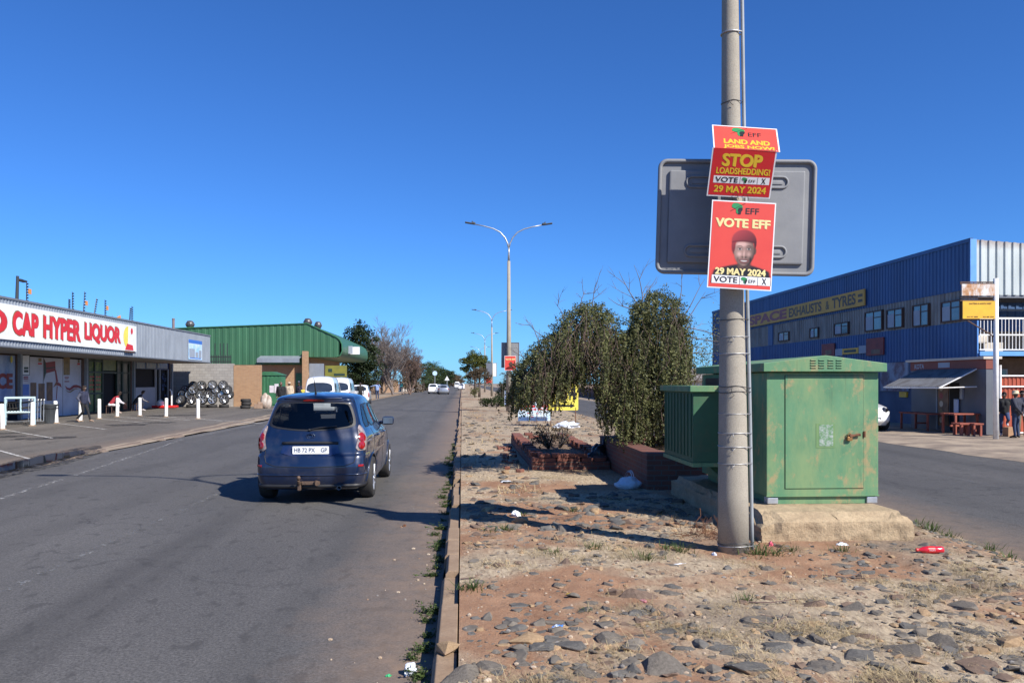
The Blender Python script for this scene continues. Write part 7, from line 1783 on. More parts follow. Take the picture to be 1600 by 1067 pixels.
for k in range(310):          # curtains: bunches of strands that start together and end together
    while True:
        x = rng.uniform(800, 1080)
        if rng.random() < (.8 if x < 900 else .62 if x < 950 else 1.0): break
    dd = max(-1.2, min(1.2, rng.gauss(0, .6))); yt, yb = lut(top, x)+rag(x, .8), lut(bot, x); hgt = yb-yt
    y0 = min(yt + (abs(dd)/1.3)**2*45 + (rng.random()**1.7)*hgt*.78, yb-12)
    y1 = min(yb + rag(x, 1.3) + abs(rng.gauss(0, 7)), y0 + rng.uniform(35, 135))
    for m in range(rng.randint(4, 9)):
        xx = x+rng.gauss(0, 5.5); strand(xx, dd+rng.gauss(0, .10), max(lut(top, xx)+rag(xx, .8)+1, y0+rng.gauss(0, 7)), y1+rng.gauss(0, 9), rng.uniform(.014, .030), rng.uniform(70, 120))
for k in range(70):           # stray tails hanging past the bottom edge
    x = rng.uniform(815, 985); yb = lut(bot, x); strand(x, rng.gauss(-.3, .5), yb-rng.uniform(10, 50), yb+rng.uniform(8, 40), .012, 75)
for k in range(330):          # arching sprays over the top that break up the outline
    x = rng.uniform(806, 1078); yt = lut(top, x)+rag(x, .8); p = P(x, yt+rng.uniform(2, 14), ZC+rng.gauss(0, .45))-C0; a = rng.uniform(-1, 1)*1.1 + (-.5 if x < 880 else .4 if x > 1060 else 0)
    d = Vector((sin(a), rng.gauss(-.1, .4), abs(cos(a))*.9)).normalized(); q = [p]
    for i in range(7): d = (d + Vector((0, 0, -.24))).normalized(); q.append(q[-1]+d*rng.uniform(.018, .045))
    for i in range(30):
        t = rng.random()*6.99; j = int(t); c = q[j].lerp(q[j+1], t-j)+Vector((rng.gauss(0, .022), rng.gauss(0, .022), rng.gauss(0, .022))); leaf_quad(lm_, c, rng.uniform(.026, .05), rng)
lm_.build('foliage', M['leaf_vine'], cr)
# brown hanging stems and bare twigs poking out
for k in range(260):
    x = rng.choice([rng.uniform(830, 970), rng.uniform(830, 1078)]); yt, yb = lut(top, x), lut(bot, x); y0 = yt + rng.uniform(4, max(6, (yb-yt)*.7)); p = P(x, y0, ZC - rng.uniform(.2, 1.1))-C0; q = [p]; v = Vector((rng.gauss(0, .03), 0, -.05))
    for i in range(rng.randint(4, 10)): v = (v + Vector((rng.gauss(0, .03), rng.gauss(0, .02), -.03))).normalized()*.09; q.append(q[-1]+v)
    st_.tube([c for c in q if c.z > 0] or [p, p+Vector((0, 0, -.1))], rng.uniform(.0022, .0050), 4, cap=False)
st_.build('hanging_stems', M['twig'], cr)
tw = MB()
def twig(p, d, L_, r, depth, mb, rng, bend=.25):
    q = [p]; n = 5
    for i in range(n): d = (d + Vector((rng.gauss(0, bend), rng.gauss(0, bend), rng.gauss(.02, bend*.6)))*.5).normalized(); q.append(q[-1]+d*L_/n)
    mb.tube(q, [r*(1-.75*i/n) for i in range(n+1)], 4, cap=False)
    if depth:
        for k in range(rng.randint(2, 3)): i = rng.randint(1, n-1); twig(q[i], (d + Vector((rng.gauss(0, .7), rng.gauss(0, .7), rng.gauss(.1, .5)))).normalized(), L_*rng.uniform(.4, .65), r*.55, depth-1, mb, rng, bend)
for x, y, dx, dy, L_ in ((862, 530, -30, -24, 55), (846, 545, -14, -34, 50), (884, 505, -12, -45, 45), (905, 484, 6, -50, 40), (925, 480, 8, -45, 46), (990, 478, -30, -8, 45), (996, 470, -20, -40, 60), (1004, 466, -2, -50, 60), (1060, 480, 10, -50, 65), (1066, 492, 30, -40, 75), (1070, 500, 20, -30, 60), (1072, 505, 40, 10, 60), (1075, 520, 50, 12, 60), (830, 560, -30, -20, 40), (1076, 545, 40, 4, 45), (1000, 468, 20, -30, 50)):
    p = P(x, y+6, ZC)-C0; d = (P(x+dx, y+dy, ZC)-P(x, y, ZC)).normalized(); twig(p, d, L_/F*ZC, .011, 2, tw, rng, .18)
tw.build('bare_twigs', M['twig_grey'], cr)
lm_ = MB()
for k in range(700):       # thin leafy spray reaching towards the concrete pole
    t = rng.random(); x = 1078+50*t; y = 528 + 20*sin(t*5) + rng.gauss(0, 12+6*t) if rng.random() < .62 else 570+rng.gauss(0, 10); c = P(x, y, ZC+rng.gauss(0, .2))-C0; leaf_quad(lm_, c, rng.uniform(.03, .048), rng)
lm_.build('side_spray', M['leaf_vine'], cr)
mb = MB(); gz0 = .3
for px, bx_, lean in ((1048, 1044, .0), (1060, 1066, .1), (1036, 1022, -.2), (1055, 960, -.8)):
    a = P(px, 690, ZC)-C0; a.z = .30; b = P(bx_, 540, ZC)-C0; q = [a.lerp(b, t)+Vector((rng.gauss(0, .05), rng.gauss(0, .05), (.25*sin(pi*t) if lean < -.5 else 0))) for t in (0, .2, .4, .6, .8, 1)]; q[0] = a; mb.tube(q, [.055, .05, .045, .04, .03, .02], 8)
    for k in range(3): twig(q[2+k], Vector((rng.gauss(0, 1), rng.gauss(0, .5), .6)).normalized(), .9, .02, 1, mb, rng)
a = P(960, 540, ZC)-C0; b = P(850, 570, ZC)-C0; mb.tube([a, a.lerp(b, .5)+Vector((0, 0, .12)), b], [.035, .03, .02], 7); mb.build('trunk', M['bark'], cr, smooth=True)
# ---- trees
def leafy(name, label, loc, h, crown, n, lsize, mat, trunk_r=.18, seed=0, group=None, ground=0.0, trunk=True):
    """crown: list of (x, y, z, rx, ry, rz) clumps"""
    rng = random.Random(seed); t = thing(name, label, 'tree' if trunk else 'bush', loc, 0, group); mb = MB(); tot = sum(c[3]*c[4]*c[5] for c in crown)**1.0
    for c in crown:
        k = int(n*c[3]*c[4]*c[5]/tot)
        # each clump is itself a spray of smaller clumps so that gaps show between them
        subs = [(Vector((rng.gauss(0, 1), rng.gauss(0, 1), rng.gauss(0, 1))).normalized()*(rng.random()**.45), rng.uniform(.22, .42)) for _ in range(30)]
        for i in range(k):
            s_, r_ = rng.choice(subs); d = Vector((rng.gauss(0, 1), rng.gauss(0, 1), rng.gauss(0, 1))).normalized()*r_*(rng.random()**.4); u = s_*.86+d
            leaf_quad(mb, Vector((c[0]+u.x*c[3], c[1]+u.y*c[4], c[2]+u.z*c[5])), lsize*rng.uniform(.6, 1.3), rng)
    mb.build('crown' if trunk else 'foliage', M[mat], t)
    mb = MB(); zc = min(c[2] for c in crown)
    if trunk:
        mb.tube([(0, 0, 0), (.03*h*.3, 0, zc*.5), (0, 0, zc), (.05, 0, min(h*.75, zc*1.4+.5))], [trunk_r*1.3, trunk_r, trunk_r*.8, trunk_r*.3], 8)
        for c in crown[:8]: mb.tube([(0, 0, zc*.8), (c[0]*.5, c[1]*.5, (zc*.8+c[2])*.5), (c[0], c[1], c[2])], [trunk_r*.55, trunk_r*.35, trunk_r*.12], 6)
    else:
        for c in crown: 
            for k in range(4): mb.tube([(c[0]*.5, c[1]*.5, 0), (c[0]+rng.gauss(0, c[3]*.4), c[1]+rng.gauss(0, c[4]*.4), c[2]+c[5]*.4)], [.03, .012], 4)
    mb.build('trunk' if trunk else 'stems', M['bark'], t, smooth=True); return t
def crown(h, w, z0, n, seed, flat_=.5, taper=0.0):
    rng = random.Random(seed); out = []
    for k in range(n):
        z = z0 + (h-z0)*(k+.5)/n*.95; q = (z-z0)/(h-z0); rr = w*(1-taper*q)*sqrt(max(.12, 1-(2*q-1)**2*(.75))); a = rng.uniform(0, 2*pi); d = rr*rng.uniform(.15, .5)
        out.append((d*cos(a), d*sin(a), z, rr*rng.uniform(.5, .7), rr*rng.uniform(.5, .7), (h-z0)*rng.uniform(.16, .24)))
    return out
def bare_tree(name, label, loc, h, spread, seed, mat='twig_grey', depth=4, group=None, r0=.16):
    rng = random.Random(seed); t = thing(name, label, 'tree', loc, 0, group); tr, br = MB(), MB()
    def grow(p, d, L_, r, dep, mb):
        q = [p]; n = 4
        for i in range(n): d = (d + Vector((rng.gauss(0, .16), rng.gauss(0, .16), rng.gauss(.05, .08)))).normalized(); q.append(q[-1]+d*L_/n)
        mb.tube(q, [r*(1-.45*i/n) for i in range(n+1)], 6 if r > .05 else 4, cap=False)
        if dep:
            for k in range(rng.randint(3, 4)):
                i = rng.randint(1, n); a = rng.uniform(0, 2*pi); sp = spread*rng.uniform(.6, 1.2); nd = (d + Vector((cos(a)*sp, sin(a)*sp, rng.uniform(-.1, .35)))).normalized(); grow(q[i], nd, L_*rng.uniform(.58, .78), max(.011, r*.52), dep-1, br)
    for k in range(3): grow(Vector((0, 0, 0)), Vector((rng.gauss(0, .28), rng.gauss(0, .28), 1)).normalized(), h*.36, r0, depth, tr)
    tr.build('trunk', M[mat], t, smooth=True); br.build('branches', M[mat], t); return t
def at3(px, Z, z=0.0): p = P(px, 600, Z); return (p.x, p.y, z)
# left row
Zt = 104; p = at3(562, Zt); s = Zt/F
leafy('evergreen_tree', 'dense dark rounded evergreen tree behind the green store, beside the bare tree', p, 9.8, [(0, 0, 9.0-.6, 1.4, 1.4, 1.2), (-.5, 0, 7.6, 1.9, 1.8, 1.4), (.7, .3, 7.0, 1.9, 1.8, 1.4), (-.6, -.3, 5.9, 2.0, 1.9, 1.4), (.8, 0, 5.4, 2.1, 2, 1.5), (-.2, -.5, 4.3, 2.3, 2.1, 1.5), (1.2, 0, 3.6, 2.2, 2.1, 1.4), (-.9, 0, 3.0, 2.2, 2, 1.3), (.4, -.2, 2.0, 2.3, 2, 1.3)], 15000, .27, 'leaf_dark', .22, 1)
bare_tree('bare_tree', 'tall bare winter tree with fine grey twigs on the left pavement', at3(614, 112), 10.4, .62, 5, depth=6, r0=.17)
bare_tree('bare_tree', 'brownish bare bushy tree right of the tall bare one', at3(641, 122), 8.2, .66, 9, mat='twig', depth=6, r0=.12)
bare_tree('bare_tree', 'grey bare tree leaning left of the tall bare one, behind the brick wall', at3(598, 118), 9.6, .6, 23, depth=6, r0=.14)
leafy('dry_tree', 'brown dry hedge tree on the left pavement under the bare trees', at3(640, 128), 6, crown(5.6, 2.6, 1.2, 7, 3), 4200, .2, 'leaf_dry', .15, 4)
leafy('bush', 'dark bush over the brick boundary wall under the tall bare tree', at3(600, 118), 3, [(0, 0, 2.2, 2.6, 1.4, 1.5), (2.4, 0, 1.8, 2, 1.2, 1.2), (-2, 0, 2.6, 1.6, 1.4, 1.4)], 2200, .2, 'leaf_dry', .1, 6, trunk=False)
def palm(label, loc, h, R_, seed, n=26):
    rng = random.Random(seed); t = thing('palm_tree', label, 'palm tree', loc); mb = MB(); mb.tube([(0, 0, 0), (.05, 0, h*.5), (0, 0, h)], [.30, .24, .26], 10); mb.build('trunk', M['bark'], t, smooth=True); mb = MB()
    for k in range(n):
        a = 2*pi*k/n + rng.gauss(0, .1); e = rng.uniform(-.2, 1.2); p = Vector((0, 0, h)); d = Vector((cos(a)*cos(e), sin(a)*cos(e), sin(e))); pr = p
        for i in range(9):
            q = pr + d*R_/9; sd = d.cross(Vector((0, 0, 1))); sd = sd.normalized() if sd.length > .01 else Vector((1, 0, 0)); wd = R_*.20*sin(pi*min(1, (i+1.2)/10))
            for s_ in (-1, 1):
                mb.add([pr, pr+d*.02, q + sd*s_*wd - Vector((0, 0, wd*.6)), q+sd*s_*wd*.8 - Vector((0, 0, wd*.5))+d*.06], [(0, 1, 3, 2)]); mb.add([pr.lerp(q, .5), pr.lerp(q, .6), q+d*.1 + sd*s_*wd - Vector((0, 0, wd*.5))], [(0, 1, 2)])
            mb.tube([pr, q], .025, 3, cap=False); pr = q; d = (d + Vector((0, 0, -.16))).normalized()
    mb.build('fronds', M['leaf_palm'], t); return t
palm('low broad palm tree behind the far pedestrians', at3(661, 170), 2.6, 2.9, 3)
palm('taller palm tree above the trees along the left pavement', at3(677, 195), 5.6, 2.2, 5)
spec = [(652, 150, 5.8, 2.6, 'leaf_dry', 'dry brown tree just left of the low palm'), (668, 185, 5.6, 3.0, 'leaf_mid', 'mid green round tree between the two palms'), (681, 200, 5.2, 3.0, 'leaf_dark', 'dark green tree right of the taller palm'), (690, 225, 5.4, 3.2, 'leaf_mid', 'green tree right of the round sign in the left row'),
        (697, 262, 5.6, 3.6, 'leaf_dark', 'dark tree over the silver car in the distant left row'), (703, 310, 5.6, 4, 'leaf_dry', 'brownish tree toward the far end of the left row'), (709, 380, 5.6, 4.4, 'leaf_dry', 'hazy brown tree near the end of the left row'), (715, 480, 5.8, 5, 'leaf_dry', 'tiny last tree at the end of the left row')]
for k, (px, Z, h, w, mat, lab) in enumerate(spec): leafy('street_tree', lab, at3(px-w*.45/Z*F*.25, Z), h, crown(h+.5, w*1.25, .4, 10, 20+k), 4200, .30*(Z/180)**.5, mat, .2, 30+k, 'trees along the left pavement')
# median beyond the lamp
leafy('olive_tree', 'yellow green spreading tree on the median in front of the far lamps', at3(742, 128, .1), 6.9, [(0, 0, 5.8, 1.5, 1.4, .9), (-1.3, 0, 5.2, 1.3, 1.2, .8), (1.2, .2, 5.0, 1.5, 1.3, .9), (-.3, -.4, 4.5, 1.7, 1.4, .8), (-1.4, 0, 3.9, 1.1, 1, .7), (1.6, 0, 3.9, 1.2, 1.1, .7), (.4, .2, 3.3, 1.4, 1.2, .6), (-1.2, 0, 2.6, .7, .7, .6)], 7500, .23, 'leaf_olive', .2, 51)
leafy('drooping_tree', 'small drooping brown leaved tree on the median beside the second far lamp', at3(749, 92, .12), 3.4, [(0, 0, 2.9, 1.2, 1, .5), (-.9, 0, 2.4, .7, .7, .6), (.9, 0, 2.4, .7, .7, .6), (-1.1, 0, 1.8, .45, .5, .6), (1.0, 0, 1.8, .5, .5, .6), (.1, -.3, 2.3, .9, .7, .5)], 4200, .13, 'leaf_dry', .12, 52)
leafy('bush', 'yellow green bush at the foot of the drooping median tree', at3(742, 88, .12), 1, [(0, 0, .7, .55, .5, .7)], 500, .12, 'leaf_olive', .05, 53, trunk=False)
leafy('bush', 'low spreading green shrub on the median left of the pale pole', at3(768, 55, .12), .9, [(-.55, 0, .34, .55, .5, .34), (.1, 0, .44, .6, .5, .42), (.7, .1, .40, .5, .5, .40)], 2200, .09, 'leaf_mid', .05, 54, trunk=False)
leafy('bush', 'dark upright bush on the median behind the pale pole', at3(785, 57, .12), 1.9, [(0, 0, 1.35, .42, .4, .5), (-.15, 0, .8, .45, .4, .5), (.2, 0, 1.6, .3, .3, .4)], 1600, .09, 'leaf_dark', .05, 55, trunk=False)
leafy('bush', 'dry ragged growth in the low planter under the creeper', (2.0, 17.6, IH+.2), .6, [(-.3, 0, .22, .35, .8, .22), (.25, .6, .25, .3, .6, .25), (0, 1.7, .24, .4, .7, .24)], 1300, .05, 'leaf_dry', .03, 56, trunk=False)
# far side of the opposite road
specr = [(812, 150, 6.5, 3.4, 'leaf_dry', 'brown tree far along the opposite road, left of the creeper'), (900, 120, 4.5, 3.2, 'leaf_dark', 'dark tree across the opposite road glimpsed under the creeper'), (1060, 105, 4.2, 3, 'leaf_mid', 'green tree across the road beside the pale house'), (845, 170, 7, 4, 'leaf_dark', 'tall dark tree far across the road behind the creeper'), (780, 260, 5.5, 4, 'leaf_dry', 'distant brown tree right of the far lamps'), (797, 210, 5, 4, 'leaf_dry', 'distant brown tree behind the pale pole'), (950, 125, 4.2, 4, 'leaf_mid', 'green tree far across the road behind the middle of the creeper')]
for k, (px, Z, h, w, mat, lab) in enumerate(specr):
    pp = at3(px, Z); leafy('street_tree', lab, (max(pp[0], 14.5), pp[1], 0), h, crown(h, w, .6, 8, 60+k), 2000, .28, mat, .2, 70+k, 'trees across the opposite road')
bare_tree('bare_tree', 'bare tree rising behind the shop roof', at3(172, 95), 9.2, .5, 61, depth=5, r0=.14)
# round sign and warning triangle on the left pavement
p = P(679.5, 584, 150); s_ = thing('round_sign', 'white blue round sign on a pole by the distant left trees', 'sign', (p.x, p.y, .1)); mb = MB(); mb.cyl((0, 0, 0), (0, 0, p.z+.2), .05, n=8); mb.build('post', M['steel'], s_); mb = MB(); mb.cyl((0, -.05, p.z), (0, -.09, p.z), .42, n=24); mb.build('disc', M['sky_ink'], s_)
p = P(698.5, 592.5, 150); s_ = thing('warning_sign', 'small white triangular road sign beyond the silver car', 'sign', (p.x, p.y, .1)); mb = MB(); mb.cyl((0, 0, 0), (0, 0, p.z+.2), .05, n=8); mb.build('post', M['steel'], s_); mb = MB(); mb.prism([(-.45, -.3), (.45, -.3), (0, .5)], (0, -.06, p.z), (1, 0, 0), (0, 0, 1), .03); mb.build('plate', M['card_white'], s_)
# ---- grass, weeds, straw
rng = random.Random(31)
mb = MB()
def blade(mb, p, L_, w, lean, az, droop=.5):
    d = Vector((cos(az)*lean, sin(az)*lean, 1)).normalized(); sd = Vector((-sin(az), cos(az), 0))*w*.5; m_ = p + d*L_*.55; e = m_ + (d + Vector((cos(az)*droop, sin(az)*droop, -droop*.7))).normalized()*L_*.45
    mb.add([p-sd, p+sd, m_+sd*.7, m_-sd*.7, e], [(0, 1, 2, 3), (3, 2, 4)])
for k in range(9000):         # coarser straw clumps farther along the median
    y = 12 + 40*rng.random()**1.7; x = rng.uniform(.05, right_edge(y)-.2)
    if noise.noise(Vector((x*1.1, y*.7, 5.5))) < -.05 or (1.2 < x < 4.3 and 12 < y < 21.7): continue
    blade(mb, Vector((x, y, mheight(x, y))), rng.uniform(.06, .20), .010, rng.uniform(.4, 2.5), rng.uniform(0, 6.28), rng.uniform(.3, 1))
nb = 0; tries = 0
while nb < 30000 and tries < 400000:
    tries += 1; y = 2.4 + 12*rng.random()**2.0; x = rng.uniform(.03, min(right_edge(y)-.1, .65*y+.6))
    d, gq = cover(x, y); cl = noise.noise(Vector((x*2.2, y*2.2, 9.9)))
    if rng.random() > d*max(.02, .30+1.5*cl): continue
    z = mheight(x, y); L_ = rng.uniform(.04, .11) if cl < .2 else rng.uniform(.07, .17)
    blade(mb, Vector((x, y, z-.004)), L_, rng.uniform(.0022, .0045), rng.uniform(.8, 4), rng.uniform(0, 2*pi), rng.uniform(.2, 1)); nb += 1
o = mb.build('dry_grass', M['straw']); setp(o, kind='stuff', label='dry straw coloured grass matted over the median', cat='grass')
def tuft(seed, n, L0, L1, w, mat, name, broad=False):
    rng = random.Random(seed); mb = MB()
    for k in range(n):
        a = rng.uniform(0, 2*pi); r = abs(rng.gauss(0, .05)); blade(mb, Vector((r*cos(a), r*sin(a), 0)), rng.uniform(L0, L1), w*rng.uniform(.7, 1.3), rng.uniform(.1, 1.0), a+rng.gauss(0, .6), rng.uniform(.2, .9))
    return mb.build(name, M[mat])
g0 = [tuft(1, 60, .05, .14, .005, 'grass_green', 'grass_tuft'), tuft(2, 45, .04, .11, .006, 'grass_green', 'grass_tuft')]
gp = [(1185, 868, 1.5, 'between the concrete pole and the plinth'), (1212, 866, 1.2, 'at the front of the plinth, near the pole'), (1238, 862, .8, 'low at the front of the plinth'), (1010, 873, 1.3, 'left of the pole, beside a stone'), (1062, 862, 1.2, 'just left of the pole foot'), (1040, 858, 1.0, 'in the pole shadow'), (930, 858, 1.1, 'in the dirt well left of the pole'), (866, 866, .9, 'low on bare earth left of the pole'), (1165, 936, .8, 'on bare earth below the pole'), (918, 955, .6, 'small on pale dry grass in the foreground'), (790, 826, 1.1, 'near the kerb past the pole shadow'), (765, 828, 1.0, 'at the kerb past the pole shadow'), (740, 918, 1.0, 'in dry grass near the kerb'), (725, 920, .8, 'small by the kerb in dry grass'), (808, 690, 1.3, 'at the corner of the low planter'), (1434, 806, 1.4, 'at the right end of the plinth'), (1455, 824, 1.5, 'beside the opposite road, right of the plinth'), (1480, 830, 1.2, 'at the edge of the opposite road'), (1545, 845, 1.1, 'near the opposite road at right'), (1575, 872, 1.2, 'near the right edge of the photo'), (895, 800, .9, 'beside the shade of the cabinet'), (818, 805, .9, 'beside the chunky pale block'), (1318, 862, .9, 'at the plinth front, right of centre')]
for k, (px, py, s_, wd) in enumerate(gp):
    p = G(px, py, IH); o = g0[k] if k < 2 else g0[k % 2].copy()
    if k >= 2: COL.objects.link(o)
    o.location = (p.x, p.y, mheight(p.x, p.y)-.005); o.scale = (s_*1.25, s_*1.25, s_*.8); o.rotation_euler = (0, 0, rng.uniform(0, 6)); setp(o, 'green grass tuft ' + wd, 'grass tuft', 'green grass tufts on the median')
def weed(seed, n):
    rng = random.Random(seed); mb = MB()
    for k in range(n):
        a = rng.uniform(0, 2*pi); e = rng.uniform(.2, 1.3); L_ = rng.uniform(.05, .17); d = Vector((cos(a)*cos(e), sin(a)*cos(e), sin(e))); q = [Vector((rng.gauss(0, .03), rng.gauss(0, .05), 0))]
        for i in range(3): d = (d + Vector((rng.gauss(0, .25), rng.gauss(0, .25), -.12))).normalized(); q.append(q[-1]+d*L_/3)
        for i in range(9):
            t = rng.uniform(.25, 1)*2.99; j = int(t); c = q[j].lerp(q[j+1], t-j) + Vector((rng.gauss(0, .01), rng.gauss(0, .01), rng.gauss(0, .008))); leaf_quad(mb, c, rng.uniform(.022, .045), rng, asp=.5)
    return mb.build('weed_clump', M['weed'])
w0 = [weed(1, 34), weed(2, 26), weed(3, 40)]
y = 2.6; k = 0
while y < 24:
    dn = noise.noise(Vector((1, y*.8, 3)))
    if dn > -.16 or y > 9:
        o = w0[k] if k < 3 else w0[k % 3].copy()
        if k >= 3: COL.objects.link(o)
        s_ = rng.uniform(.4, .85)*(1 if y < 8 else .85); o.location = (-.21 - abs(rng.gauss(0, .05)), y, .002); o.scale = (s_, s_*1.2, s_*.8); o.rotation_euler = (0, 0, rng.uniform(0, 6))
        setp(o, 'green weed clump growing in the gutter along the median kerb', 'weed', 'weeds along the median kerb'); k += 1
    y += rng.uniform(.14, .42) if y < 9 else rng.uniform(.3, .7)
# ---- stones set in the median
def stone_mat(name, c, c2, dust=(.34, .235, .155)):
    t = NT(name); a = t.ramp(t.noise(9, 6, .65), [(.3, c2), (.7, c)]); sx = t.new('ShaderNodeSeparateXYZ'); t.link(t.tc(), sx.inputs[0])
    ed = t.math('ADD', t.math('MULTIPLY', sx.outputs[2], -6.0), t.noise(7, 5, .7)); a = t.mix(t.ramp(ed, [(.34, 0.), (.66, .85)]), a, dust)
    t.set('Base Color', a); t.set('Roughness', .9); t.set('Specular IOR Level', .12); t.bump(t.noise(26, 5, .7), .6, .008); return t.m
SM = [stone_mat('grey_stone', (.205, .180, .150), (.100, .088, .075)), stone_mat('blue_grey_stone', (.170, .160, .145), (.082, .078, .072)), stone_mat('tan_stone', (.40, .28, .165), (.26, .175, .105)), stone_mat('brown_stone', (.22, .155, .115), (.12, .085, .065))]
def rock(seed, flat_, sub=2):
    rng = random.Random(seed); bm = bmesh.new()
    for k in range(16):
        d = Vector((rng.gauss(0, 1), rng.gauss(0, 1), rng.gauss(0, .8))).normalized(); r = rng.uniform(.78, 1.0); bm.verts.new((d.x*r, d.y*r*.8, d.z*r*flat_))
    bmesh.ops.convex_hull(bm, input=bm.verts[:]); bmesh.ops.delete(bm, geom=[v for v in bm.verts if not v.link_faces], context='VERTS')
    bmesh.ops.bevel(bm, geom=bm.edges[:], offset=.025, segments=1, affect='EDGES', profile=.5); bmesh.ops.triangulate(bm, faces=bm.faces[:])
    bmesh.ops.subdivide_edges(bm, edges=[e for e in bm.edges if e.calc_length() > .25], cuts=1)
    for v in bm.verts: v.co *= 1 + .16*noise.noise(v.co*2.3+Vector((seed, 0, 0))) + .07*noise.noise(v.co*6+Vector((0, seed, 0)))
    me = bpy.data.meshes.new('stone'); bm.to_mesh(me); bm.free(); me.polygons.foreach_set('use_smooth', [True]*len(me.polygons)); me.set_sharp_from_angle(angle=radians(14)); return me
shapes = []
for m in range(4):
    for k in range(6):
        me = rock(m*10+k, (.34, .45, .55, .30, .62, .4)[k]); me.materials.append(SM[m]); shapes.append((m, k, me))
kindw = ['grey', 'blue grey', 'tan', 'brown']; shw = ['flat worn', 'low rounded', 'angular', 'flat slab-like', 'upright jagged', 'half buried']
placed = []; rng = random.Random(77); N_ = 0; tries = 0
special = [(825, 1000, .15, 2, 1), (887, 1008, .16, 1, 3), (848, 1013, .13, 1, 1), (885, 880, .11, 3, 4), (1290, 1040, .19, 0, 3), (1330, 948, .13, 0, 1), (1180, 970, .17, 0, 3), (960, 1000, .17, 0, 3), (1045, 1045, .18, 0, 1), (1170, 1045, .17, 1, 3), (1560, 935, .14, 0, 2), (1585, 1005, .15, 2, 1), (1470, 1000, .17, 0, 3), (1270, 945, .11, 3, 2), (1345, 920, .10, 0, 2), (725, 1055, .16, 0, 1), (700, 1010, .13, 2, 1), (770, 1040, .14, 0, 3), (1440, 960, .10, 2, 1), (1040, 990, .12, 1, 2), (1205, 910, .08, 0, 2), (1355, 893, .08, 1, 4), (1020, 826, .10, 3, 1), (985, 822, .08, 3, 2), (945, 812, .09, 0, 1), (875, 832, .07, 0, 4), (915, 952, .09, 1, 1), (810, 945, .10, 1, 2), (1500, 888, .08, 0, 2), (1530, 1040, .18, 3, 3)]
def put(x, y, r, m, k, sink=None):
    global N_
    sh = next(me for mm, kk, me in shapes if mm == m and kk == k); o = bpy.data.objects.new('stone', sh); COL.objects.link(o)
    fl = (.34, .45, .55, .30, .62, .4)[k]; o.scale = (r*rng.uniform(.85, 1.25), r*rng.uniform(.8, 1.1), r*rng.uniform(.8, 1.1)); o.rotation_euler = (rng.gauss(0, .10), rng.gauss(0, .10), rng.uniform(0, 2*pi))
    o.location = (x, y, mheight(x, y) - r*fl*(rng.uniform(.08, .50) if sink is None else sink)); dist = 'foreground' if y < 5.5 else 'middle' if y < 8.6 else 'farther'
    side = 'near the kerb' if x < 1.0 else 'near the opposite road' if x > right_edge(y)-1.2 else 'in the middle of the median'
    setp(o, '%s %s stone set in the %s dirt %s' % (shw[k], kindw[m], dist, side), 'stone', 'stones set in the median dirt'); placed.append((x, y, r)); N_ += 1
for px, py, r, m, k in special: p = G(px, py, IH); put(p.x, p.y, r*1.0, m, k, .15)
while N_ < 290 and tries < 40000:
    tries += 1; y = 3.2 + 9.5*rng.random()**2.3; x = rng.uniform(.12, min(right_edge(y)-.25, .62*y+.75)); r = rng.choice([.05, .07, .09, .11, .13, .15, .17] if y < 6.2 else [.04, .05, .065, .08, .10, .12])*rng.uniform(.85, 1.15)
    if 2.9 < x < 4.7 and 7.9 < y < 11.5: continue
    if hypot(x-pb_.x, y-pb_.y) < .3: continue
    if 5.6 < y < 7.9 and x < 3.0 and rng.random() < .72: continue
    if y > 8 and rng.random() < .45: continue
    if any(hypot(x-a, y-b) < (r+c)*.78 for a, b, c in placed): continue
    put(x, y, r, rng.choices([0, 1, 2, 3], [5, 3, 1.4, 2])[0], rng.randrange(6))
# the smaller rubble between them, and rubble farther along
mb = MB(); rng = random.Random(41); done = 0
while done < 3800:
    far = rng.random() < .24; y = (9 + 32*rng.random()**1.6) if far else 3.0 + 8*rng.random()**1.5
    x = rng.uniform(.05, min(right_edge(y)-.1, .64*y+.7)); r = rng.uniform(.05, .14) if far else .014 + .065*rng.random()**1.9
    if (2.9 < x < 4.7 and 7.9 < y < 11.5) or (1.2 < x < 4.3 and 12 < y < 21.7): continue
    if not far and 5.6 < y < 7.9 and x < 3.0 and rng.random() < .6: continue
    m, kk, me = rng.choices(shapes, [(6 if a == 0 else 4 if a == 1 else 2)*(1.6 if b_ in (0, 3) else .6) for a, b_, c_ in shapes])[0]; Rz = Matrix.Rotation(rng.uniform(0, 6.28), 3, 'Z') @ Matrix.Rotation(rng.gauss(0, .25), 3, 'X'); z = mheight(x, y) + r*rng.uniform(-.18, .10)
    mb.add([Vector((x, y, z)) + (Rz @ v.co)*r for v in me.vertices], [tuple(p_.vertices) for p_ in me.polygons], m); done += 1
o = mb.build('rubble', SM); setp(o, kind='stuff', label='small broken rubble embedded in the median', cat='rubble')
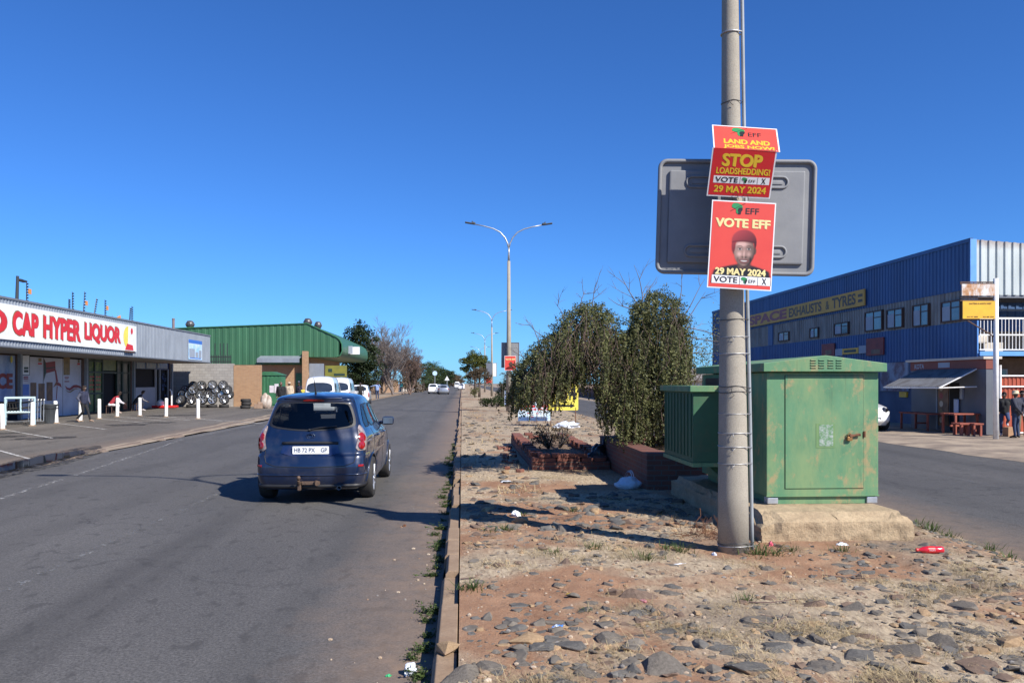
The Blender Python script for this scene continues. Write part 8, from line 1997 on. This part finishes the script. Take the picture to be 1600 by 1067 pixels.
# pebbles and crumbs of earth
mb = MB(); rng = random.Random(5); ico = bmesh.new(); bmesh.ops.create_icosphere(ico, subdivisions=1, radius=1); iv = [v.co.copy() for v in ico.verts]; jf = [[v.index for v in f.verts] for f in ico.faces]; ico.free()
for k in range(5200):
    y = 2.6 + 11*rng.random()**1.8; x = rng.uniform(.0, min(right_edge(y)-.05, .66*y+.6)); r = .003 + .016*rng.random()**3.5
    if rng.random() < .035: x = -.17 - abs(rng.gauss(0, .35)); z = .0
    else: z = mheight(x, y)
    s_ = (rng.uniform(.7, 1.4), rng.uniform(.7, 1.3), rng.uniform(.5, .9)); mb.add([Vector((x+v.x*r*s_[0], y+v.y*r*s_[1], z+v.z*r*s_[2]+r*.2)) for v in iv], jf, rng.choice([0, 0, 1, 2, 2]))
o = mb.build('gravel', [pm('grit_brown', (.34, .22, .14), (.20, .12, .075), 12, .9), pm('grit_grey', (.26, .24, .22), (.14, .13, .12), 12, .9), pm('grit_pale', (.48, .40, .31), (.34, .25, .17), 12, .9)]); setp(o, kind='stuff', label='loose gravel and grit strewn over the median', cat='gravel')
# dry fallen twigs
mb = MB(); rng = random.Random(12)
for px, py, L_, a in ((1285, 898, .55, -.5), (1170, 940, .4, -.6), (1195, 985, .5, .1), (1000, 975, .35, .3), (850, 810, .5, .2), (720, 905, .3, .9)):
    p = G(px, py, IH); o = MB(); q = [Vector((0, 0, .012))]; d = Vector((cos(a), sin(a), 0))
    for i in range(8): d = (d+Vector((rng.gauss(0, .25), rng.gauss(0, .25), rng.gauss(0, .05)))).normalized(); n_ = q[-1]+d*L_/8; n_.z = max(.008, n_.z); q.append(n_)
    o.tube(q, [.006-.0005*i for i in range(9)], 5)
    for i in (3, 5): o.tube([q[i], q[i]+Vector((rng.gauss(0, .06), rng.gauss(0, .06), .02))], .0025, 4)
    setp(o.build('fallen_twig', M['twig'], loc=(p.x, p.y, mheight(p.x, p.y))), 'thin dry twig lying on the median %s' % ({1285: 'right of the pole and below the plinth', 1170: 'just below the pole', 1195: 'across pale dry grass in the foreground', 1000: 'in the foreground stones left of centre', 850: 'along the edge of the pole shadow', 720: 'beside the kerb'}[px]), 'twig')
# ================================================================== light and camera
w = bpy.data.worlds.new('World'); SC.world = w; w.use_nodes = True
nt = w.node_tree; bg = nt.nodes['Background']
sky = nt.nodes.new('ShaderNodeTexSky'); sky.sky_type = 'NISHITA'; sky.sun_disc = False
SUN_EL = radians(40.0)
sdx, sdy = -.700, .714                      # ground direction in which shadows fall
sky.sun_elevation = SUN_EL
sky.sun_rotation = atan2(-sdx, -sdy)
sky.altitude = 1500; sky.air_density = 1.0; sky.dust_density = 0.6; sky.ozone_density = 1.5
tint = nt.nodes.new('ShaderNodeMix'); tint.data_type = 'RGBA'; tint.blend_type = 'MULTIPLY'; tint.inputs[0].default_value = 1
tint.inputs[7].default_value = (.40, .885, 1.64, 1); nt.links.new(sky.outputs[0], tint.inputs[6]); nt.links.new(tint.outputs[2], bg.inputs[0]); bg.inputs[1].default_value = .066
L = bpy.data.lights.new('sun', 'SUN'); L.energy = 5.0; L.angle = radians(.5); L.color = (1, .945, .86)
so = bpy.data.objects.new('sun', L); COL.objects.link(so)
d = Vector((sdx*cos(SUN_EL), sdy*cos(SUN_EL), -sin(SUN_EL)))
so.rotation_euler = d.to_track_quat('-Z', 'Y').to_euler(); so.location = (20, -20, 30)
cam = bpy.data.cameras.new('camera'); co = bpy.data.objects.new('camera', cam); COL.objects.link(co)
co.location = (0, 0, CH); co.rotation_euler = (radians(90), 0, -YAW)
cam.sensor_fit = 'HORIZONTAL'; cam.sensor_width = 36; cam.lens = 36*F/1600
cam.shift_y = (HZ-533.5)/1600; cam.clip_end = 4000; cam.clip_start = .05
SC.camera = co
SC.view_settings.view_transform = 'Standard'; SC.view_settings.look = 'None'
SC.view_settings.exposure = 0.55; SC.view_settings.gamma = 1.0
